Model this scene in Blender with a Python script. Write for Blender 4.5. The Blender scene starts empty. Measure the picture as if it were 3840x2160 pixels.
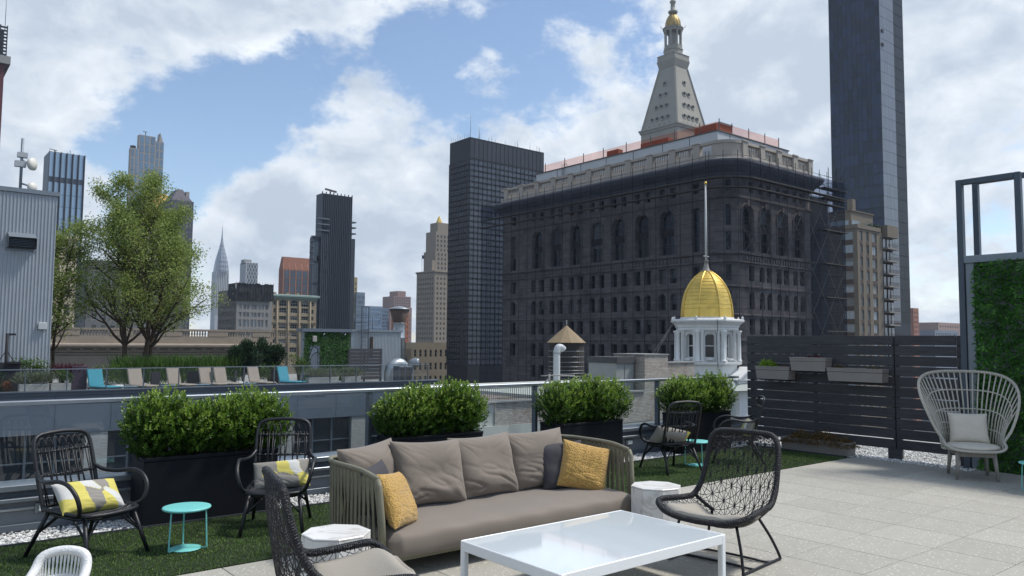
import bpy, math, random
from mathutils import Vector as V, Matrix as MX, noise as NZ

# ---------------------------------------------------------------- scene, camera, sky, sun
sc = bpy.context.scene
C = sc.collection
R = math.radians
PI = math.pi

SUN_EL, SUN_AZ = R(58), R(-28)          # azimuth measured from +x towards +y (direction towards the sun)
cam_d = bpy.data.cameras.new("camera")
cam_d.sensor_width = 36.0
cam_d.lens = 36.0 * 2922.3 / 3840.0
cam_d.clip_start = 0.05
cam_d.clip_end = 9000
cam = bpy.data.objects.new("camera", cam_d)
C.objects.link(cam)
_yaw, _pit, _rol = R(50.684), R(3.9737), R(-0.466)
_fw = V((math.cos(_yaw) * math.cos(_pit), math.sin(_yaw) * math.cos(_pit), math.sin(_pit)))
_rt = V((math.sin(_yaw), -math.cos(_yaw), 0))
_up = _rt.cross(_fw)
_r2 = _rt * math.cos(_rol) - _up * math.sin(_rol)
_u2 = _rt * math.sin(_rol) + _up * math.cos(_rol)
cam.matrix_world = MX(((_r2.x, _u2.x, -_fw.x, 0), (_r2.y, _u2.y, -_fw.y, 0), (_r2.z, _u2.z, -_fw.z, 1.70), (0, 0, 0, 1)))
sc.camera = cam

sc.view_settings.view_transform = 'Standard'
sc.view_settings.look = 'None'
sc.view_settings.exposure = 0.5
sc.view_settings.gamma = 1.0
sc.view_settings.use_curve_mapping = False
sc.cycles.use_denoising = True
sc.cycles.max_bounces = 8
sc.cycles.transparent_max_bounces = 24
sc.cycles.volume_bounces = 0
sc.cycles.caustics_reflective = False
sc.cycles.caustics_refractive = False
sc.cycles.sample_clamp_indirect = 4.0

sun_d = bpy.data.lights.new("sun", 'SUN')
sun_d.energy = 2.8
sun_d.angle = R(8)
sun_d.color = (1.0, 0.955, 0.89)
sun = bpy.data.objects.new("sun", sun_d)
C.objects.link(sun)
_sd = V((math.cos(SUN_EL) * math.cos(SUN_AZ), math.cos(SUN_EL) * math.sin(SUN_AZ), math.sin(SUN_EL)))
sun.rotation_euler = _sd.to_track_quat('Z', 'Y').to_euler()

world = bpy.data.worlds.new("World")
sc.world = world
world.use_nodes = True
wn, wl = world.node_tree.nodes, world.node_tree.links
wn.clear()


def wnode(t, **kw):
    n = wn.new(t)
    for k, v in kw.items():
        setattr(n, k, v)
    return n


def wmath(op, a, b=None, c=None, clamp=False):
    n = wn.new('ShaderNodeMath')
    n.operation = op
    n.use_clamp = clamp
    for i, x in enumerate((a, b, c)):
        if x is None:
            continue
        if hasattr(x, 'is_linked'):
            wl.new(x, n.inputs[i])
        else:
            n.inputs[i].default_value = x
    return n.outputs[0]


w_out = wnode('ShaderNodeOutputWorld')
w_bg = wnode('ShaderNodeBackground')
wl.new(w_bg.outputs[0], w_out.inputs[0])
w_sky = wnode('ShaderNodeTexSky', sky_type='NISHITA', sun_disc=False, sun_elevation=SUN_EL,
              sun_rotation=PI / 2 - SUN_AZ, air_density=1.0, dust_density=0.3, ozone_density=1.6, altitude=60)
w_co = wnode('ShaderNodeTexCoord')
w_sep = wnode('ShaderNodeSeparateXYZ')
wl.new(w_co.outputs['Generated'], w_sep.inputs[0])
dx, dy, dz = w_sep.outputs
_den = wmath('ADD', wmath('MAXIMUM', dz, 0.0), 0.16)
w_cmb = wnode('ShaderNodeCombineXYZ')
wl.new(wmath('MULTIPLY', wmath('ADD', dx, wmath('MULTIPLY', wmath('DIVIDE', dx, _den), .10)), 2.6), w_cmb.inputs[0])
wl.new(wmath('MULTIPLY', wmath('ADD', dy, wmath('MULTIPLY', wmath('DIVIDE', dy, _den), .10)), 2.6), w_cmb.inputs[1])
wl.new(wmath('MULTIPLY', dz, 4.6), w_cmb.inputs[2])


def wnoise(scale, detail, rough, vec, dist=0.0):
    n = wnode('ShaderNodeTexNoise')
    n.inputs['Scale'].default_value = scale
    n.inputs['Detail'].default_value = detail
    n.inputs['Roughness'].default_value = rough
    n.inputs['Distortion'].default_value = dist
    wl.new(vec, n.inputs['Vector'])
    return n.outputs['Fac']


n_big = wnoise(1.5, 8, 0.56, w_cmb.outputs[0], 0.25)
n_fine = wnoise(5.5, 8, 0.62, w_cmb.outputs[0], 0.1)
dens = wmath('ADD', wmath('MULTIPLY', n_big, 0.62), wmath('MULTIPLY', n_fine, 0.38))
# where the cloud banks and the blue openings stand (directions in the world, angular size as a cosine)
BANKS = [((0.211, 0.913, 0.348), 0.955, 0.14), ((0.43, 0.82, 0.378), 0.975, 0.13), ((0.452, 0.872, 0.187), 0.982, 0.15),
         ((0.632, 0.725, 0.274), 0.984, 0.10), ((0.814, 0.478, 0.33), 0.955, 0.15), ((0.908, 0.324, 0.266), 0.950, 0.13),
         ((0.321, 0.934, 0.159), 0.992, 0.07), ((0.116, 0.97, 0.213), 0.990, 0.10), ((0.80, 0.55, 0.20), 0.975, 0.08),
         ((0.444, 0.843, 0.290), 0.984, -0.115), ((0.667, 0.655, 0.355), 0.988, -0.15), ((0.262, 0.931, 0.254), 0.990, -0.16),
         ((0.207, 0.957, 0.195), 0.992, -0.10), ((0.55, 0.78, 0.32), 0.992, -0.10), ((0.918, 0.381, 0.10), 0.994, -0.05), ((0.34, 0.89, 0.275), 0.993, -0.13), ((0.40, 0.87, 0.280), 0.994, -0.13), ((0.50, 0.81, 0.30), 0.993, -0.08), ((0.30, 0.92, 0.235), 0.996, -0.10), ((0.50, 0.84, 0.20), 0.988, 0.10), ((0.40, 0.895, 0.175), 0.990, 0.07)]
for d, c0, amp in BANKS:
    dv = V(d).normalized()
    dp = wnode('ShaderNodeVectorMath', operation='DOT_PRODUCT')
    wl.new(w_co.outputs['Generated'], dp.inputs[0])
    dp.inputs[1].default_value = dv
    mr = wnode('ShaderNodeMapRange', interpolation_type='SMOOTHSTEP')
    wl.new(dp.outputs['Value'], mr.inputs[0])
    mr.inputs[1].default_value = c0
    mr.inputs[2].default_value = 1.0
    mr.inputs[3].default_value = 0.0
    mr.inputs[4].default_value = amp
    dens = wmath('ADD', dens, mr.outputs[0])
lowb = wnode('ShaderNodeMapRange', interpolation_type='SMOOTHSTEP')      # cloud thickens towards the horizon
wl.new(dz, lowb.inputs[0])
lowb.inputs[1].default_value = 0.0
lowb.inputs[2].default_value = 0.17
lowb.inputs[3].default_value = 0.10
lowb.inputs[4].default_value = 0.0
dens = wmath('ADD', dens, lowb.outputs[0])
mk = wnode('ShaderNodeMapRange', interpolation_type='SMOOTHSTEP')
wl.new(dens, mk.inputs[0])
mk.inputs[1].default_value = 0.462
mk.inputs[2].default_value = 0.585
mk.inputs[3].default_value = 0.02
mk.inputs[4].default_value = 1.0
# cloud tone: thick undersides grey, edges bright
n_sh = wnoise(3.6, 7, 0.58, w_cmb.outputs[0], 0.3)
tone = wmath('ADD', wmath('MULTIPLY', dens, 0.85), wmath('MULTIPLY', n_sh, 0.95))
cr = wnode('ShaderNodeValToRGB')
tone = wmath('MULTIPLY', tone, 0.82)
cr.color_ramp.elements[0].position = 0.62
cr.color_ramp.elements[0].color = (0.74, 0.775, 0.81, 1)
cr.color_ramp.elements[1].position = 0.97
cr.color_ramp.elements[1].color = (0.40, 0.465, 0.55, 1)
wl.new(tone, cr.inputs[0])
skm = wnode('ShaderNodeVectorMath', operation='SCALE')
wl.new(w_sky.outputs[0], skm.inputs[0])
skm.inputs['Scale'].default_value = 0.115
wmix = wnode('ShaderNodeMix', data_type='RGBA')
wl.new(mk.outputs[0], wmix.inputs[0])
wl.new(skm.outputs[0], wmix.inputs[6])
wl.new(cr.outputs[0], wmix.inputs[7])
wl.new(wmix.outputs[2], w_bg.inputs[0])
w_bg.inputs[1].default_value = 1.0

# ---------------------------------------------------------------- helpers


def hx(h):
    h = h.lstrip('#')
    o = []
    for i in (0, 2, 4):
        c = int(h[i:i + 2], 16) / 255
        o.append(c / 12.92 if c <= 0.04045 else ((c + 0.055) / 1.055) ** 2.4)
    return (*o, 1.0)


MATS = {}


def mat(name, col, rough=0.6, metal=0.0, ns=0.0, na=0.0, bump=0.0, bs=None, rnd=0.0, st=(1, 1, 1), spec=0.5, sheen=0.0, trans=0.0, detail=4, coat=0.0):
    if name in MATS:
        return MATS[name]
    m = bpy.data.materials.new(name)
    m.use_nodes = True
    nt = m.node_tree
    N, L = nt.nodes, nt.links
    b = N['Principled BSDF']
    c = hx(col) if isinstance(col, str) else (*col, 1.0)
    b.inputs['Base Color'].default_value = c
    b.inputs['Roughness'].default_value = rough
    b.inputs['Metallic'].default_value = metal
    b.inputs['Specular IOR Level'].default_value = spec
    b.inputs['Sheen Weight'].default_value = sheen
    b.inputs['Coat Weight'].default_value = coat
    if ns or rnd:
        tc = N.new('ShaderNodeTexCoord')
        mp = N.new('ShaderNodeMapping')
        mp.inputs['Scale'].default_value = st
        L.new(tc.outputs['Object'], mp.inputs[0])
        val = None
        if na:
            no = N.new('ShaderNodeTexNoise')
            no.inputs['Scale'].default_value = ns
            no.inputs['Detail'].default_value = detail
            no.inputs['Roughness'].default_value = 0.65
            L.new(mp.outputs[0], no.inputs['Vector'])
            mr = N.new('ShaderNodeMapRange')
            mr.inputs[1].default_value = 0.28
            mr.inputs[2].default_value = 0.72
            mr.inputs[3].default_value = 1 - na
            mr.inputs[4].default_value = 1 + na
            L.new(no.outputs['Fac'], mr.inputs[0])
            val = mr.outputs[0]
        if rnd:
            oi = N.new('ShaderNodeObjectInfo')
            m2 = N.new('ShaderNodeMapRange')
            m2.inputs[3].default_value = 1 - rnd
            m2.inputs[4].default_value = 1 + rnd
            L.new(oi.outputs['Random'], m2.inputs[0])
            if val is None:
                val = m2.outputs[0]
            else:
                mm = N.new('ShaderNodeMath')
                mm.operation = 'MULTIPLY'
                L.new(val, mm.inputs[0])
                L.new(m2.outputs[0], mm.inputs[1])
                val = mm.outputs[0]
        if val is not None:
            hs = N.new('ShaderNodeHueSaturation')
            hs.inputs['Color'].default_value = c
            L.new(val, hs.inputs['Value'])
            L.new(hs.outputs[0], b.inputs['Base Color'])
        if bump:
            nb = N.new('ShaderNodeTexNoise')
            nb.inputs['Scale'].default_value = bs or ns * 3
            nb.inputs['Detail'].default_value = 3
            L.new(mp.outputs[0], nb.inputs['Vector'])
            bp = N.new('ShaderNodeBump')
            bp.inputs['Strength'].default_value = bump
            bp.inputs['Distance'].default_value = 0.02
            L.new(nb.outputs['Fac'], bp.inputs['Height'])
            L.new(bp.outputs[0], b.inputs['Normal'])
    MATS[name] = m
    return m


def leafmat(name, c1, c2, c3=None, rough=0.45, transl=0.25):
    """foliage: colour varies leaf by leaf through a vertex colour that holds a tint value"""
    m = bpy.data.materials.new(name)
    m.use_nodes = True
    N, L = m.node_tree.nodes, m.node_tree.links
    b = N['Principled BSDF']
    at = N.new('ShaderNodeAttribute')
    at.attribute_name = 'tint'
    cr_ = N.new('ShaderNodeValToRGB')
    cr_.color_ramp.elements[0].color = hx(c1)
    cr_.color_ramp.elements[1].color = hx(c3 or c2)
    if c3:
        e = cr_.color_ramp.elements.new(0.6)
        e.color = hx(c2)
    L.new(at.outputs['Fac'], cr_.inputs[0])
    L.new(cr_.outputs[0], b.inputs['Base Color'])
    b.inputs['Roughness'].default_value = rough
    b.inputs['Specular IOR Level'].default_value = 0.4
    tr = N.new('ShaderNodeBsdfTranslucent')
    L.new(cr_.outputs[0], tr.inputs[0])
    mx = N.new('ShaderNodeMixShader')
    mx.inputs[0].default_value = transl
    L.new(b.outputs[0], mx.inputs[1])
    L.new(tr.outputs[0], mx.inputs[2])
    L.new(mx.outputs[0], N['Material Output'].inputs[0])
    return m


def glassmat(name, tint, refl=1.0, rough=0.02, ior=1.5, veil=0.0, veilcol=(0.3, 0.35, 0.4)):
    """clear sheet glass: transparent with fresnel reflection and an optional film of dirt"""
    m = bpy.data.materials.new(name)
    m.use_nodes = True
    N, L = m.node_tree.nodes, m.node_tree.links
    N.remove(N['Principled BSDF'])
    t = N.new('ShaderNodeBsdfTransparent')
    t.inputs[0].default_value = (*tint, 1)
    g = N.new('ShaderNodeBsdfGlossy')
    g.inputs['Roughness'].default_value = rough
    fr = N.new('ShaderNodeFresnel')
    fr.inputs[0].default_value = ior
    ml = N.new('ShaderNodeMath')
    ml.operation = 'MULTIPLY'
    ml.use_clamp = True
    ml.inputs[1].default_value = refl
    gm = N.new('ShaderNodeNewGeometry')          # the sheet reflects from its outer faces only
    sb_ = N.new('ShaderNodeMath')
    sb_.operation = 'SUBTRACT'
    sb_.inputs[0].default_value = 1.0
    L.new(gm.outputs['Backfacing'], sb_.inputs[1])
    m0 = N.new('ShaderNodeMath')
    m0.operation = 'MULTIPLY'
    L.new(fr.outputs[0], m0.inputs[0])
    L.new(sb_.outputs[0], m0.inputs[1])
    L.new(m0.outputs[0], ml.inputs[0])
    mx = N.new('ShaderNodeMixShader')
    L.new(ml.outputs[0], mx.inputs[0])
    L.new(t.outputs[0], mx.inputs[1])
    L.new(g.outputs[0], mx.inputs[2])
    last = mx
    if veil:
        d = N.new('ShaderNodeBsdfDiffuse')
        d.inputs[0].default_value = (*veilcol, 1)
        m2 = N.new('ShaderNodeMixShader')
        m2.inputs[0].default_value = veil
        L.new(mx.outputs[0], m2.inputs[1])
        L.new(d.outputs[0], m2.inputs[2])
        last = m2
    L.new(last.outputs[0], N['Material Output'].inputs[0])
    return m


ORG = {}


class MB:
    def __init__(s):
        s.v, s.f, s.mi, s.sm, s.tint = [], [], [], [], []

    def add(s, vs, fs, mi=0, smooth=False):
        o = len(s.v)
        s.v += [tuple(p) for p in vs]
        for f in fs:
            s.f.append([o + i for i in f])
            s.mi.append(mi)
            s.sm.append(smooth)
        return s

    def quad(s, a, b, c, d, mi=0):
        return s.add((a, b, c, d), ((0, 1, 2, 3),), mi)

    def box(s, x0, x1, y0, y1, z0, z1, mi=0):
        v = [(x, y, z) for z in (z0, z1) for y in (y0, y1) for x in (x0, x1)]
        return s.add(v, ((0, 2, 3, 1), (4, 5, 7, 6), (0, 1, 5, 4), (2, 6, 7, 3), (0, 4, 6, 2), (1, 3, 7, 5)), mi)

    def cbox(s, x0, x1, y0, y1, z0, z1, c=0.01, mi=0):
        """box with chamfered edges"""
        xs, ys, zs = (x0, x1), (y0, y1), (z0, z1)
        v, idx = [], {}
        for i in (0, 1):
            for j in (0, 1):
                for k in (0, 1):
                    a, b, d = (1 - 2 * i) * c, (1 - 2 * j) * c, (1 - 2 * k) * c
                    for ax in range(3):
                        p = [xs[i] + a, ys[j] + b, zs[k] + d]
                        p[ax] = (xs[i], ys[j], zs[k])[ax]
                        idx[i, j, k, ax] = len(v)
                        v.append(p)
        f = []
        cen = V(((x0 + x1) / 2, (y0 + y1) / 2, (z0 + z1) / 2))

        def fc(ids):
            p = [V(v[q]) for q in ids]
            n = (p[1] - p[0]).cross(p[2] - p[0])
            mid = sum(p, V()) / len(p)
            f.append(ids if n.dot(mid - cen) > 0 else ids[::-1])
        for ax in range(3):
            for side in (0, 1):
                q = []
                for a, b in ((0, 0), (1, 0), (1, 1), (0, 1)):
                    t = [a, b]
                    t.insert(ax, side)
                    q.append(idx[t[0], t[1], t[2], ax])
                fc(q)
            for a in (0, 1):
                for b in (0, 1):
                    e0, e1 = [a, b], [a, b]
                    e0.insert(ax, 0)
                    e1.insert(ax, 1)
                    o1, o2 = [k for k in range(3) if k != ax]
                    fc([idx[(*e0, o1)], idx[(*e1, o1)], idx[(*e1, o2)], idx[(*e0, o2)]])
        for i in (0, 1):
            for j in (0, 1):
                for k in (0, 1):
                    fc([idx[i, j, k, 0], idx[i, j, k, 1], idx[i, j, k, 2]])
        return s.add(v, f, mi)

    def bar(s, a, b, w, h, mi=0, up=(0, 0, 1)):
        """square bar from a to b"""
        a, b = V(a), V(b)
        d = (b - a).normalized()
        u = V(up)
        if abs(d.dot(u)) > 0.98:
            u = V((1, 0, 0))
        sd = d.cross(u).normalized() * w / 2
        u = sd.cross(d).normalized() * h / 2
        v = []
        for p in (a, b):
            v += [p - sd - u, p + sd - u, p + sd + u, p - sd + u]
        return s.add(v, ((0, 1, 2, 3), (7, 6, 5, 4), (0, 4, 5, 1), (1, 5, 6, 2), (2, 6, 7, 3), (3, 7, 4, 0)), mi)

    def tube(s, pts, r, n=6, closed=False, mi=0, caps=True, flat=1.0):
        pts = [V(p) for p in pts]
        m = len(pts)
        rr = r if isinstance(r, (list, tuple)) else [r] * m
        v, prev = [], None
        for i, p in enumerate(pts):
            if closed:
                t = pts[(i + 1) % m] - pts[i - 1]
            else:
                t = pts[min(i + 1, m - 1)] - pts[max(i - 1, 0)]
            t.normalize()
            if prev is None:
                u = V((0, 0, 1)) if abs(t.z) < 0.9 else V((1, 0, 0))
            else:
                u = prev
            u = (u - t * u.dot(t))
            if u.length < 1e-6:
                u = V((1, 0, 0)) - t * t.x
            u.normalize()
            prev = u
            w = t.cross(u)
            for k in range(n):
                a = 2 * PI * k / n
                v.append(p + (u * math.cos(a) * flat + w * math.sin(a)) * rr[i])
        f = []
        for i in range(m if closed else m - 1):
            j = (i + 1) % m
            for k in range(n):
                l = (k + 1) % n
                f.append((i * n + k, i * n + l, j * n + l, j * n + k))
        if caps and not closed:
            f.append(tuple(range(n - 1, -1, -1)))
            f.append(tuple((m - 1) * n + k for k in range(n)))
        return s.add(v, f, mi, True)

    def lathe(s, prof, c=(0, 0, 0), n=24, mi=0, smooth=True, rot=0.0, caps=True):
        """prof: (radius, z) from bottom to top"""
        v, f = [], []
        for r, z in prof:
            for k in range(n):
                a = rot + 2 * PI * k / n
                v.append((c[0] + r * math.cos(a), c[1] + r * math.sin(a), c[2] + z))
        for i in range(len(prof) - 1):
            for k in range(n):
                l = (k + 1) % n
                f.append((i * n + k, i * n + l, (i + 1) * n + l, (i + 1) * n + k))
        if caps:
            f.append(tuple(range(n - 1, -1, -1)))
            f.append(tuple((len(prof) - 1) * n + k for k in range(n)))
        return s.add(v, f, mi, smooth)

    def prism(s, poly, z0, z1, mi=0):
        n = len(poly)
        v = [(x, y, z0) for x, y in poly] + [(x, y, z1) for x, y in poly]
        f = [tuple(range(n - 1, -1, -1)), tuple(range(n, 2 * n))]
        f += [(i, (i + 1) % n, n + (i + 1) % n, n + i) for i in range(n)]
        return s.add(v, f, mi)

    def grid(s, fn, nu, nv, mi=0, smooth=True, closeu=False):
        v = [fn(i / (nu if closeu else nu - 1), j / (nv - 1)) for j in range(nv) for i in range(nu)]
        f = []
        for j in range(nv - 1):
            for i in range(nu if closeu else nu - 1):
                k = (i + 1) % nu
                f.append((j * nu + i, j * nu + k, (j + 1) * nu + k, (j + 1) * nu + i))
        return s.add(v, f, mi, smooth)

    def leaf(s, p, d, n, l, w, tint, mi=0):
        """one leaf: two triangles folded along the middle"""
        d = d.normalized()
        sd = d.cross(n)
        if sd.length < 1e-5:
            sd = V((1, 0, 0))
        sd = sd.normalized() * w / 2
        o = len(s.v)
        mid = p + d * l * 0.5
        s.v += [tuple(p), tuple(mid + sd), tuple(p + d * l), tuple(mid - sd)]
        s.f.append([o, o + 1, o + 2, o + 3])
        s.mi.append(mi)
        s.sm.append(False)
        s.tint += [tint] * 4
        return s

    def mesh(s, name, mats):
        me = bpy.data.meshes.new(name)
        me.from_pydata(s.v, [], s.f)
        if not isinstance(mats, (list, tuple)):
            mats = [mats]
        for m in mats:
            me.materials.append(m)
        if len(mats) > 1:
            me.polygons.foreach_set('material_index', s.mi)
        if any(s.sm):
            me.polygons.foreach_set('use_smooth', s.sm)
        if s.tint:
            a = me.attributes.new('tint', 'FLOAT', 'POINT')
            a.data.foreach_set('value', s.tint + [0.5] * (len(s.v) - len(s.tint)))
        me.update()
        return me

    def build(s, name, mats, parent=None, kind=None, loc=None):
        """link as ONE mesh object; vertices of world-placed things are given in world metres"""
        o = ORG.get(parent.name) if parent else None
        if o is not None:
            s.v = [(a - o.x, b - o.y, c - o.z) for a, b, c in s.v]
        ob = bpy.data.objects.new(name, s.mesh(name, mats))
        C.objects.link(ob)
        if parent:
            ob.parent = parent
            if o is not None:
                ORG[ob.name] = o
        if kind:
            ob['kind'] = kind
        if loc:
            ob.location = loc
        return ob


def tag(o, label=None, cat=None, group=None, kind=None):
    for k, v in (('label', label), ('category', cat), ('group', group), ('kind', kind)):
        if v:
            o[k] = v
    return o


def thing(name, label, cat, loc=(0, 0, 0), rz=0.0, group=None, world=False):  # coordinates of most things were worked out beforehand from image pixels
    """Empty at the base of a thing; world=True: its parts are given in world metres"""
    o = bpy.data.objects.new(name, None)
    o.empty_display_size = 0.1
    C.objects.link(o)
    o.location = loc
    o.rotation_euler = (0, 0, rz)
    tag(o, label, cat, group)
    if world:
        ORG[o.name] = V(loc)
    return o


def inst(name, me, parent, loc=(0, 0, 0), rz=0.0, scale=None, rot=None):
    """one more object on shared mesh data"""
    o = bpy.data.objects.new(name, me)
    C.objects.link(o)
    o.parent = parent
    g = ORG.get(parent.name)
    o.location = V(loc) - g if g is not None else loc
    o.rotation_euler = rot if rot else (0, 0, rz)
    if scale:
        o.scale = scale
    if g is not None:
        ORG[o.name] = g
    return o


def kids(o):
    return [c for c in bpy.data.objects if c.parent == o]


def copy_tree(o, parent=None):
    c = o.copy()
    C.objects.link(c)
    c.parent = parent
    for ch in list(o.children):
        copy_tree(ch, c)
    return c


def place(o, loc, rz, label=None, group=None):
    o.location = loc
    o.rotation_euler = (0, 0, rz)
    if label:
        o['label'] = label
    if group:
        o['group'] = group
    return o


def catmull(pts, k=6, closed=False):
    pts = [V(p) for p in pts]
    n = len(pts)
    out = []
    rng_ = range(n if closed else n - 1)
    for i in rng_:
        if closed:
            p0, p1, p2, p3 = (pts[(i + j) % n] for j in (-1, 0, 1, 2))
        else:
            p0, p1, p2, p3 = pts[max(i - 1, 0)], pts[i], pts[i + 1], pts[min(i + 2, n - 1)]
        for j in range(k):
            t = j / k
            out.append(0.5 * ((2 * p1) + (p2 - p0) * t + (2 * p0 - 5 * p1 + 4 * p2 - p3) * t * t + (3 * p1 - p0 - 3 * p2 + p3) * t ** 3))
    if not closed:
        out.append(pts[-1])
    return out


def text_mesh(name, body, size, mat_, parent=None, loc=(0, 0, 0), rot=(0, 0, 0), extrude=0.0005):
    cu = bpy.data.curves.new(name, 'FONT')
    cu.body = body
    cu.size = size
    cu.extrude = extrude
    cu.resolution_u = 3
    tmp = bpy.data.objects.new(name + '_tmp', cu)
    C.objects.link(tmp)
    bpy.context.view_layer.update()
    me = bpy.data.meshes.new_from_object(tmp.evaluated_get(bpy.context.evaluated_depsgraph_get()))
    bpy.data.objects.remove(tmp)
    me.materials.clear()
    me.materials.append(mat_)
    o = bpy.data.objects.new(name, me)
    C.objects.link(o)
    o.location = loc
    o.rotation_euler = rot
    if parent:
        o.parent = parent
    return o

# ---------------------------------------------------------------- materials used often
m_paver = mat('paver', '#a09d93', 0.75, ns=9, na=0.07, bump=0.08, bs=160, rnd=0.07)
_n = m_paver.node_tree.nodes
_l = m_paver.node_tree.links
_vo = _n.new('ShaderNodeTexVoronoi')       # pale stone chips in the paver
_vo.inputs['Scale'].default_value = 26
_tc = [q for q in _n if q.type == 'TEX_COORD'][0]
_l.new(_tc.outputs['Object'], _vo.inputs['Vector'])
_mr = _n.new('ShaderNodeMapRange')
_mr.inputs[1].default_value = 0.13
_mr.inputs[2].default_value = 0.24
_mr.inputs[3].default_value = 0.8
_mr.inputs[4].default_value = 0.0
_l.new(_vo.outputs['Distance'], _mr.inputs[0])
_mx = _n.new('ShaderNodeMix')
_mx.data_type = 'RGBA'
_hs = [q for q in _n if q.type == 'HUE_SAT'][0]
_l.new(_mr.outputs[0], _mx.inputs[0])
_l.new(_hs.outputs[0], _mx.inputs[6])
_mx.inputs[7].default_value = hx('#d2d0c8')
_l.new(_mx.outputs[2], _n['Principled BSDF'].inputs['Base Color'])

m_conc = mat('concrete', '#8f8f8c', 0.85, ns=3, na=0.15, bump=0.1)
m_conc_d = mat('dark_slab', '#4a4a48', 0.95, ns=3, na=0.1)  # dark concrete of the slab under the pavers
m_alu = mat('anodised_aluminium', '#868d94', 0.38, 0.75, ns=8, na=0.06)
m_alu_d = mat('grey_painted_metal', '#5a636c', 0.45, 0.3, ns=6, na=0.08)
m_curb = mat('parapet_panel', '#767b80', 0.55, 0.2, ns=2, na=0.1)
m_white = mat('white_powdercoat', '#e4e6e6', 0.35, ns=6, na=0.02)
m_black = mat('black_lacquered_rattan', '#15171b', 0.42, ns=60, na=0.25, bump=0.15, bs=200)
m_planter = mat('charcoal_fibreglass', '#0b0f16', 0.6, ns=5, na=0.15, spec=0.25)
m_teal = mat('turquoise_powdercoat', '#76c6c0', 0.42, ns=8, na=0.04)
m_glass = glassmat('railing_glass', (0.93, 0.96, 0.97), 1.9, 0.012, veil=0.015, veilcol=(0.35, 0.42, 0.48))
m_wood = mat('charcoal_stained_wood', '#38383b', 0.62, ns=3.2, na=0.35, bump=0.35, bs=14, rnd=0.14, st=(9, 1.0, 9), detail=6)
m_pebble = leafmat('white_pebble', '#8d8f90', '#c9cac8', '#efefec', 0.7, 0.0)
m_turf = leafmat('turf_blade', '#324c15', '#4a6a23', '#698a3a', 0.6, 0.2)
m_turfbase = mat('turf_backing', '#1b280c', 0.95, ns=25, na=0.35)

# ---------------------------------------------------------------- the city ground and our building
ground = tag(MB().quad((-6000, -6000, -56), (6000, -6000, -56), (6000, 6000, -56), (-6000, 6000, -56)).build(
    'ground', mat('asphalt', '#3c3d40', 0.9, ns=0.05, na=0.2)), kind='structure')

deck = MB().box(-3.2, 16, -3.0, 8.40, -56, -0.055).build('terrace_floor', [m_conc_d])
tag(deck, kind='structure')
T = 0.6115
tile_me = MB().cbox(-T / 2 + .0028, T / 2 - .0028, -T / 2 + .0028, T / 2 - .0028, -0.045, 0.0, 0.003).mesh('paver', m_paver)
for i in range(-13, 10):
    for j in range(0, 12):
        x, y = 5.778 + (i + .5) * T, 5.974 - (j + .5) * T
        if x > 11.6:
            continue
        o = inst('paver', tile_me, deck, (x, y, 0))
        o.rotation_euler = (0, 0, random.Random(i * 31 + j).choice((0, PI / 2, PI, -PI / 2)))

# turf strip
turf = MB().box(-3.0, 11.42, 5.985, 7.60, -0.05, 0.004).build('turf', m_turfbase)
tag(turf, kind='structure')
rg = random.Random(5)
b = MB()
for k in range(95000):
    x, y = rg.uniform(-0.5, 11.40), rg.uniform(5.975, 7.61)
    if x < 5 and rg.random() < 0.0:
        continue
    a = rg.uniform(0, 2 * PI)
    h = rg.uniform(0.010, 0.022)
    ln = rg.uniform(0.0, 0.012)
    w = rg.uniform(0.003, 0.0055)
    ca, sa = math.cos(a), math.sin(a)
    o = len(b.v)
    b.v += [(x - sa * w, y + ca * w, 0.002), (x + sa * w, y - ca * w, 0.002), (x + ca * ln, y + sa * ln, h)]
    b.f.append((o, o + 1, o + 2))
    b.mi.append(0)
    b.sm.append(False)
    t = min(1, max(0, 0.5 + 0.28 * math.sin(x * 1.7 + math.sin(y * 2.1)) * math.sin(y * 3.3 + x * .6) + rg.gauss(0, 0.25)))
    b.tint += [t] * 3
grass = b.build('grass', m_turf)
tag(grass, 'short dark green artificial grass strip along the glass railing', 'grass', kind='stuff')

edging = MB().box(11.425, 11.445, 5.98, 7.62, -0.05, 0.03).box(-3, 11.445, 7.605, 7.622, -0.05, 0.02).build(
    'edging_strip', mat('edging', '#3b3e42', 0.5))
tag(edging, kind='structure')

# gravel
gbed = MB().box(-3.0, 11.9, 7.625, 8.11, -0.05, -0.012).box(11.62, 15.9, -2.9, 7.6, -0.05, -0.0125).box(11.9, 15.9, 7.625, 8.1, -0.05, -0.0115).build(
    'gravel_bed', mat('gravel_fines', '#9b9b99', 0.95, ns=30, na=0.3))
tag(gbed, kind='structure')
b = MB()
OCT = [(1, 0, 0), (-1, 0, 0), (0, 1, 0), (0, -1, 0), (0, 0, 1), (0, 0, -1)]
OF = [(0, 2, 4), (2, 1, 4), (1, 3, 4), (3, 0, 4), (2, 0, 5), (1, 2, 5), (3, 1, 5), (0, 3, 5)]
rg = random.Random(8)


def pebble(x, y, z, r):
    a = rg.uniform(0, PI)
    ca, sa = math.cos(a), math.sin(a)
    ex, ey, ez = r * rg.uniform(.8, 1.5), r * rg.uniform(.6, 1.0), r * rg.uniform(.45, .8)
    o = len(b.v)
    tx, ty = rg.uniform(-.35, .35), rg.uniform(-.35, .35)
    for p in OCT:
        px, py, pz = p[0] * ex * rg.uniform(.8, 1.2), p[1] * ey * rg.uniform(.8, 1.2), p[2] * ez
        pz += tx * px + ty * py
        b.v.append((x + ca * px - sa * py, y + sa * px + ca * py, z + pz))
    for f in OF:
        b.f.append([o + q for q in f])
        b.mi.append(0)
        b.sm.append(False)
    b.tint += [min(1, max(0, rg.gauss(.62, .22)))] * 6


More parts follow.
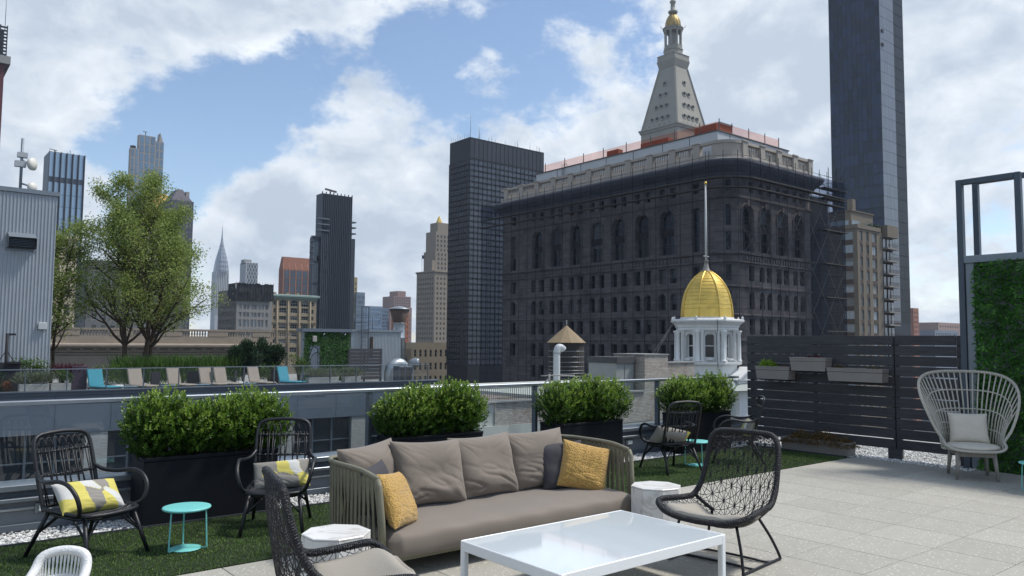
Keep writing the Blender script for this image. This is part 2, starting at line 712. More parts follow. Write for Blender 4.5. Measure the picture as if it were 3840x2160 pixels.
for k in range(13000):
    pebble(rg.uniform(-1.2, 12.2), rg.uniform(7.63, 8.1), rg.uniform(-0.008, 0.014), rg.uniform(.009, .020))
for k in range(9000):
    pebble(rg.uniform(11.63, 14.2), rg.uniform(4.35, 7.63), rg.uniform(-0.008, 0.012), rg.uniform(.010, .022))
for k in range(500):
    pebble(rg.uniform(11.45, 11.63), rg.uniform(6.0, 7.63), rg.uniform(-0.02, 0.01), rg.uniform(.010, .020))
grav = b.build('gravel', m_pebble)
tag(grav, 'loose white pebbles in the strip below the glass railing and fence', 'gravel', kind='stuff')

# ---------------------------------------------------------------- parapet under the railing
par = thing('parapet_wall', 'low grey metal parapet below the glass railing', 'parapet', (4.5, 8.25, 0), world=True)
MB().box(-3.0, 12.2, 8.125, 8.40, -0.05, 0.27).build('wall', m_curb, par)
MB().cbox(-3.0, 12.2, 8.055, 8.405, 0.272, 0.305, 0.004).build('lower_ledge', m_alu, par)
MB().box(-3.0, 12.2, 8.15, 8.38, 0.305, 0.365).build('recess', m_alu_d, par)
MB().cbox(-3.0, 12.2, 8.075, 8.405, 0.366, 0.415, 0.004).build('upper_ledge', m_alu, par)
MB().cbox(-3.0, 12.2, 8.095, 8.124, 0.015, 0.075, 0.004).build('kick_strip', m_alu_d, par)
MB().tube([(-3, 8.105, 0.205), (0.9, 8.105, 0.205), (1.19, 8.105, 0.205)], 0.012, 6).build('conduit', mat('pvc', '#b9bab6', 0.5), par)
MB().tube([(3.35, 8.105, 0.2), (6.4, 8.105, 0.2)], 0.011, 6).build('conduit', mat('pvc', '#b9bab6', 0.5), par)
for lx in (1.27, 8.96):
    lt = MB().cbox(lx - .075, lx + .075, 8.085, 8.124, 0.155, 0.245, 0.006).build('step_light', m_alu, par)
    MB().box(lx - .048, lx + .048, 8.0815, 8.0845, 0.175, 0.225).build('lens', mat('frosted_lens', '#d6dad6', 0.35), lt)

# ---------------------------------------------------------------- glass railing
rail = thing('glass_railing', 'frameless glass railing with grey metal posts and flat handrail', 'railing', (4.5, 8.2, 0.41), world=True)
MB().cbox(-3.0, 11.86, 8.14, 8.225, 1.098, 1.143, 0.008).build('handrail', m_alu, rail)
PX = [1.97 + 2.58 * k for k in (-2, -1, 0, 1, 2, 3)] + [11.84]
post_me = MB().cbox(-.022, .022, -.04, .04, 0.0, 0.685, 0.004).mesh('post', m_alu_d)
for x in PX[1:-1]:
    inst('post', post_me, rail, (x, 8.19, 0.4145))
for a, c_ in zip(PX[:-1], PX[1:]):
    MB().box(a + .03, c_ - .03, 8.176, 8.188, 0.425, 1.096).build('glass_pane', m_glass, rail)
m_ink = mat('grey_vinyl_letter', '#2d3338', 0.6)
sgn = text_mesh('no_smoking_sign', 'NO SMOKING', 0.030, m_ink, None, (3.80, 8.1735, 1.066), (PI / 2, 0, 0))
tag(sgn, 'small dark NO SMOKING lettering on the glass just under the handrail', 'sign')
_sy = MB()
_sy.lathe([(0.0105, 0), (0.0135, 0), (0.0135, 0.001), (0.0105, 0.001), (0.0105, 0)], (0, 0, 0), 16, caps=False)
_sy.bar((-.009, .009, .0005), (.009, -.009, .0005), 0.003, 0.001)
sy = _sy.build('ring_symbol', m_ink, sgn)
sy.location = (-0.032, 0.0115, 0)
sl = MB().box(-.0012, .0012, -.004, .028, 0, 0.001).build('divider', m_ink, sgn)
sl.location = (-0.062, 0, 0)

# ---------------------------------------------------------------- slat fence
fence = thing('slat_fence', 'charcoal fence of wide horizontal wooden boards at the deck edge', 'fence', (11.95, 6.2, 0), world=True)
rg = random.Random(3)
NB = 11
bp = 0.1555
for k in range(NB):
    z1 = 1.845 - k * bp
    z0 = z1 - 0.1405
    for a, c_ in ((8.02, 5.47), (5.452, 4.592), (4.578, 4.435)):
        jz = rg.uniform(-.003, .003)
        if k == NB - 1 and c_ < 4.5:
            continue
        MB().cbox(11.925, 11.951, c_, a, z0 + jz, z1 + jz, 0.0035).build('board', m_wood, fence)
for y, w in ((7.93, .05), (6.75, .04), (5.46, .075), (4.53, .09)):
    MB().cbox(11.956, 12.03, y - w / 2 - .02, y + w / 2 + .02, -0.03, 1.84, 0.004).build('post', m_wood, fence)
MB().cbox(11.86, 11.90, 5.36, 5.56, -0.02, 0.16, 0.004).build('foot', m_wood, fence)

# ---------------------------------------------------------------- living wall with its steel frame
gw = thing('living_wall', 'tall panel covered in dense green artificial leaves on a grey steel frame', 'plant wall', (12.0, 3.4, 0), world=True)
m_steel = mat('blue_grey_steel', '#4c555f', 0.45, 0.45, ns=4, na=0.1)
m_panel = mat('grey_sheet_metal', '#7b848c', 0.5, 0.35, ns=3, na=0.08)
MB().cbox(11.90, 12.01, 4.315, 4.425, -0.02, 2.87, 0.004).build('column', m_panel, gw)
MB().box(11.95, 12.20, 1.2, 4.30, -0.02, 2.86).build('panel', m_panel, gw)
MB().cbox(11.86, 11.98, 1.2, 4.43, 2.862, 2.965, 0.005).build('beam', m_panel, gw)
MB().cbox(11.875, 11.965, 4.432, 4.512, -0.02, 4.06, 0.004).build('frame_post', m_steel, gw)
MB().cbox(11.876, 11.964, 3.70, 3.775, 2.968, 4.06, 0.004).build('frame_post', m_steel, gw)
MB().cbox(11.877, 11.963, 3.777, 4.43, 3.985, 4.0595, 0.004).build('frame_rail', m_steel, gw)
MB().cbox(12.28, 12.36, 4.37, 4.445, 2.5, 4.12, 0.004).build('rear_frame_post', m_steel, gw)
MB().cbox(12.2805, 12.3595, 1.2, 4.368, 4.045, 4.119, 0.004).build('rear_frame_rail', m_steel, gw)
for z in (2.05, 2.45, 2.62, 1.5):
    MB().box(11.90, 11.93, 4.4255, 4.4315, z, z + .03).build('bracket', m_steel, gw)
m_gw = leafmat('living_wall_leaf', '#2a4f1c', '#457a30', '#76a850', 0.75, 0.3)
b = MB()
rg = random.Random(21)
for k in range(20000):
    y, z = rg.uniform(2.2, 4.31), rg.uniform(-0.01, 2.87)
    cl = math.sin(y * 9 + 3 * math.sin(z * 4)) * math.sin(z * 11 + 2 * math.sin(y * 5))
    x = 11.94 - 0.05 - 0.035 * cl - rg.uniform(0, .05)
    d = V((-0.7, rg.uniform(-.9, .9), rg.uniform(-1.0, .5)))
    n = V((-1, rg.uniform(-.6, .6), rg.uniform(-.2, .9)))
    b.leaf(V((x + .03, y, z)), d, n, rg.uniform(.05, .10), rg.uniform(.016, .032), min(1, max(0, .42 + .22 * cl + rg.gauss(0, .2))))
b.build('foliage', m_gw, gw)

# ================================================================ furniture on the terrace
def arc(c, r, a0, a1, n, plane='xz'):
    out = []
    for i in range(n + 1):
        a = a0 + (a1 - a0) * i / n
        u, w = r * math.cos(a), r * math.sin(a)
        out.append(V((c[0] + u, c[1], c[2] + w)))
    return out


# ---------------------------------------------------------------- black rattan armchair (faces -y)
def make_rattan():
    t = thing('rattan_armchair', 'x', 'armchair')

    def lean(z):                     # y of the back plane at height z
        return 0.20 + (z - 0.38) * 0.30

    W, zt = 0.245, 0.94
    # back hoop
    pts = []
    for x, z in ((-W + .01, .36), (-W, .55), (-W, .80), (-W + .015, .89), (-W + .06, zt - .012), (-W + .13, zt), (0, zt + .006), (W - .13, zt), (W - .06, zt - .012), (W - .015, .89), (W, .80), (W, .55), (W - .01, .36)):
        pts.append((x, lean(z), z))
    MB().tube(catmull(pts, 5), 0.0165, 8).build('back_hoop', m_black, t)
    # arms: from the hoop forward, looping down to the seat side
    for s in (-1, 1):
        p = [(s * W, lean(.66), .66), (s * (W + .03), .20, .615), (s * (W + .07), .08, .605), (s * (W + .085), -.08, .625), (s * (W + .08), -.19, .605), (s * (W + .07), -.265, .54), (s * (W + .05), -.285, .46), (s * (W + .02), -.25, .385), (s * (W - .02), -.15, .36)]
        MB().tube(catmull(p, 6), 0.0165, 8).build('arm', m_black, t)
    # back spindles with little arches between them at the top
    for k in range(8):
        x = -W + .045 + k * (2 * W - .09) / 7
        dxx = (.012 if k % 2 else -.012)
        pp = [(x + dxx, lean(.40) - .012, .40), (x + dxx * .4, lean(.6), .60), (x - dxx, lean(.83), .83)]
        MB().tube(pp, 0.006, 5).build('spindle', m_black, t)
        MB().tube([(x - dxx * .6, lean(.40) - .016, .40), (x + dxx, lean(.62) - .008, .62), (x + dxx, lean(.83) - .008, .83)], 0.0055, 5).build('spindle', m_black, t)
    for k in range(7):
        x0 = -W + .045 + k * (2 * W - .09) / 7
        w = (2 * W - .09) / 14
        cc = (x0 + w, 0, .87)
        a = [(x0 + w - w * math.cos(q), lean(.83 + .075 * math.sin(q)), .83 + .075 * math.sin(q)) for q in [PI * i / 8 for i in range(9)]]
        MB().tube(a, 0.006, 5).build('arch_spindle', m_black, t)
    for z in (.62, .80):
        m = MB()
        m.tube([(-W, lean(z) - .006, z), (0, lean(z) + .004, z - .004), (W, lean(z) - .006, z)], 0.009, 6)
        for k in range(9):           # cane wrapping at the crossings
            x = -W + .03 + k * (2 * W - .06) / 8
            m.tube([(x - .012, lean(z) - .006, z), (x + .012, lean(z) - .004, z)], 0.0125, 6)
        m.build('cross_rail', m_black, t)
    # seat: rim and slats running front to back, dipping
    rim = [(-.235, .20, .385), (-.25, .0, .375), (-.24, -.24, .365), (-.15, -.315, .362), (0, -.33, .36), (.15, -.315, .362), (.24, -.24, .365), (.25, .0, .375), (.235, .20, .385), (.1, .235, .392), (-.1, .235, .392)]
    MB().tube(catmull(rim, 5, True), 0.017, 8, True).build('seat_rim', m_black, t)
    for k in range(15):
        y = .19 - k * .49 / 14
        hw = .245 if y > -.2 else .245 - (-.2 - y) * 1.0
        dip = .03
        a = [(-hw, y, .385 - (.19 - y) * .04), (-hw * .5, y, .385 - dip - (.19 - y) * .04), (hw * .5, y, .385 - dip - (.19 - y) * .04), (hw, y, .385 - (.19 - y) * .04)]
        MB().tube(catmull(a, 3), 0.009, 5).build('seat_slat', m_black, t)
    apr = [(-.225, .12, .345), (-.23, -.17, .335), (-.12, -.265, .33), (0, -.275, .328), (.12, -.265, .33), (.23, -.17, .335), (.225, .12, .345)]
    MB().tube(catmull(apr, 5), 0.013, 6).build('apron', m_black, t)
    # legs, splayed, with V braces
    for sx, sy in ((-1, -1), (1, -1), (-1, 1), (1, 1)):
        top = V((sx * .21, -.235 if sy < 0 else .17, .36))
        bot = V((sx * .265, -.37 if sy < 0 else .35, 0.004))
        lg = MB().tube([top, (top + bot) / 2, bot], [0.017, 0.0165, 0.0155], 8).build('leg', m_black, t)
        mid = top.lerp(bot, .5)
        MB().tube([mid, top.lerp(V((top.x, 0.0, .345)), .55) + V((0, 0, -.02)), V((top.x * 1.02, top.y * .35, .345))], 0.0095, 6).build('brace', m_black, t)
        MB().tube([mid, mid.lerp(V((top.x * .35, top.y, .335)), .6), V((top.x * .35, top.y, .335))], 0.0095, 6).build('brace', m_black, t)
    return t


ch = make_rattan()
GR = 'black rattan armchairs on the turf'
place(ch, (1.395, 6.975, 0), R(26), 'black rattan armchair beside the large turquoise table, next to the glass at the frame edge', GR)
place(copy_tree(ch), (2.935, 6.93, 0), R(-30), 'black rattan armchair behind the marble table, in front of the longest boxwood planter', GR)
place(copy_tree(ch), (8.34, 6.80, 0), R(161), 'black rattan armchair turned away, its back towards the sofa', GR)
place(copy_tree(ch), (9.78, 6.77, 0), R(222), 'black rattan armchair seen side-on against the slat fence', GR)


# ---------------------------------------------------------------- turquoise side tables
def make_teal():
    t = thing('side_table', 'x', 'side table')
    MB().lathe([(.172, .322), (.184, .326), (.187, .335), (.184, .342), (.172, .344)], n=40).build('table_top', m_teal, t)
    MB().lathe([(.118, .004), (.122, .006), (.122, .012), (.117, .014)], n=32).build('base_plate', m_teal, t)
    for a0 in (205, 330, 80):
        a = R(a0)
        p = [(.150 * math.cos(a), .150 * math.sin(a), .322), (.163 * math.cos(a), .163 * math.sin(a), .05), (.160 * math.cos(a), .160 * math.sin(a), .014), (.11 * math.cos(a), .11 * math.sin(a), .017)]
        MB().tube(catmull(p, 4), 0.0065, 6).build('leg', m_teal, t)
    return t


tt = make_teal()
GT = 'small round turquoise tables'
place(tt, (2.05, 6.655, 0.004), 0, 'round turquoise metal table between the two left rattan chairs', GT)
place(copy_tree(tt), (8.98, 6.87, 0.004), R(40), 'round turquoise metal table half hidden behind the turned-away rattan chair', GT)
place(copy_tree(tt), (10.60, 3.235, 0.0), R(15), 'turquoise round table only just cut by the right frame edge', GT)


# ---------------------------------------------------------------- cushions and pillows
def pillow_mesh(name, w, h, t, mats, seed=1, nu=28, nv=22, ear=0.06, wr=0.012, tintfn=None, knit=False):
    """soft cushion in the local xz plane, thickness along y, sitting on z=0 (bottom edge)"""
    rg_ = random.Random(seed)
    ph = [rg_.uniform(0, 6.28) for _ in range(12)]
    m = MB()
    tint = []

    def pt(u, v, sgn):
        a, c_ = 2 * u - 1, 2 * v - 1
        th = t / 2 * (max(0, 1 - abs(a) ** 3.2) ** .5) * (max(0, 1 - abs(c_) ** 3.2) ** .5)
        # edges pulled in between the corners
        x = a * w / 2 * (1 - ear * (1 - c_ * c_) * abs(a) ** 2)
        z = h / 2 + c_ * h / 2 * (1 - ear * (1 - a * a) * abs(c_) ** 2)
        y = sgn * th
        k = th / (t / 2 + 1e-6)
        n1 = NZ.noise(V((a * 1.1 + ph[0], c_ * 1.3, ph[1])))
        # creases fan out from the corners and run across the lower half
        rad = math.atan2(1.15 - abs(c_), 1.15 - abs(a)) * 5 + math.copysign(3, a) + math.copysign(5, c_)
        n2 = (1 - abs(NZ.noise(V((rad, ph[2], (abs(a) + abs(c_)) * .6))))) ** 4 * (abs(a) * abs(c_)) ** .8
        n3 = (1 - abs(NZ.noise(V((a * 1.6 + c_ * .8, c_ * 4.2 + ph[3] + a, ph[4]))))) ** 5 * max(0, .35 - c_) * 1.1
        y += sgn * wr * k * (2.2 * n1 - 1.6 * n2 - 1.3 * n3)
        if c_ < 0:                    # sags towards the bottom
            y += sgn * t * .10 * k * (-c_)
        if knit:
            y += sgn * .006 * math.sin(a * w * 190 + (v * nv % 2) * 1.5) * math.sin(c_ * h * 150) * min(1, k * 2)
        return V((x, y, z))
    for sgn in (-1, 1):
        o = len(m.v)
        m.grid(lambda u, v: pt(u, v, sgn), nu, nv)
        if sgn > 0:
            for q in range(len(m.f) - (nu - 1) * (nv - 1), len(m.f)):
                m.f[q] = m.f[q][::-1]
        for j in range(nv):
            for i in range(nu):
                tint.append(tintfn(i / (nu - 1), j / (nv - 1)) if tintfn else .5)
    # seam
    m2 = m
    m2.tint = tint
    me = m2.mesh(name, mats)
    return me


def put_pillow(name, me, label, cat, loc, rz, rx=0.0, ry=0.0, group=None):
    o = bpy.data.objects.new(name, me)
    C.objects.link(o)
    o.location = loc
    o.rotation_mode = 'XYZ'
    # tilt about own axes, then turn
    o.rotation_euler = (MX.Rotation(rz, 3, 'Z') @ MX.Rotation(rx, 3, 'X') @ MX.Rotation(ry, 3, 'Y')).to_euler()
    tag(o, label, cat, group)
    return o


def printmat(name):
    m = leafmat(name, '#8b877e', '#8b877e', None, 0.85, 0.0)
    N = m.node_tree.nodes
    cr_ = [q for q in N if q.type == 'VALTORGB'][0]
    r_ = cr_.color_ramp
    r_.interpolation = 'CONSTANT'
    r_.elements[0].position = 0
    r_.elements[0].color = hx('#87837c')
    r_.elements[1].position = .3
    r_.elements[1].color = hx('#c6bb62')
    e = r_.elements.new(.62)
    e.color = hx('#c4c4c0')
    return m


m_print = printmat('geometric_print_fabric')


def print_fn(seed):
    rg_ = random.Random(seed)
    sites = []
    for i in range(5):
        for j in range(2):
            sites.append(((i + .5 + rg_.uniform(-.3, .3)) / 5, (j + .5 + rg_.uniform(-.3, .3)) / 2, (i + 2 * j + rg_.randint(0, 1)) % 3))

    def f(u, v):
        # skewed cells give long triangles and diamonds
        best, bk = 9, 0
        for a, b_, k in sites:
            d = abs((u - a) * 2.2 + (v - b_) * .9) + abs((u - a) * .9 - (v - b_) * .75)
            if d < best:
                best, bk = d, k
        return (.1, .45, .85)[bk]
    return f


GP = 'yellow grey and white geometric pillows'
pA = pillow_mesh('lumbar_pillow', .50, .29, .15, m_print, 3, 90, 50, .05, .006, print_fn(4))
pB = pillow_mesh('lumbar_pillow', .50, .27, .13, m_print, 4, 90, 50, .05, .006, print_fn(9))
put_pillow('lumbar_pillow', pA, 'yellow and grey geometric pillow on the rattan chair nearest the left frame edge', 'pillow', (1.42, 6.86, .352), R(20), R(-44), R(3), GP)
put_pillow('lumbar_pillow', pB, 'yellow and grey geometric pillow on the chair behind the marble table', 'pillow', (2.96, 6.90, .352), R(-26), R(-32), R(-4), GP)
pC = pillow_mesh('lumbar_pillow', .50, .27, .14, m_print, 5, 40, 30, .05, .006, lambda u, v: .45 if u < .12 else .1)
put_pillow('lumbar_pillow', pC, 'grey side of a pillow in the rattan chair that faces away', 'pillow', (8.20, 6.78, .375), R(150), R(-38), R(-14), GP)
put_pillow('lumbar_pillow', pB, 'yellow and white pillow in the rattan chair by the slat fence', 'pillow', (9.84, 6.69, .365), R(222), R(-24), 0, GP)

# ---------------------------------------------------------------- sofa
m_taupe = mat('taupe_canvas', '#776d62', 0.85, ns=2.2, na=0.07, bump=0.12, bs=90, sheen=0.2)
m_strap = mat('olive_rope_strap', '#6e6a58', 0.8, ns=30, na=0.15, bump=0.15, bs=150, rnd=0.08)
m_olive = mat('olive_frame', '#767360', 0.6, ns=9, na=0.08)
sofa = thing('sofa', 'long taupe outdoor sofa with woven olive strap arms', 'sofa', (4.23, 5.40, 0), world=True)
seat_prof = [(-.60, .0), (-.615, .03), (-.615, .105), (-.60, .145), (-.56, .162), (-.3, .168), (.1, .166), (.40, .16), (.42, .0)]


def seat_pt(u, v):
    # v along the profile, u along the length
    k = v * (len(seat_prof) - 1)
    i = min(int(k), len(seat_prof) - 2)
    f = k - i
    y = seat_prof[i][0] * (1 - f) + seat_prof[i + 1][0] * f
    z = seat_prof[i][1] * (1 - f) + seat_prof[i + 1][1] * f
    a = 2 * u - 1
    e = max(0, (abs(a) - .965) / .035)
    x = a * 1.30
    k2 = (1 - e * e * .35)
    if z > .01:
        z = z * k2 + .006 * math.sin(9 * u + 7 * y) * math.sin(14 * y + 3 * u) + .004 * math.sin(41 * u + 20 * y)
    y = -.1 + (y + .1) * (1 - e * e * .10)
    if y < -.4:
        x *= .985
    return V((4.23 + x, 5.48 + y, .157 + z))


sm_ = MB().grid(seat_pt, 70, 17)
for x in (-1.30, 1.30):
    ring = [seat_pt(0 if x < 0 else 1, j / 16) for j in range(17)]
    sm_.add(ring, [tuple(range(17)) if x > 0 else tuple(range(16, -1, -1))])
sm_.build('seat_cushion', m_taupe, sofa)
MB().cbox(2.90, 5.56, 4.93, 5.92, .118, .156, .006).build('seat_frame', m_olive, sofa)
for x in (3.05, 5.41):
    for y in (5.05, 5.80):
        MB().cbox(x - .025, x + .025, y - .025, y + .025, 0.0, .117, .003).build('leg', m_olive, sofa)
# top rail and bottom rail of the woven shell
top = catmull([(2.895, 5.06, .70), (2.885, 5.30, .735), (2.885, 5.70, .74), (2.93, 5.88, .742), (3.10, 5.935, .745), (4.23, 5.945, .745), (5.36, 5.935, .745), (5.54, 5.88, .742), (5.59, 5.70, .74), (5.59, 5.30, .735), (5.575, 5.06, .70)], 14)
bot = catmull([(2.915, 4.98, .135), (2.90, 5.30, .135), (2.90, 5.70, .135), (2.945, 5.86, .135), (3.10, 5.90, .135), (4.23, 5.905, .135), (5.36, 5.90, .135), (5.525, 5.86, .135), (5.57, 5.70, .135), (5.57, 5.30, .135), (5.56, 4.98, .135)], 14)
fl = [(2.915, 4.98, .135), (2.908, 5.0, .4), (2.895, 5.025, .64), (2.892, 5.055, .695)]
MB().tube(top, .019, 8).build('top_rail', m_olive, sofa)
MB().tube(bot, .016, 8).build('bottom_rail', m_olive, sofa)
MB().tube(fl, .021, 8).build('front_post', m_olive, sofa)
MB().tube([(5.555 - (p[0] - 2.915) * -1 * .8, p[1], p[2]) if False else (8.475 - p[0], p[1], p[2]) for p in fl], .021, 8).build('front_post', m_olive, sofa)
NT = len(top)
rg = random.Random(11)


def on(path, s):
    k = min(max(s, 0), .9999) * (len(path) - 1)
    i = int(k)
    return path[i].lerp(path[i + 1], k - i)


# arc-length positions of the straps
def lens(path):
    L_ = [0]
    for a, b_ in zip(path[:-1], path[1:]):
        L_.append(L_[-1] + (b_ - a).length)
    return L_


tl = lens(top)
NS = 150
for k in range(NS):
    target = (k + .5) / NS * tl[-1]
    i = max(q for q in range(NT - 1) if tl[q] <= target)
    s0 = (i + (target - tl[i]) / (tl[i + 1] - tl[i])) / (NT - 1)
    ds = (.0045 if k % 2 else -.0045)
    off = .010 if k % 2 else -.004
    a, b_ = on(top, s0 + ds * .4), on(bot, s0 - ds)
    tng = (on(top, s0 + .004) - on(top, s0 - .004)).normalized()
    nrm = tng.cross(V((0, 0, 1))).normalized()
    w = .0135
    m = MB()
    v = []
    for p, tw in ((a, 0), (a.lerp(b_, .5) + nrm * off, rg.uniform(-.3, .3)), (b_, 0)):
        d = (tng * math.cos(tw) + nrm * math.sin(tw)) * w
        n2 = nrm * .003
        v += [p - d - n2, p + d - n2, p + d + n2, p - d + n2]
    f = []
    for q in (0, 4):
        for e in range(4):
            g = (e + 1) % 4
            f.append((q + e, q + g, q + 4 + g, q + 4 + e))
    m.add(v, f)
    m.build('strap', m_strap, sofa)

GC = 'taupe back cushions on the sofa'
cu = [pillow_mesh('back_cushion', (.64, .70, .70, .70)[i], .56, .25, m_taupe, 40 + i, 64, 56, .08, .014) for i in range(4)]
put_pillow('back_cushion', cu[0], 'taupe back cushion at the far left end of the sofa, against the strap arm', 'cushion', (3.27, 5.68, .315), R(17), R(-15), R(-3), GC)
put_pillow('back_cushion', cu[1], 'taupe back cushion second from the left on the sofa', 'cushion', (3.74, 5.60, .315), R(-2), R(-18), R(2), GC)
put_pillow('back_cushion', cu[2], 'taupe back cushion third from the left on the sofa', 'cushion', (4.36, 5.62, .315), R(1), R(-17), R(-1), GC)
put_pillow('back_cushion', cu[3], 'taupe back cushion at the right, behind the dark and mustard pillows', 'cushion', (4.99, 5.63, .315), R(-8), R(-17), R(-2), GC)
m_must = mat('mustard_knit', '#c29b52', 0.9, ns=70, na=0.35, bump=0.9, bs=85, sheen=0.3)
m_slate = mat('slate_canvas', '#3b3a3e', 0.85, ns=4, na=0.08, bump=0.1, bs=90)
kn = pillow_mesh('knit_pillow', .47, .45, .17, m_must, 71, 64, 60, .05, .006, None, True)
kn2 = pillow_mesh('knit_pillow', .44, .42, .16, m_must, 72, 64, 60, .05, .006, None, True)
dk = pillow_mesh('dark_pillow', .47, .45, .14, m_slate, 73, 30, 28, .06, .008)
put_pillow('knit_pillow', kn, 'chunky mustard knit pillow leaning on the right arm of the sofa', 'pillow', (5.22, 5.33, .315), R(-30), R(-20), R(13), 'mustard knit pillows')
put_pillow('knit_pillow', kn2, 'chunky mustard knit pillow against the left arm of the sofa', 'pillow', (3.165, 5.09, .318), R(40), R(-24), R(7), 'mustard knit pillows')
put_pillow('dark_pillow', dk, 'dark grey pillow tucked behind the mustard pillow on the right', 'pillow', (5.16, 5.46, .315), R(-20), R(-18), R(-3), 'dark grey sofa pillows')
put_pillow('dark_pillow', dk, 'dark grey pillow tucked behind the mustard pillow on the left', 'pillow', (3.15, 5.33, .318), R(40), R(-18), R(-2), 'dark grey sofa pillows')

# ---------------------------------------------------------------- coffee table
ct = thing('coffee_table', 'low rectangular white coffee table with glossy glass top', 'coffee table', (3.943, 3.876, 0), world=True)
X0, X1, Y0, Y1, ZT = 3.150, 4.735, 3.377, 4.375, .36
MB().cbox(X0 + .012, X1 - .012, Y0 + .012, Y1 - .012, ZT - .0145, ZT - .002, .002).build('glass_top', mat('white_back_painted_glass', '#cdd6da', 0.04, spec=0.8, coat=0.5), ct)
fr_ = MB()
fr_.cbox(X0, X1, Y0, Y0 + .014, ZT - .068, ZT, .004)
fr_.build('frame_rail', m_white, ct)
MB().cbox(X0, X1, Y1 - .014, Y1, ZT - .068, ZT, .004).build('frame_rail', m_white, ct)
MB().cbox(X0, X0 + .014, Y0 + .0145, Y1 - .0145, ZT - .068, ZT - .0005, .004).build('frame_rail', m_white, ct)
MB().cbox(X1 - .014, X1, Y0 + .0145, Y1 - .0145, ZT - .068, ZT - .0005, .004).build('frame_rail', m_white, ct)
for x in (X0 + .0205, X1 - .0205):
    for y in (Y0 + .0205, Y1 - .0205):
        MB().cbox(x - .022, x + .022, y - .022, y + .022, 0.0, ZT - .0025, .007).build('leg', m_white, ct)

# ---------------------------------------------------------------- octagonal marble tables
m_marble = mat('white_marble', '#d9d8d4', 0.3, ns=2.0, na=0.06)
_N, _L = m_marble.node_tree.nodes, m_marble.node_tree.links
_no = _N.new('ShaderNodeTexNoise')
_no.inputs['Scale'].default_value = 2.3
_no.inputs['Detail'].default_value = 9
_no.inputs['Distortion'].default_value = 1.6
_tc = _N.new('ShaderNodeTexCoord')
_L.new(_tc.outputs['Object'], _no.inputs['Vector'])
_ma = _N.new('ShaderNodeMath')
_ma.operation = 'SUBTRACT'
_ma.inputs[1].default_value = .5
_L.new(_no.outputs['Fac'], _ma.inputs[0])
_ab = _N.new('ShaderNodeMath')
_ab.operation = 'ABSOLUTE'
_L.new(_ma.outputs[0], _ab.inputs[0])
_cr = _N.new('ShaderNodeValToRGB')
_cr.color_ramp.elements[0].position = 0
_cr.color_ramp.elements[0].color = hx('#c3c0ba')
_cr.color_ramp.elements[1].position = .035
_cr.color_ramp.elements[1].color = hx('#dddcd8')
_L.new(_ab.outputs[0], _cr.inputs[0])
_L.new(_cr.outputs[0], _N['Principled BSDF'].inputs['Base Color'])


def octagon(label, x, y, rot):
    t = thing('marble_table', label, 'side table', (x, y, 0), rot, 'octagonal white marble tables')
    r = .228
    for k in range(8):                # eight side slabs with open mitres
        a = (k + .5) * PI / 4
        hw = r * math.sin(PI / 8) - .0008
        m = MB()
        c_ = V((math.cos(a), math.sin(a), 0))
        s_ = V((-math.sin(a), math.cos(a), 0))
        ro = r * math.cos(PI / 8)
        p = [c_ * ro - s_ * hw, c_ * ro + s_ * hw, c_ * (ro - .02) + s_ * (hw - .008), c_ * (ro - .02) - s_ * (hw - .008)]
        m.prism([(q.x, q.y) for q in p], .004, .404)
        m.build('side_slab', m_marble, t)
    m = MB()
    m.lathe([(r - .006, .405), (r, .409), (r, .417), (r - .004, .4205)], n=8, smooth=False)
    m.build('table_top', m_marble, t)
    return t


octagon('octagonal white marble table at the left arm of the sofa', 2.48, 4.87, R(22.5))
octagon('octagonal white marble table between the sofa and the woven lounge chair', 5.55, 4.70, R(10))

# ---------------------------------------------------------------- woven lattice lounge chairs (face -y)
m_weave = mat('charcoal_woven_resin', '#16181d', 0.45, ns=90, na=0.3, bump=0.8, bs=70)
m_seatpad = mat('warm_grey_canvas', '#9b958a', 0.85, ns=3, na=0.06, bump=0.1, bs=90)


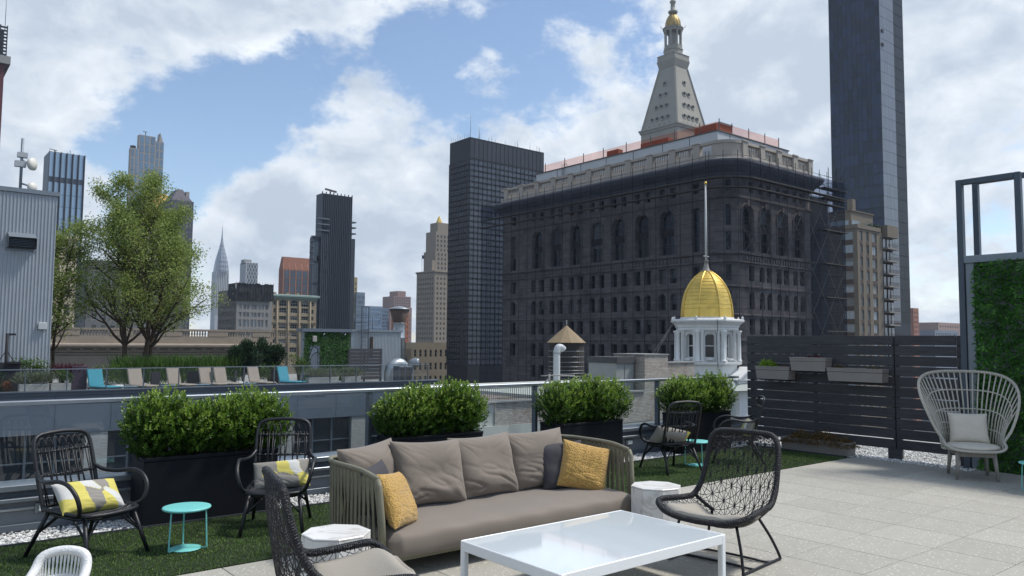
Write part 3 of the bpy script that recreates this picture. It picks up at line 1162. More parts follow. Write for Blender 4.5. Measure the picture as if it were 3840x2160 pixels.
def make_lounge():
    t = thing('lattice_lounge_chair', 'x', 'lounge chair')
    half = [(0, -.43, .365), (.16, -.425, .37), (.30, -.405, .395), (.385, -.36, .435), (.40, -.30, .455), (.375, -.18, .452), (.345, -.02, .445), (.335, .10, .455), (.325, .205, .55), (.315, .27, .70), (.305, .31, .83), (.285, .325, .915), (.235, .345, .962), (.12, .352, .972), (0, .354, .974)]
    right = catmull(half, 5)
    left = [V((-p.x, p.y, p.z)) for p in right]
    ring = right + left[::-1][1:-1]
    m = MB().tube(ring, .0215, 8, True)
    m.build('rim', m_weave, t)
    # cord wound round the rim
    wd = MB()
    n = len(ring)
    for i in range(0, n):
        a, b_ = ring[i], ring[(i + 1) % n]
        for q in (0, .5):
            p = a.lerp(b_, q)
            d = (b_ - a).normalized()
            wd.tube([p - d * .004, p + d * .004], .0245, 7)
    wd.build('wrapping', m_weave, t, kind='stuff')

    NR = len(right) - 1

    def surf(s, u):
        """s 0 front .. 1 top of back, u -1..1 across"""
        k = min(max(s, 0), .99999) * NR
        i = int(k)
        p = right[i].lerp(right[i + 1], k - i)
        x = p.x * u
        g = (1 - u * u)
        # the shell sags below the rim in the seat and behind it in the back
        seat = math.exp(-((s - .45) / .22) ** 2)
        z = p.z - g * (.195 * seat + .02 * (1 - s) * (s > .12))
        y = p.y + g * (.05 * math.exp(-((s - .72) / .2) ** 2) + .09 * math.exp(-((s - .5) / .12) ** 2))
        return V((x, y, z))
    # star lattice: hubs on a triangular net, twelve spokes each
    lat = MB()
    rows = 19
    done = set()

    def strand(a, b_):
        key = (round(min(a, b_)[0], 3), round(min(a, b_)[1], 3), round(max(a, b_)[0], 3), round(max(a, b_)[1], 3))
        if key in done:
            return
        done.add(key)
        pts = [surf(a[0] + (b_[0] - a[0]) * q, max(-1, min(1, a[1] + (b_[1] - a[1]) * q))) for q in (0, .5, 1)]
        lat.tube(pts, .0028, 4, caps=False)
    rg_ = random.Random(2)
    hub = {}
    ncol = 8
    for r_ in range(rows):
        for c_ in range(-1, ncol + 1):
            s = .02 + .965 * r_ / (rows - 1)
            u = -1 + (c_ + (.5 if r_ % 2 else 0)) * 2 / (ncol - .5) * 1.0
            if -1.16 < u < 1.16:
                hub[r_, c_] = (s, max(-1, min(1, u)))
    for (r_, c_), h in hub.items():
        sh = 1 if r_ % 2 else 0
        nb = [(r_, c_ + 1), (r_ + 1, c_ + sh), (r_ + 1, c_ - 1 + sh)]
        for q in nb:
            if q in hub:
                strand(h, hub[q])
        # long spokes to the far corners of the star
        for q in [(r_ + 2, c_), (r_ + 1, c_ + 1 + sh), (r_ + 1, c_ - 2 + sh)]:
            if q in hub:
                strand(h, hub[q])
    lat.build('lattice', m_weave, t, kind='stuff')
    for s in (-1, 1):                 # wrapped stay from arm to seat
        pts = [surf(.50, s * q) for q in (1, .85, .6)]
        MB().tube(pts, .015, 7).build('stay', m_weave, t)
    # thin seat pad following the shell
    def pad(u, v):
        a = 2 * u - 1
        s = .055 + v * .40
        p = surf(s, a * .82)
        e = max(abs(a), abs(2 * v - 1))
        return p + V((0, 0, .022 + .032 * (1 - e ** 6)))
    pm = MB().grid(pad, 22, 20)
    pm.grid(lambda u, v: pad(u, v) - V((0, 0, .03 + .012 * (1 - max(abs(2 * u - 1), abs(2 * v - 1)) ** 6))), 22, 20)
    o = 22 * 20
    edge = [i for i in range(22)] + [j * 22 + 21 for j in range(1, 20)] + [19 * 22 + i for i in range(20, -1, -1)] + [j * 22 for j in range(18, 0, -1)]
    for a, b_ in zip(edge, edge[1:] + edge[:1]):
        pm.f.append([a, o + a, o + b_, b_])
        pm.mi.append(0)
        pm.sm.append(True)
    pm.build('seat_pad', m_seatpad, t)
    # sled base
    for s in (-1, 1):
        p = [(s * .24, -.27, .335), (s * .29, -.30, .16), (s * .315, -.32, .03), (s * .315, -.30, .012), (s * .315, 0, .012), (s * .315, .25, .012), (s * .315, .285, .03), (s * .27, .225, .18), (s * .20, .155, .335)]
        MB().tube(catmull(p, 4), .0115, 7).build('sled_leg', m_alu_dk, t)
    MB().tube([(-.315, .12, .012), (0, .12, .016), (.315, .12, .012)], .010, 6).build('stretcher', m_alu_dk, t)
    MB().tube([(-.315, -.14, .012), (0, -.14, .016), (.315, -.14, .012)], .010, 6).build('stretcher', m_alu_dk, t)
    return t


m_alu_dk = mat('charcoal_aluminium', '#1c2026', 0.4, 0.4, ns=10, na=0.1)
lo = make_lounge()
GL = 'charcoal lattice lounge chairs at the coffee table'
place(lo, (5.31, 3.79, 0), R(-83), 'charcoal lattice lounge chair with grey pad at the right end of the coffee table', GL)
place(copy_tree(lo), (2.05, 4.05, 0), R(76), 'charcoal lattice lounge chair in the foreground, cut off by the bottom frame edge', GL)

# ---------------------------------------------------------------- white wicker chair, cut by the frame corner
m_wick = mat('white_wicker', '#d9dad8', 0.55, ns=80, na=0.1, bump=0.4, bs=120)
wc = thing('wicker_chair', 'white wicker tub chair, only its rounded back showing at the bottom corner', 'wicker chair', (0.735, 4.52, -.03), R(-30))
rim_l = [(-.125, -.24, .44), (-.13, .0, .47), (-.125, .15, .53), (-.10, .20, .60), (0, .22, .622), (.10, .20, .60), (.125, .15, .53), (.13, .0, .47), (.125, -.24, .44)]
rim_c = catmull(rim_l, 6)
MB().tube(rim_c, .024, 9).build('rim', m_wick, wc)
MB().tube(catmull([(p[0] * .86, p[1] * .84 - .02, .30) for p in rim_l], 6), .014, 7).build('seat_ring', m_wick, wc)
low = catmull([(p[0] * .86, p[1] * .84 - .02, .30) for p in rim_l], 6)
NW = len(rim_c)
for lv in (.30, .62):
    MB().tube([low[i].lerp(rim_c[i], lv) + V((0, 0, 0)) for i in range(NW)], .0075, 6).build('hoop', m_wick, wc)
for i in range(0, 96):
    k = i / 95 * (NW - 1)
    k2 = min(NW - 1, max(0, k + (1.25 if i % 2 else -1.25)))
    a = rim_c[int(k)].lerp(rim_c[min(NW - 1, int(k) + 1)], k - int(k))
    b_ = low[int(k2)].lerp(low[min(NW - 1, int(k2) + 1)], k2 - int(k2))
    MB().tube([a, a.lerp(b_, .5), b_], .0042, 5, caps=False).build('strand', m_wick, wc)
MB().tube([(-.107, -.22, .30), (.107, -.22, .30)], .016, 7).build('front_rail', m_wick, wc)
MB().cbox(-.095, .095, -.2, .12, .285, .34, .02).build('seat_pad', m_seatpad, wc)
for sx in (-1, 1):
    for y in (-.2, .18):
        MB().tube([(sx * .10, y * .8, .30), (sx * .115, y, .005)], .016, 7).build('leg', m_wick, wc)

# ---------------------------------------------------------------- tall fan-back chair by the living wall
m_cord = mat('pale_grey_cord', '#b2aea2', 0.7, ns=40, na=0.1, bump=0.3, bs=160)
m_teak = mat('weathered_teak', '#86827a', 0.7, ns=6, na=0.2, st=(6, 6, .8))
m_linen = mat('pale_linen', '#c9c2b4', 0.9, ns=5, na=0.05, bump=0.15, bs=140)
fc = thing('fan_back_chair', 'tall pale grey fan-back cord chair with wooden legs', 'chair', (11.10, 4.12, 0), R(-57))


def rimz(f):        # height of the rim round the back, f 0 at the middle of the back, 1 at the front ends
    return 0.52 + 0.95 * (max(0, 1 - f ** 3.0)) ** 0.75


def rimp(a):        # a: -1..1 round the back
    f = abs(a)
    ang = a * R(112)
    z = rimz(f)
    r = .36 + .315 * max(0.0, (z - .50) / .95) ** .55
    return V((r * math.sin(ang) * 1.02, r * math.cos(ang) * .80 + .02, z))


def botp(a):
    ang = a * R(112)
    return V((.37 * math.sin(ang), .31 * math.cos(ang) + .0, .40))


def shellp(a, t):
    b0, r0 = botp(a), rimp(a)
    p = b0.lerp(r0, t)
    bow = .05 * math.sin(PI * t)
    ang = a * R(112)
    p += V((-math.sin(ang), -math.cos(ang), 0)) * bow * (1 if abs(a) < .9 else .4)
    return p


rimc = [rimp(-1 + 2 * i / 72) for i in range(73)]
front = catmull([rimc[-1], V((.36, -.26, .46)), V((.25, -.36, .415)), V((0, -.39, .405)), V((-.25, -.36, .415)), V((-.36, -.26, .46)), rimc[0]], 5)
MB().tube(rimc + front[1:-1], .0195, 8, True).build('rim', m_cord, fc)
wr = MB()
for i in range(14, 59):
    p, q = rimc[i], rimc[i + 1]
    wr.tube([p.lerp(q, .3), p.lerp(q, .75)], .0245, 7)
wr.build('wrapping', m_cord, fc, kind='stuff')
for i in range(33):
    a = -.97 + 1.94 * i / 32
    if abs(a) > .90 and i % 2:
        continue
    MB().tube([shellp(a, t_) for t_ in (0, .2, .4, .6, .8, 1)], .0105, 6).build('spoke', m_cord, fc)
for t_ in (.25, .50, .75):
    MB().tube([shellp(-.86 + 1.72 * i / 50, t_) + V((0, 0, 0)) for i in range(51)], .0105, 6).build('hoop', m_cord, fc)
MB().tube([botp(-1 + 2 * i / 40) for i in range(41)], .014, 7).build('seat_hoop', m_cord, fc)
MB().lathe([(.30, .385), (.345, .392), (.35, .405), (.30, .41)], (0, -.02, 0), 28).build('seat_base', m_cord, fc)
MB().lathe([(.02, .412), (.30, .414), (.335, .43), (.335, .452), (.30, .472), (.16, .485), (.02, .488)], (0, -.05, 0), 36).build('seat_cushion', m_linen, fc)
for sx in (-1, 1):
    for y in (-.27, .27):
        MB().tube([(sx * .22, y * .82, .385), (sx * .25, y, .004)], [.032, .021], 8).build('leg', m_teak, fc)
MB().cbox(-.23, .23, -.25, -.215, .315, .375, .006).build('apron', m_teak, fc)
MB().cbox(-.23, .23, .205, .24, .315, .375, .006).build('apron', m_teak, fc)
for sx in (-1, 1):
    MB().cbox(sx * .218 - .015, sx * .218 + .015, -.214, .204, .315, .375, .006).build('apron', m_teak, fc)
fc.scale = (.92, .92, .92)
lp = pillow_mesh('linen_pillow', .47, .40, .15, m_linen, 81, 30, 26, .06, .006)
put_pillow('linen_pillow', lp, 'square pale linen pillow on the fan-back chair', 'pillow', (11.17, 4.165, .43), R(-57), R(-16), 0)


# ---------------------------------------------------------------- planters and boxwood
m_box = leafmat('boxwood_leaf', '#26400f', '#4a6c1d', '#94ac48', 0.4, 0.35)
m_stem = mat('boxwood_stem', '#3a2f22', 0.9, ns=20, na=0.2)
m_soil = mat('soil', '#3a2c22', 0.95, ns=20, na=0.3, bump=0.4)


def planter(x0, x1, label):
    t = thing('planter_box', label, 'planter', ((x0 + x1) / 2, 7.83, 0), 0, 'charcoal planter boxes along the railing', True)
    m = MB()
    y0, y1, h = 7.625, 8.045, .62
    m.cbox(x0, x1, y0, y1, -.01, h - .035, .006)
    m.build('box', m_planter, t)
    r_ = MB()
    r_.cbox(x0 - .004, x1 + .004, y0 - .004, y0 + .03, h - .0345, h, .004)
    r_.cbox(x0 - .004, x1 + .004, y1 - .03, y1 + .004, h - .0345, h, .004)
    r_.cbox(x0 - .004, x0 + .03, y0 + .0305, y1 - .0305, h - .0345, h - .0004, .004)
    r_.cbox(x1 - .03, x1 + .004, y0 + .0305, y1 - .0305, h - .0345, h - .0004, .004)
    r_.build('rim', m_planter, t)
    MB().box(x0 + .031, x1 - .031, y0 + .031, y1 - .031, h - .034, h - .012).build('soil', m_soil, t)
    return t


def boxwood(x0, x1, ztop, label, seed, n=11000):
    cx = (x0 + x1) / 2
    t = thing('boxwood_hedge', label, 'hedge', (cx, 7.83, .61), 0, 'clipped boxwood in the planters', True)
    rg_ = random.Random(seed)
    st_ = MB()
    nb = 7
    balls = []
    for k in range(nb):
        bx = x0 + .14 + (x1 - x0 - .28) * k / (nb - 1) + rg_.uniform(-.04, .04)
        by = 7.83 + rg_.uniform(-.06, .06)
        hh = ztop - .60 + rg_.uniform(-.13, .05)
        balls.append((bx, by, .585 + hh * .48, .155 + rg_.uniform(-.02, .02), .285, hh * .50))
        for q in range(4):
            e = V((bx + rg_.uniform(-.14, .14), by + rg_.uniform(-.16, .16), .60 + hh * rg_.uniform(.5, .85)))
            st_.tube([(bx, by, .60), (bx + (e.x - bx) * .3, by + (e.y - by) * .3, .60 + hh * .3), e], [.012, .008, .004], 5)
    st_.build('stem', m_stem, t)
    m = MB()
    # sprigs: short twigs pointing outwards carrying leaves
    ns = int(n * 4.3) // 9
    for k in range(ns):
        bx, by, bz, rx_, ry_, rz_ = rg_.choice(balls)
        th, ph = rg_.uniform(0, 2 * PI), math.acos(rg_.uniform(-1, 1))
        d = V((math.sin(ph) * math.cos(th), math.sin(ph) * math.sin(th), math.cos(ph)))
        rr = rg_.uniform(.62, 1.06) if rg_.random() < .8 else rg_.uniform(.2, .7)
        lump = 1 + .13 * math.sin(9 * bx + 5 * th) * math.sin(6 * ph + 3 * bx)
        p = V((bx + d.x * rx_ * rr * lump * 1.25, by + d.y * ry_ * rr * lump, bz + d.z * rz_ * rr * lump))
        up_ = V((d.x * .8 + rg_.uniform(-.3, .3), d.y * .8 + rg_.uniform(-.3, .3), d.z * .5 + .75)).normalized()
        ln = rg_.uniform(.035, .07) if rr > .8 else .04
        if rr > .8 and d.z > .35 and rg_.random() < .03:
            ln = rg_.uniform(.10, .15)          # stray shoot
        outer_top = rr > .9 and d.z > -.1
        base = (.62 if outer_top else .33) + rg_.gauss(0, .09) + .10 * d.z  # leaf tint paler on outer sprigs that do not point down
        for q in range(9):
            f = q / 8
            a = q * 2.4 + rg_.uniform(-.5, .5)
            s1 = up_.cross(V((.3, .2, 1))).normalized()
            s2 = up_.cross(s1)
            ld = (s1 * math.cos(a) + s2 * math.sin(a)) * (1 - f * .6) + up_ * (.35 + .7 * f)
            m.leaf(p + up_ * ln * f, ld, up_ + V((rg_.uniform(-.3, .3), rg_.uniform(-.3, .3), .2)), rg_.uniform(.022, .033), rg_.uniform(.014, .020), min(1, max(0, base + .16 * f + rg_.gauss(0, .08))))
    m.build('foliage', m_box, t)
    return t


planter(1.96, 3.22, 'charcoal planter box behind the turquoise table')
planter(4.59, 5.81, 'charcoal planter box behind the left half of the sofa')
planter(7.10, 8.30, 'charcoal planter box behind the right arm of the sofa')
planter(9.66, 10.87, 'charcoal planter box next to the slat fence')
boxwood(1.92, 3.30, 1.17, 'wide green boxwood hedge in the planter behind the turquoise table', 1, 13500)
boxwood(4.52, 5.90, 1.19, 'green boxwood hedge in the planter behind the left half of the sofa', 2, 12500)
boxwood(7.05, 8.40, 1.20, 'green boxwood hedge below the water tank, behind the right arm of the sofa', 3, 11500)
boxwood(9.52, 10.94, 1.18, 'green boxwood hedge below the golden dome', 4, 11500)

# ---------------------------------------------------------------- trough planters on the fence
m_trough = mat('taupe_plastic_trough', '#8b8580', 0.6, ns=6, na=0.06)


def trough(y1, y0, z0, z1, label, x=11.92, dep=.22, group='taupe troughs hung on the fence'):
    t = thing('trough_planter', label, 'planter', (x - dep / 2, (y0 + y1) / 2, z0), 0, group, True)
    m = MB()
    tp = .018
    xa, xb = x - dep, x
    v = [(xa + tp, y0 + tp, z0), (xb - tp * .2, y0 + tp, z0), (xb - tp * .2, y1 - tp, z0), (xa + tp, y1 - tp, z0), (xa, y0, z1), (xb, y0, z1), (xb, y1, z1), (xa, y1, z1)]
    m.add(v, [(3, 2, 1, 0), (0, 1, 5, 4), (1, 2, 6, 5), (2, 3, 7, 6), (3, 0, 4, 7)])
    m.build('box', m_trough, t)
    r_ = MB()
    r_.cbox(xa - .006, xa + .014, y0 - .006, y1 + .006, z1 + .0005, z1 + .016, .003)
    r_.cbox(xb - .014, xb, y0 - .006, y1 + .006, z1 + .0005, z1 + .016, .003)
    r_.cbox(xa + .0145, xb - .0145, y0 - .006, y0 + .014, z1 + .0005, z1 + .0155, .003)
    r_.cbox(xa + .0145, xb - .0145, y1 - .014, y1 + .006, z1 + .0005, z1 + .0155, .003)
    r_.build('rim', m_trough, t)
    MB().box(xa + .004, xb - .004, y0 + .004, y1 - .004, z1 - .05, z1 - .018).build('soil', m_soil, t)
    return t


def tuft(name, label, cat, box, n, m_, l=(.02, .05), seed=1, up_=1.0, group=None):
    x0, x1, y0, y1, z0, z1 = box
    rg_ = random.Random(seed)
    t = thing(name, label, cat, ((x0 + x1) / 2, (y0 + y1) / 2, z0), 0, group, True)
    m = MB()
    st_ = MB()
    for k in range(10):
        x, y = rg_.uniform(x0 + .2 * (x1 - x0), x1 - .2 * (x1 - x0)), rg_.uniform(y0 + .1 * (y1 - y0), y1 - .1 * (y1 - y0))
        st_.tube([(x, y, z0 - .02), (x + rg_.uniform(-.02, .02), y + rg_.uniform(-.02, .02), z0 + (z1 - z0) * .6)], .003, 4)
    st_.build('stem', m_stem, t)
    for k in range(n):
        a, c_ = rg_.uniform(-1, 1), rg_.uniform(-1, 1)
        lump = .72 + .28 * math.sin(a * 5 + seed) * math.cos(c_ * 9 + a * 3 + seed)
        hmax = (1 - abs(a) ** 3) * (1 - abs(c_) ** 4) * lump
        p = V(((x0 + x1) / 2 + a * (x1 - x0) / 2, (y0 + y1) / 2 + c_ * (y1 - y0) / 2, z0 + (z1 - z0) * hmax * rg_.uniform(.3, 1)))
        d = V((rg_.uniform(-1, 1), rg_.uniform(-1, 1), up_ * rg_.uniform(.2, 1.2)))
        m.leaf(p, d, V((rg_.uniform(-.5, .5), rg_.uniform(-.5, .5), 1)), rg_.uniform(*l), rg_.uniform(*l) * .5, min(1, max(0, rg_.gauss(.5, .22))))
    m.build('foliage', m_, t)
    return t


m_lime = leafmat('lime_sedum', '#55791c', '#86ab2e', '#b3cc55', 0.5, 0.3)
m_rust = leafmat('rusty_sedum', '#4b2a1c', '#7d4a30', '#97703f', 0.6, 0.2)
m_plum = leafmat('plum_foliage', '#2c1420', '#5a2436', '#7d3a4a', 0.55, 0.2)
m_dry = leafmat('dry_shrub', '#3c3420', '#6b5a30', '#7d7a3c', 0.6, 0.2)
trough(7.71, 7.08, 1.118, 1.315, 'taupe trough on the fence with a lime green plant')
trough(7.06, 6.44, 1.275, 1.475, 'taupe trough hung highest on the fence with dark red foliage')
trough(6.42, 5.54, 1.135, 1.325, 'longest taupe trough on the fence, with dry brown plants')
tuft('sedum_plant', 'bright lime green sedum in the left fence trough', 'plant', (11.72, 11.90, 7.38, 7.70, 1.30, 1.47), 900, m_lime, (.02, .045), 1)
tuft('sedum_plant', 'low rust red sedum beside the lime green plant in the fence trough', 'plant', (11.72, 11.90, 7.10, 7.36, 1.29, 1.345), 350, m_rust, (.015, .035), 2)
tuft('heuchera_plant', 'dark plum foliage in the highest fence trough', 'plant', (11.72, 11.90, 6.48, 6.86, 1.45, 1.525), 420, m_plum, (.02, .045), 3)
tuft('dry_plant', 'grey brown plant at the left end of the longest trough', 'plant', (11.72, 11.90, 6.16, 6.41, 1.30, 1.40), 300, m_dry, (.015, .04), 4)
tuft('dry_plant', 'rusty brown low plant in the middle of the longest trough', 'plant', (11.72, 11.90, 5.90, 6.14, 1.30, 1.345), 220, m_rust, (.015, .03), 5)
tuft('dry_plant', 'grey brown plant at the right end of the longest trough', 'plant', (11.72, 11.90, 5.56, 5.86, 1.30, 1.385), 300, m_dry, (.015, .04), 6)
trough(7.15, 6.02, -.012, .19, 'long grey trough standing on the gravel at the foot of the fence', 11.80, .26, None)
tuft('spreading_shrub', 'olive and rust spreading shrub spilling over the floor trough', 'shrub', (11.44, 11.86, 5.96, 7.17, .12, .38), 4200, leafmat('barberry', '#3a2a16', '#6a5a26', '#8a4a2a', 0.55, 0.2), (.015, .04), 7)

# ================================================================ terrace building across the court
def corrug(x0, x1, y, z0, z1, per=.15, dep=.03, sgn=-1):
    """standing-rib sheet in an xz plane"""
    m = MB()
    n = max(1, int(round((x1 - x0) / per)))
    p = []
    for k in range(n):
        a = x0 + (x1 - x0) * k / n
        w = (x1 - x0) / n
        p += [(a, 0), (a + w * .62, 0), (a + w * .68, dep), (a + w * .94, dep)]
    p.append((x1, 0))
    v, f = [], []
    for z in (z0, z1):
        v += [(a, y + sgn * d, z) for a, d in p]
    k = len(p)
    for i in range(k - 1):
        f.append((i, i + 1, k + i + 1, k + i))
    m.add(v, f)
    return m


m_fascia = mat('grey_composite_panel', '#5f6873', 0.5, 0.1, ns=.6, na=0.06)
m_fascia_d = mat('dark_fascia', '#454d58', 0.5, 0.1, ns=.6, na=0.06)
m_corr = mat('grey_ribbed_metal', '#a2a8ad', 0.5, 0.2, ns=1.5, na=0.05)
m_tglass = mat('dark_window_glass', '#20262d', 0.06, spec=0.7)
m_gbrick = mat('pale_grey_brick', '#9c9d9b', 0.85)


def brickify(m_, c1, c2, mortar, w=.22, h=.075, flat=False, noise=0.0, dark=None, ns_=1.1):
    N, L = m_.node_tree.nodes, m_.node_tree.links
    tc = N.new('ShaderNodeTexCoord')
    sp = N.new('ShaderNodeSeparateXYZ')
    L.new(tc.outputs['Object'], sp.inputs[0])
    cb = N.new('ShaderNodeCombineXYZ')
    ad = N.new('ShaderNodeMath')
    L.new(sp.outputs[0], ad.inputs[0])
    L.new(sp.outputs[1], ad.inputs[1])
    L.new(ad.outputs[0], cb.inputs[0])
    L.new(sp.outputs[2], cb.inputs[1])
    bt = N.new('ShaderNodeTexBrick')
    bt.inputs['Color1'].default_value = hx(c1)
    bt.inputs['Color2'].default_value = hx(c2)
    bt.inputs['Mortar'].default_value = hx(mortar)
    bt.inputs['Scale'].default_value = 1.0
    bt.inputs['Mortar Size'].default_value = .008
    bt.inputs['Brick Width'].default_value = w
    bt.inputs['Row Height'].default_value = h
    L.new(cb.outputs[0], bt.inputs['Vector'])
    out = bt.outputs['Color']
    if noise:
        no = N.new('ShaderNodeTexNoise')
        no.inputs['Scale'].default_value = ns_
        no.inputs['Detail'].default_value = 9
        no.inputs['Roughness'].default_value = .72
        L.new(tc.outputs['Object'], no.inputs['Vector'])
        mr = N.new('ShaderNodeMapRange')
        mr.inputs[1].default_value = .48
        mr.inputs[2].default_value = .64
        mr.inputs[4].default_value = noise
        L.new(no.outputs['Fac'], mr.inputs[0])
        mx = N.new('ShaderNodeMix')
        mx.data_type = 'RGBA'
        L.new(mr.outputs[0], mx.inputs[0])
        L.new(out, mx.inputs[6])
        mx.inputs[7].default_value = hx(dark)
        out = mx.outputs[2]
    L.new(out, N['Principled BSDF'].inputs['Base Color'])
    bp = N.new('ShaderNodeBump')
    bp.inputs['Strength'].default_value = .5
    bp.inputs['Distance'].default_value = .01
    L.new(bt.outputs['Fac'], bp.inputs['Height'])
    bp.invert = True
    L.new(bp.outputs[0], N['Principled BSDF'].inputs['Normal'])
    return m_


brickify(m_gbrick, '#a3a4a1', '#949592', '#8b8b88')
nb = thing('terrace_building', 'grey panelled building across the court with loungers on its roof terrace', 'building', (14, 50, -56), world=True)
XE = 29.05
w_ = MB()
ZC = -.86                     # top of the parapet cap
FT = -1.12                    # roof terrace level
WZ0, WZ1 = -5.2, -2.86        # windows of the storey below
# bays: brick piers, window groups
wins = [(-16.0, -11.8), (-10.9, -6.7), (-5.6, -1.4), (-.4, 3.8), (4.6, 8.30), (9.32, 13.4), (14.4, 18.2), (19.1, 22.75), (23.75, 28.3)]
cuts = [-22] + [q for p in wins for q in p] + [XE]
for a, c_ in zip(cuts[::2], cuts[1::2]):
    w_.box(a, c_, 43.02, 43.6, -13.0, WZ1)
w_.build('brick_pier', m_gbrick, nb, kind='stuff')
MB().box(-22, XE, 42.96, 43.5, WZ1 + .003, -1.02).box(-22, XE, 43.0, 43.55, -13, WZ0 - .9).build('fascia_panel', m_fascia, nb)
MB().box(-22, XE, 43.61, 62.0, -56, FT).build('core', m_conc, nb)
for x in [k * 2.45 - 20 for k in range(21)]:
    if x < XE:
        MB().box(x, x + .025, 42.953, 42.9585, WZ1 + .05, -1.05).build('panel_joint', m_fascia_d, nb)
MB().box(-22, XE + .08, 42.84, 43.42, -1.018, ZC).build('parapet_cap', m_fascia_d, nb)
MB().box(-22, XE + .1, 42.80, 43.44, ZC + .002, ZC + .05).build('coping', m_alu_d, nb)
MB().box(-22, XE, 43.45, 62.0, FT + .002, FT + .03).build('roof_deck', mat('deck_paver', '#8d8b86', 0.8, ns=3, na=0.1), nb)
for a, c_ in wins:
    win = MB().box(a, c_, 43.30, 43.33, WZ0, WZ1).build('window', m_tglass, nb)
    fr_ = MB()
    k = 3
    for i in range(k + 1):
        x = a + (c_ - a) * i / k
        fr_.box(x - .05, x + .05, 43.20, 43.299, WZ0, WZ1)
    fr_.box(a, c_, 43.205, 43.2985, WZ0, WZ0 + .1)
    fr_.box(a, c_, 43.206, 43.298, WZ0 + (WZ1 - WZ0) * .42, WZ0 + (WZ1 - WZ0) * .42 + .06)
    fr_.build('frame', m_alu_d, win)
    MB().box(a - .05, c_ + .05, 42.9, 43.25, WZ0 - .12, WZ0 - .004).build('sill', m_alu, win)
    bl = MB()
    bl.box(a + .06, c_ - .06, 43.36, 43.37, WZ0 + .9, WZ1 - .02)
    bl.build('blind', mat('roller_blind', '#6f7478', 0.8), win)

# glass railing of that terrace
nr = thing('glass_railing', 'glass railing with thin posts around the loungers on the far roof terrace', 'railing', (12, 43.1, ZC), world=True)
MB().box(-22, 28.3, 43.08, 43.16, .195, .24).build('handrail', m_alu, nr)
m_glass2 = glassmat('far_railing_glass', (.94, .96, .97), 1.2, .01, veil=.012, veilcol=(.4, .45, .5))
np_me = MB().box(-.025, .025, -.03, .03, 0, 1.0).mesh('post', m_alu_d)
xs = [28.25 - 1.735 * k for k in range(17)]
for x in xs:
    inst('post', np_me, nr, (x, 43.12, ZC + .055))
for a, c_ in zip(xs[1:], xs[:-1]):
    MB().box(a + .04, c_ - .04, 43.113, 43.123, ZC + .07, .19).build('glass_pane', m_glass2, nr)

# bulkhead with ribbed cladding
bk = thing('stair_bulkhead', 'tall grey ribbed metal bulkhead standing on the far terrace', 'rooftop structure', (2.5, 48, FT + .03), world=True)
corrug(-4.0, 7.10, 46.0, FT + .03, 9.05, .155, .035).build('ribbed_wall', m_corr, bk)
MB().box(-4.0, 7.09, 46.001, 50.0, FT + .03, 9.04).build('body', m_corr, bk)
MB().box(-4.1, 7.2, 45.90, 50.1, 9.055, 9.27).build('roof_trim', m_panel, bk)
vh = MB()
vh.add([(5.0, 46, 7.02), (6.2, 46, 7.02), (6.2, 45.35, 6.72), (5.0, 45.35, 6.72), (5.0, 46, 6.22), (6.2, 46, 6.22), (6.2, 45.45, 6.22), (5.0, 45.45, 6.22)],
       [(3, 2, 1, 0), (0, 4, 7, 3), (1, 2, 6, 5)])
vh.build('vent_hood', m_panel, bk)
MB().box(5.02, 6.18, 45.6, 45.62, 6.24, 6.75).build('vent_grille', mat('vent_dark', '#22262b', .6), bk)
for k in range(6):
    MB().box(5.03, 6.17, 45.50, 45.596, 6.27 + k * .08, 6.285 + k * .08).build('louvre', m_alu_d, bk)
MB().box(4.92, 6.28, 45.93, 45.963, 6.1, 6.2).build('hood_flange', m_panel, bk)
MB().cbox(6.5, 6.88, 45.80, 45.96, 2.15, 2.5, .02).build('light_box', mat('pale_box', '#b8bcbc', .5), bk)

# dish mast on the bulkhead roof
dm = thing('antenna_mast', 'white dish antennas on a mast above the grey bulkhead', 'antenna', (6.15, 47.0, 9.27), world=True)
MB().tube([(5.55, 47, 9.27), (5.55, 47, 12.05)], .07, 8).build('mast', m_panel, dm)
MB().box(5.35, 5.8, 46.85, 47.15, 11.05, 11.3).box(5.25, 5.75, 46.85, 47.15, 10.55, 10.85).build('radio_unit', mat('radio_white', '#a9adb0', .5), dm)


def dish(name, c, r, az, par_):
    m = MB()
    d = V((math.cos(az), math.sin(az), 0))
    q = d.to_track_quat('Z', 'Y').to_matrix()
    prof = [(0.02, -.55 * r), (.55 * r, -.5 * r), (.9 * r, -.25 * r), (r, 0), (r, .25 * r), (.02, .3 * r)]
    t = MB().lathe(prof, n=20)
    m.add([V(c) + q @ V(p) for p in t.v], t.f, 0, True)
    return m.build(name, mat('dish_white', '#cfcdc4', .5), par_)


dish('dish', (6.0, 46.9, 10.75), .33, R(-40), dm)
dish('dish', (6.05, 46.9, 9.55), .24, R(-70), dm)
MB().tube([(5.55, 47, 9.7), (5.95, 46.9, 9.6)], .05, 6).tube([(5.55, 47, 10.9), (5.9, 46.9, 10.75)], .05, 6).build('bracket', m_panel, dm)

# ---------------------------------------------------------------- loungers
m_pad_b = mat('beige_lounger_pad', '#958a7e', .85, ns=3, na=.06)
m_pad_t = mat('teal_lounger_pad', '#3f8b9b', .85, ns=3, na=.06)
m_lfr = mat('lounger_frame', '#4a4540', .6, ns=5, na=.1)


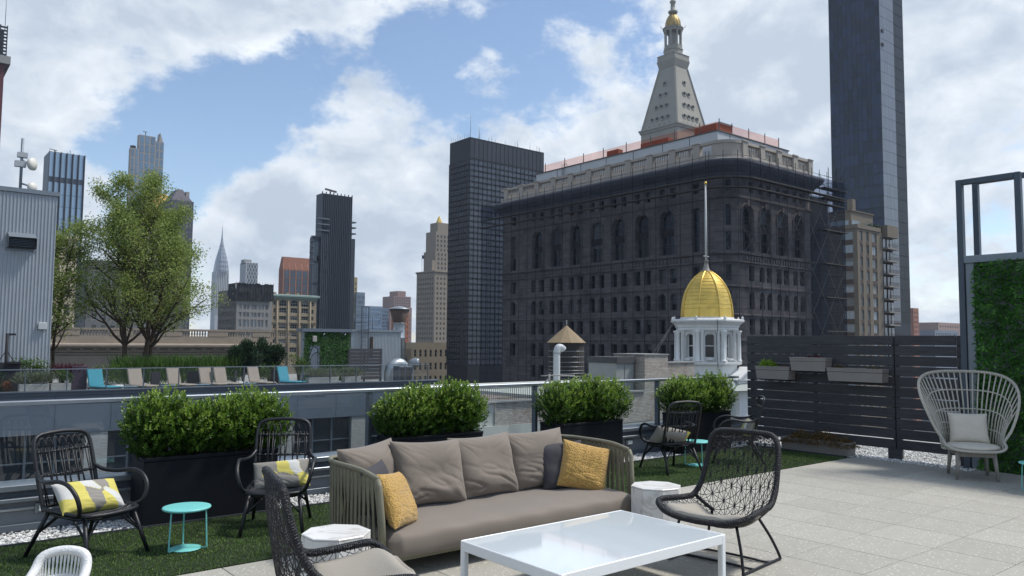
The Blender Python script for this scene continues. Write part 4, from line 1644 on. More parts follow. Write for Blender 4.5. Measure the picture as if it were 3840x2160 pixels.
def make_lounger(pm_):
    t = thing('sun_lounger', 'x', 'sun lounger')
    # backrest pad leans back (away, +y), seat pad towards the viewer and a little to the right
    b_ = MB()
    b_.cbox(-.41, .41, -.05, .05, 0, .92, .03)
    o = b_.build('backrest', pm_, t)
    o.location = (0, .35, .36)
    o.rotation_euler = (R(-16), 0, 0)
    MB().cbox(-.41, .41, -.98, .33, .30, .39, .03).build('seat_pad', pm_, t)
    MB().box(-.38, -.33, -1.0, .55, .24, .298).build('side_rail', m_lfr, t)
    MB().box(.33, .38, -1.0, .55, .24, .298).build('side_rail', m_lfr, t)
    for x in (-.355, .355):
        for y in (-.9, .45):
            MB().box(x - .024, x + .024, y - .024, y + .024, 0, .239).build('leg', m_lfr, t)
    return t


lb = make_lounger(m_pad_b)
ltl = make_lounger(m_pad_t)
GN = 'sun loungers on the far roof terrace'
zf = FT + .031
place(ltl, (9.20, 44.45, zf), R(22), 'teal sun lounger nearest the purple planter on the far terrace', GN)
place(lb, (11.10, 44.45, zf), R(22), 'beige sun lounger next to the teal one at the left', GN)
place(copy_tree(lb), (13.05, 44.45, zf), R(22), 'beige sun lounger standing alone in the middle of the row', GN)
place(copy_tree(lb), (14.75, 44.45, zf), R(20), 'beige sun lounger, left one of the touching pair', GN)
place(copy_tree(lb), (15.56, 44.45, zf), R(20), 'beige sun lounger, right one of the touching pair', GN)
place(copy_tree(lb), (17.50, 44.45, zf), R(22), 'beige sun lounger in front of the dark pine shrub', GN)
place(copy_tree(ltl), (19.30, 44.45, zf), R(22), 'teal sun lounger beside the lavender planters', GN)


def low_table(x, y, col, label, rect=False):
    t = thing('low_table', label, 'low table', (x, y, zf), 0, 'small low tables between the loungers')
    m_ = mat('low_table_' + col, col, .45)
    if rect:
        MB().cbox(-.42, .42, -.25, .25, .30, .36, .02).build('table_top', m_, t)
        for sx in (-1, 1):
            MB().box(sx * .36 - .025, sx * .36 + .025, -.2, .2, 0, .299).build('leg', m_, t)
    else:
        MB().lathe([(.24, 0), (.30, .1), (.30, .33), (.26, .40)], n=6, smooth=False).build('table_top', m_, t)
    return t


low_table(10.05, 44.7, '#c9ccca', 'white faceted stool beside the left teal lounger')
low_table(16.45, 44.6, '#c9ccca', 'white faceted stool beside the touching pair of loungers')
low_table(10.35, 43.75, '#4d6d80', 'slate blue low table right of the left teal lounger', True)
low_table(12.35, 43.9, '#4d6d80', 'slate blue low table between the first and second beige loungers', True)
low_table(14.05, 43.9, '#4d6d80', 'slate blue low table left of the touching pair of loungers', True)
low_table(16.6, 43.8, '#4d6d80', 'slate blue low table right of the touching pair of loungers', True)

# dark lounge chairs behind the row
m_sling = mat('black_sling', '#1f2126', .8, ns=10, na=.1)


def sling_chair(x, y, rz, label):
    t = thing('sling_chair', label, 'chair', (x, y, zf), rz, 'black sling chairs behind the loungers')
    MB().box(-.3, .3, .20, .23, .25, 1.0).build('backrest', m_sling, t)
    MB().box(-.3, .3, -.4, .195, .30, .33).build('seat', m_sling, t)
    for sx in (-1, 1):
        MB().tube([(sx * .32, -.42, .31), (sx * .32, -.1, 0.01), (sx * .32, .35, .01), (sx * .32, .22, .5), (sx * .32, .24, 1.02)], .018, 6).build('frame', m_sling, t)
    return t


sling_chair(12.3, 45.6, R(30), 'black sling chair behind the first beige lounger')
sling_chair(14.2, 45.8, R(-20), 'black sling chair left of and behind the pair of loungers')
sling_chair(16.7, 45.4, R(60), 'black sling chair between the pair of loungers and the pine')
sling_chair(18.6, 45.3, R(-70), 'black sling chair in front of the pine, by the right teal lounger')


# planters with lavender
m_ltrough = mat('pale_stone_trough', '#a3a39f', .8, ns=3, na=.1)
m_lav = leafmat('lavender', '#4c5a34', '#76805a', '#8d86a0', .7, .2)
m_lgreen = leafmat('terrace_green', '#22380f', '#45641e', '#6f8a35', .5, .25)
m_pine = leafmat('pine_needles', '#142318', '#27402a', '#46603c', .7, .1)
m_birch = leafmat('birch_leaf', '#566a2c', '#8b9d50', '#c2c888', .6, .55)
m_bark = mat('brown_bark', '#463b31', .9, ns=3, na=.3, bump=.4)
m_grs = leafmat('ornamental_grass', '#2a4416', '#4a6b2a', '#76954a', .6, .3)
m_purple = mat('purple_panel', '#3c2f3d', .6, ns=2, na=.1)


def stone_trough(x0, x1, label, y=44.0, h=.58):
    t = thing('stone_trough', label, 'planter', ((x0 + x1) / 2, y + .25, zf), 0, 'pale troughs on the far terrace', True)
    MB().cbox(x0, x1, y, y + .5, zf, zf + h, .01).build('box', m_ltrough, t)
    MB().box(x0 + .05, x1 - .05, y + .05, y + .45, zf + h + .001, zf + h + .01).build('soil', m_soil, t)


def spray(name, label, cat, box, n, m_, ll, w, seed, stems=True, group=None, splay=.5):
    """upright blades fanning from the ground"""
    x0, x1, y0, y1, z0, z1 = box
    rg_ = random.Random(seed)
    t = thing(name, label, cat, ((x0 + x1) / 2, (y0 + y1) / 2, z0), 0, group, True)
    m = MB()
    for k in range(n):
        x, y = rg_.uniform(x0, x1), rg_.uniform(y0, y1)
        d = V((rg_.gauss(0, splay), rg_.gauss(0, splay), 1))
        l_ = rg_.uniform(*ll)
        zz = z0 + max(0, (z1 - z0 - l_)) * rg_.random()
        m.leaf(V((x, y, zz)), d, V((rg_.uniform(-1, 1), rg_.uniform(-1, 1), .1)), l_, w, min(1, max(0, rg_.gauss(.45, .25))))
    m.build('foliage', m_, t)
    return t


stone_trough(5.58, 6.83, 'pale trough with lavender below the grey bulkhead')
stone_trough(6.90, 7.78, 'pale trough with round green shrub beside the purple planter')
stone_trough(20.36, 22.34, 'longer pale trough with lavender in front of the leafy wall')
stone_trough(22.75, 23.85, 'shorter pale trough with lavender in front of the leafy wall')
spray('lavender', 'grey lavender in the trough below the grey bulkhead', 'plant', (5.5, 6.9, 44.0, 44.5, zf + .55, zf + 1.25), 900, m_lav, (.25, .6), .03, 1)
spray('lavender', 'grey lavender spraying from the longer trough by the leafy wall', 'plant', (20.3, 22.4, 44.0, 44.5, zf + .55, zf + 1.2), 1300, m_lav, (.25, .65), .03, 2)
spray('lavender', 'grey lavender spraying from the shorter trough by the leafy wall', 'plant', (22.7, 23.9, 44.0, 44.5, zf + .55, zf + 1.2), 900, m_lav, (.25, .7), .03, 3)


def blob_plant(name, label, cat, c, r, n, m_, l_, seed, trunk=True, group=None, w=.5):
    rg_ = random.Random(seed)
    t = thing(name, label, cat, (c[0], c[1], zf), 0, group, True)
    if trunk:
        m = MB()
        for k in range(6):
            a = rg_.uniform(0, 6.28)
            m.tube([(c[0], c[1], zf), (c[0] + math.cos(a) * r[0] * .2, c[1] + math.sin(a) * r[1] * .2, c[2] - r[2] * .2), (c[0] + math.cos(a) * r[0] * .6, c[1] + math.sin(a) * r[1] * .6, c[2] + r[2] * .3)], [.05, .03, .012], 5)
        m.build('stem', m_bark, t)
    m = MB()
    lobes = [(rg_.uniform(-.6, .6), rg_.uniform(-.5, .5), rg_.uniform(-.5, .65), rg_.uniform(.3, .5)) for _ in range(14)]
    for k in range(n):
        lo_ = rg_.choice(lobes)
        d = V((rg_.gauss(0, 1), rg_.gauss(0, 1), rg_.gauss(0, 1))).normalized()
        rr = lo_[3] * rg_.uniform(.5, 1.05)
        p = V((c[0] + (lo_[0] + d.x * rr) * r[0], c[1] + (lo_[1] + d.y * rr) * r[1], c[2] + (lo_[2] + d.z * rr) * r[2]))
        dd = d + V((0, 0, .5)) + V((rg_.uniform(-.6, .6), rg_.uniform(-.6, .6), rg_.uniform(-.6, .6)))
        m.leaf(p, dd, d, rg_.uniform(.6, 1.2) * l_, rg_.uniform(.6, 1.1) * l_ * w, min(1, max(0, .45 + .25 * d.z + rg_.gauss(0, .18))))  # leaf tint gets paler towards the top of each lobe
    m.build('foliage', m_, t)
    return t


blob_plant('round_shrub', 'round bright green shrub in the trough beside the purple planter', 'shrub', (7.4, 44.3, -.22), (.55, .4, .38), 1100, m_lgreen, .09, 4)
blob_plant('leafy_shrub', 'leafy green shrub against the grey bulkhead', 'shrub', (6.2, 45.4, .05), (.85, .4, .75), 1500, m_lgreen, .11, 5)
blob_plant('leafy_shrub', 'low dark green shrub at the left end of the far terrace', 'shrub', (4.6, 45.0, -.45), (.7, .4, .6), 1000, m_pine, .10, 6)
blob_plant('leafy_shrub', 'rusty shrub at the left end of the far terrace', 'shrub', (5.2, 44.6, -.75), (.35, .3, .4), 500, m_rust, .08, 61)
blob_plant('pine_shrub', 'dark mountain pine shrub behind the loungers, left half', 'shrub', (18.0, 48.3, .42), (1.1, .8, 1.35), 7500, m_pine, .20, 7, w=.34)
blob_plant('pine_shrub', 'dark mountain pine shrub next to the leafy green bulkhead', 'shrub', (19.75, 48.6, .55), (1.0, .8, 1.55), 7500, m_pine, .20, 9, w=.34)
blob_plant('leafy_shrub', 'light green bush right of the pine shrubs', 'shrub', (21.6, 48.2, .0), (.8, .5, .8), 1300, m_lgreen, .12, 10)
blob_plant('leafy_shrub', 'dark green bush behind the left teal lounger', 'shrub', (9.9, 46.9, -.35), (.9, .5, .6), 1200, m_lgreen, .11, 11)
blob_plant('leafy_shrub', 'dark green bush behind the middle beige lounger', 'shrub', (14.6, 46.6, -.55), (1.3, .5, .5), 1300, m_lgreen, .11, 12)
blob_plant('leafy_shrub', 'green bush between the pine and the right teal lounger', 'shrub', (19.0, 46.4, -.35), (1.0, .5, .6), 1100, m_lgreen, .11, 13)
spray('grass_bed', 'long bed of dark green ornamental grass under the birch tree', 'ornamental grass', (10.7, 17.6, 47.6, 49.6, zf + .1, .95), 7000, m_grs, (.5, 1.1), .035, 14, splay=.32)
pp = thing('purple_planter', 'tall dark purple planter panel at the end of the lounger row', 'planter', (8.3, 45.3, zf), world=True)
MB().cbox(7.95, 8.66, 45.0, 45.6, zf, .30, .02).build('box', m_purple, pp)
spray('purple_fountain_grass', 'purple grass above the dark purple planter', 'plant', (7.2, 8.6, 45.05, 45.5, -.2, .55), 420, m_plum, (.3, .6), .03, 15)

# black stand with a crossbar at the left
hb = thing('heater_stand', 'black post with a short crossbar and stays on the far terrace', 'stand', (5.2, 46.0, zf), world=True)
MB().tube([(5.15, 45.4, zf), (5.15, 45.4, 1.9)], .07, 8).build('post', m_sling, hb)
MB().box(5.1, 5.5, 45.35, 45.45, 1.83, 1.93).build('crossbar', m_sling, hb)
MB().box(4.7, 5.75, 45.2, 45.6, zf + .1, .5).build('base', m_sling, hb)
for sx in (-.35, .35):
    MB().tube([(5.15 + sx, 45.4, .5), (5.15, 45.4, 1.1)], .02, 5).build('stay', m_sling, hb)
MB().box(5.15, 5.75, 45.05, 45.19, .45, .55).build('handle', m_sling, hb)


# ---------------------------------------------------------------- trees
def make_tree(name, label, base, top_z, rx_, stems, nleaf, leaf, seed, mleaf, crown_lo, group=None, width_fn=None, r0=.16):
    rg_ = random.Random(seed)
    t = thing(name, label, 'tree', base, 0, group, True)
    wood, fol = MB(), MB()
    B = V(base)
    H = top_z - base[2]
    tips = []

    def grow(p, d, l_, r_, lvl):
        n = (9, 5, 4, 4)[lvl]
        pts, rad = [p.copy()], [r_]
        for i in range(n):
            d = (d + V((rg_.gauss(0, .10), rg_.gauss(0, .10), .05 if lvl else .03))).normalized()
            p = p + d * l_ / n
            pts.append(p.copy())
            rad.append(r_ * (1 - .75 * (i + 1) / n))
            if lvl < 3 and i >= 1:
                for _ in range(2 if lvl else 4):
                    a = rg_.uniform(0, 2 * PI)
                    s1 = d.cross(V((.3, .5, .2))).normalized()
                    s2 = d.cross(s1)
                    side = s1 * math.cos(a) + s2 * math.sin(a)
                    nd = (d * .66 + side * (.62 if lvl else .85) + V((0, 0, .16))).normalized()
                    f = 1 - (.70 if lvl == 0 else .5) * i / n
                    grow(p, nd, l_ * rg_.uniform(.34, .52) * f * (1 if lvl else .92), rad[-1] * .62, lvl + 1)
            if lvl >= 2:
                tips.append((p.copy(), d.copy()))
        tips.append((p.copy(), d.copy()))
        wood.tube(pts, rad, 6 if lvl < 2 else 4, caps=False)
    for dxx, dyy, hh, off in stems:
        d = V((dxx, dyy, 1)).normalized()
        grow(B + V((off, 0, 0)), d, H * hh, r0, 0)
    lo_ = crown_lo
    ok = [q for q in tips if q[0].z > lo_]
    per = max(1, nleaf // max(1, len(ok)))
    for p, d in ok:
        base_t = .5 + rg_.gauss(0, .12)
        for _ in range(per):
            o = V((rg_.gauss(0, .22), rg_.gauss(0, .22), rg_.gauss(0, .2)))
            dd = V((rg_.uniform(-1, 1), rg_.uniform(-1, 1), rg_.uniform(-1.1, .5)))
            fol.leaf(p + o, dd, V((rg_.uniform(-1, 1), rg_.uniform(-1, 1), rg_.uniform(-.3, 1))), leaf * rg_.uniform(.7, 1.3), leaf * rg_.uniform(.4, .65), min(1, max(0, base_t + rg_.gauss(0, .17))))
    wood.build('trunk', m_bark, t)
    fol.build('crown', mleaf, t)
    return t


make_tree('birch_tree', 'large loose green multi-stem birch on the far roof terrace', (12.35, 50.2, -.9), 9.6, 4.0,
          [(-.07, .05, 1.0, -.45), (.02, -.05, 1.08, .25), (.09, .10, .9, .5)], 54000, .135, 36, m_birch, 1.9, r0=.17)
make_tree('birch_tree', 'smaller green tree half hidden by the edge of the grey bulkhead', (8.0, 52.5, -.9), 7.4, 2.0,
          [(-.1, 0, .95, -.1), (.10, 0, 1.0, .2)], 7000, .14, 35, m_birch, 1.2, r0=.10)

# ---------------------------------------------------------------- leafy bulkhead with door, ribbed shed and ladder
gb = thing('leafy_bulkhead', 'low rooftop bulkhead clad in green leaves, with a grey door', 'rooftop structure', (24.4, 51, zf), world=True)
MB().box(22.75, 26.08, 50.0, 50.6, zf, 2.30).build('body', m_panel, gb)
MB().box(22.5, 26.2, 49.75, 50.8, 2.302, 2.52).build('roof_trim', m_fascia, gb)
b = MB()
rg = random.Random(77)
for k in range(6500):
    x, z = rg.uniform(22.72, 26.1), rg.uniform(zf, 2.30)
    if 23.15 < x < 23.85 and z < 1.38:
        continue
    b.leaf(V((x, 49.99 - rg.uniform(0, .07), z)), V((rg.uniform(-1, 1), -.4, rg.uniform(-1, .4))), V((rg.uniform(-.5, .5), -1, rg.uniform(-.3, .7))), rg.uniform(.09, .17), rg.uniform(.05, .09), min(1, max(0, rg.gauss(.45, .22))))
b.build('foliage', leafmat('bulkhead_leaf', '#1d3a12', '#356026', '#58863a', .7, .2), gb)
dr = MB().box(23.2, 23.8, 49.93, 49.99, zf, 1.35).build('door', mat('grey_door', '#6d7883', .5, .2), gb)
MB().box(23.72, 23.76, 49.89, 49.928, .2, .5).build('handle', m_alu, dr)
MB().box(23.13, 23.198, 49.92, 49.985, zf, 1.42).box(23.802, 23.87, 49.92, 49.985, zf, 1.42).box(23.13, 23.87, 49.921, 49.986, 1.352, 1.42).build('door_frame', m_panel, gb)
MB().cbox(23.25, 23.55, 49.75, 49.89, 1.62, 2.02, .02).build('wall_box', mat('beige_box', '#9a958f', .6), gb)
for x in (24.15, 25.75):
    MB().tube([(x, 49.95, 2.2), (x - .05, 49.75, 2.18), (x - .22, 49.6, 2.08)], .035, 6).build('spot_light', m_panel, gb)
sh = thing('ribbed_shed', 'pale grey ribbed metal shed with a flat roof on the far terrace', 'rooftop structure', (28.3, 51, zf), world=True)
corrug(26.25, 30.3, 49.97, zf, 2.35, .12, .03).build('ribbed_wall', m_corr, sh)
MB().box(26.25, 30.3, 49.975, 54, zf, 2.34).build('body', m_corr, sh)
MB().box(26.21, 30.4, 49.85, 54.1, 2.352, 2.52).build('roof_trim', m_panel, sh)
MB().box(27.75, 27.95, 49.86, 49.935, .6, 2.0).build('slot_vent', mat('slot_dark', '#33281f', .8), sh)
ld = thing('roof_ladder', 'black steel cage ladder and guard rail on the ribbed shed', 'ladder', (27.2, 49.7, zf), world=True)
for x in (26.92, 27.48):
    MB().box(x - .03, x + .03, 49.70, 49.76, zf + .6, 4.1).build('stile', m_steel, ld)
for k in range(14):
    MB().tube([(26.95, 49.73, .0 + k * .28), (27.45, 49.73, .0 + k * .28)], .018, 5).build('rung', m_steel, ld)
MB().box(26.89, 27.51, 49.695, 49.755, 4.101, 4.16).build('top_bar', m_steel, ld)
gr_ = MB()
for z in (3.0, 3.55):
    gr_.tube([(26.45, 49.95, z), (29.2, 49.95, z)], .022, 5)
for x in (26.45, 27.9, 29.2):
    gr_.tube([(x, 49.95, 2.52), (x, 49.95, 3.56)], .025, 5)
gr_.build('guard_rail', m_steel, ld)
MB().tube([(28.4, 49.95, 3.0), (28.7, 49.95, 3.55)], .02, 5).build('brace', m_steel, ld)
flp = thing('flue_pipe', 'galvanised flue pipe with a conical rain cap', 'flue', (31.98, 53, zf), world=True)
m_galv = mat('galvanised_steel', '#9aa0a4', .4, .7, ns=2, na=.12)
MB().lathe([(.47, zf), (.47, 1.9), (.49, 1.92), (.49, 2.0), (.47, 2.02), (.47, 3.1), (.49, 3.15)], (31.98, 53, 0), 24).build('pipe', m_galv, flp)
MB().lathe([(.48, 3.152), (.78, 4.18), (.76, 4.19), (.47, 3.2)], (31.98, 53, 0), 20, caps=False).build('cage', mat('rusty_mesh', '#5f5048', .7, .3), flp)
MB().lathe([(.86, 4.2), (.84, 4.24), (.3, 4.42), (.04, 4.46)], (31.98, 53, 0), 24).build('rain_cap', m_galv, flp)
ws = thing('wood_screen', 'dark slatted wood screen in front of the ribbed shed', 'screen', (26.3, 48, zf), world=True)
for k in range(9):
    MB().box(25.03, 27.62, 47.98, 48.04, .97 - k * .235, .97 - k * .235 + .20).build('slat', m_wood, ws)
for x in (25.1, 26.3, 27.55):
    MB().box(x - .05, x + .05, 48.045, 48.12, zf, 1.16).build('post', m_wood, ws)
vu = thing('vent_unit', 'shiny curved steel vent unit beside the wood screen', 'vent', (28.3, 47, zf), world=True)
MB().tube(catmull([(27.7, 47, zf + .02), (27.75, 47, -.3), (28.05, 47, .05), (28.5, 47, .1), (28.75, 47, -.1)], 5), .42, 14).build('duct', m_galv, vu)
vu2 = thing('vent_unit', 'steel cowl vent at the right end of the far terrace', 'vent', (29.6, 47.2, zf), world=True)
MB().tube(catmull([(29.6, 47.6, zf + .02), (29.6, 47.5, -.2), (29.75, 47.3, .18), (30.0, 47.0, .2)], 5), .30, 14).build('duct', m_galv, vu2)
ac = thing('air_conditioner', 'dark boxy rooftop condenser behind the glass at the terrace end', 'machine', (28.0, 45.2, zf), world=True)
MB().cbox(27.1, 28.15, 44.8, 45.6, zf, .05, .03).build('cabinet', m_fascia_d, ac)
MB().box(27.2, 28.05, 44.785, 44.799, zf + .15, -.1).build('grille', m_sling, ac)
hc = thing('hanging_chair', 'black hanging egg chair frame beside the leafy bulkhead', 'chair', (21.9, 47.0, zf), world=True)
MB().tube(catmull([(21.3, 47, zf + .03), (21.5, 47, -.2), (21.85, 47, 1.0), (22.05, 47, 1.32), (22.3, 47, 1.15), (22.3, 47, .95)], 6), .035, 6).build('frame', m_sling, hc)
b = MB()
for k in range(10):
    a = PI * k / 10
    b.tube([(22.25 + .4 * math.cos(a) * math.sin(q), 47 + .4 * math.sin(a) * math.sin(q), .35 - .6 * math.cos(q)) for q in [PI * i / 10 for i in range(11)]], .012, 4, caps=False)
b.build('basket', m_sling, hc)

# ================================================================ whitewashed roofs, tank and skylight beyond the railing
m_wbrick = mat('whitewashed_brick', '#a9a49b', .9)
brickify(m_wbrick, '#b9b3a8', '#a19a8f', '#7d756c', .22, .075, noise=.75, dark='#80695e', ns_=.9)
m_stucco = mat('weathered_white_stucco', '#aeb0a8', .9, ns=1.2, na=.14, bump=.2)
m_roof = mat('tar_roof', '#4b4d4f', .9, ns=1, na=.15)
rb = thing('brick_building', 'low whitewashed brick building just beyond the glass railing', 'building', (28, 30, -56), world=True)
MB().box(21.2, 24.4, 27.0, 34, -1.95, -.95).build('brick_parapet', m_wbrick, rb)
MB().box(20.3, 24.4, 26.97, 34.05, -56, -1.953).build('stucco_wall', m_stucco, rb)
MB().box(20.28, 21.198, 27.05, 34, -1.952, -1.02).build('pier', m_stucco, rb)
MB().box(20.2, 24.5, 26.9, 27.3, -.948, -.88).build('coping', m_conc, rb)
MB().box(24.402, 38.5, 27.0, 38, -56, -.80).build('stucco_wall', m_stucco, rb)
MB().box(24.3, 31.0, 26.9, 27.35, -.797, -.72).build('coping', m_conc, rb)
MB().box(31.07, 32.93, 27.02, 29.2, -.795, 1.08).build('brick_chimney', m_wbrick, rb)
MB().box(31.02, 32.98, 26.97, 29.25, 1.082, 1.14).build('chimney_cap', m_conc, rb)
MB().box(32.94, 35.3, 27.1, 27.6, -.797, .64).build('brick_wall', m_wbrick, rb)
MB().box(32.94, 35.35, 27.04, 27.66, .642, .71).build('wall_cap', m_conc, rb)
MB().box(24.5, 38.4, 26.985, 26.9985, -2.3, -.85).build('brick_face', m_wbrick, rb)
MB().box(29.55, 30.85, 27.6, 29.6, -.795, .66).build('shed', mat('grey_steel_door', '#8b8f8c', .6, ns=1.5, na=.1), rb)
MB().box(29.5, 30.9, 27.5, 29.7, .662, .98).build('shed_roof', m_roof, rb)
MB().box(30.16, 30.175, 27.585, 27.598, -.79, .6).build('door_seam', m_roof, rb)
b = MB()
for x in [20.3 + .11 * k for k in range(38)]:
    b.bar((x, 27.1, -.88), (x, 27.1, -.34), .018, .018)
b.build('iron_picket', m_sling, rb, kind='stuff')
MB().bar((20.2, 27.1, -.33), (24.5, 27.1, -.33), .03, .03).bar((20.2, 27.1, -.78), (24.5, 27.1, -.78), .025, .025).build('iron_rail', m_sling, rb)
b = MB()
b.tube([(24.55, 27.4, -.78), (24.55, 27.4, -.1), (24.75, 27.4, .0), (24.75, 27.4, .22)], .05, 7)
b.tube([(24.85, 27.5, -.78), (24.85, 27.5, .15)], .04, 7)
b.build('vent_pipe', m_conc, rb)
MB().tube([(24.4, 27.6, .12), (25.4, 27.6, .14), (26.6, 27.6, .10)], .03, 6).build('roof_pipe', m_conc, rb)

wt = thing('water_tank', 'dark wooden rooftop water tank with a tan conical roof', 'water tank', (41.39, 43.87, -3.2), world=True)
m_tank = mat('blackened_tank_wood', '#37332f', .8, ns=5, na=.3, st=(1, 1, .15), rnd=.2)
TX, TY = 41.39, 43.87
ns_ = 40
for k in range(ns_):                 # staves
    a0, a1 = 2 * PI * k / ns_ + .006, 2 * PI * (k + 1) / ns_ - .006
    m = MB()
    r1, r0_ = 1.36, 1.30
    m.prism([(TX + r1 * math.cos(a0), TY + r1 * math.sin(a0)), (TX + r1 * math.cos(a1), TY + r1 * math.sin(a1)), (TX + r0_ * math.cos(a1), TY + r0_ * math.sin(a1)), (TX + r0_ * math.cos(a0), TY + r0_ * math.sin(a0))], -1.25, 1.66)
    m.build('stave', m_tank, wt)
MB().lathe([(1.305, -1.26), (1.305, 1.6)], (TX, TY, 0), 32).build('liner', m_tank, wt)
for z in (1.05, .62, .22, -.12, -.40, -.62, -.84, -1.04):
    MB().lathe([(1.362, z - .018), (1.378, z - .012), (1.378, z + .012), (1.362, z + .018)], (TX, TY, 0), 40, caps=False).build('hoop', m_galv, wt)
MB().lathe([(1.53, 1.66), (1.55, 1.70), (.06, 3.0), (.02, 3.02)], (TX, TY, 0), 12, smooth=False).build('roof', mat('tan_plywood_roof', '#86755a', .8, ns=1.5, na=.12), wt)
MB().tube([(TX, TY, 2.95), (TX, TY, 3.35)], .05, 6).lathe([(.02, 3.3), (.09, 3.35), (.02, 3.42)], (TX, TY, 0), 8).build('finial', m_conc, wt)
for sx in (-1, 1):
    for sy in (-1, 1):
        MB().box(TX + sx * .8 - .08, TX + sx * .8 + .08, TY + sy * .8 - .08, TY + sy * .8 + .08, -3.2, -1.27).build('leg', m_sling, wt)
rb2 = thing('tank_building', 'roof block under the water tank, mostly hidden by the hedge', 'building', (41, 45, -56), world=True)
MB().box(37.5, 46, 42.3, 52, -56, -3.2).build('body', m_stucco, rb2)
du = thing('exhaust_duct', 'white curved exhaust duct in front of the water tank', 'duct', (32.45, 35.25, -.8), world=True)
DX, DY = 32.45, 35.25
MB().tube(catmull([(DX, DY, -.79), (DX, DY, .6), (DX + .01, DY, 1.15), (DX + .12, DY - .02, 1.40), (DX + .36, DY - .04, 1.38), (DX + .5, DY - .05, 1.26)], 5), .21, 14).build('pipe', mat('white_duct_paint', '#b6babc', .5, ns=3, na=.08), du)
MB().lathe([(.23, 1.0), (.235, 1.03), (.235, 1.07), (.23, 1.1)], (DX, DY, 0), 16, caps=False).build('collar', m_galv, du)
sk = thing('skylight', 'low conical rooftop skylight with a small vent cap', 'skylight', (34.95, 33.0, -.8), world=True)
SX, SY = 34.95, 33.0
MB().lathe([(1.45, -.795), (1.45, -.27)], (SX, SY, 0), 10, smooth=False).build('curb', m_conc, sk)
for k in range(10):
    a0, a1 = 2 * PI * k / 10 + .03, 2 * PI * (k + 1) / 10 - .03
    MB().add([(SX + 1.60 * math.cos(a0), SY + 1.60 * math.sin(a0), -.24), (SX + 1.60 * math.cos(a1), SY + 1.60 * math.sin(a1), -.24), (SX + .24 * math.cos(a1), SY + .24 * math.sin(a1), .33), (SX + .24 * math.cos(a0), SY + .24 * math.sin(a0), .33)], [(0, 1, 2, 3)]).build('pane', mat('wired_glass', '#5d5f5e', .35, ns=3, na=.15), sk)
    am = a0 - .03
    MB().tube([(SX + 1.64 * math.cos(am), SY + 1.64 * math.sin(am), -.24), (SX + .24 * math.cos(am), SY + .24 * math.sin(am), .345)], .022, 5).build('rib', m_conc, sk)
MB().lathe([(.26, .31), (.32, .35), (.28, .41), (.05, .47)], (SX, SY, 0), 12).build('vent_cap', m_conc, sk)

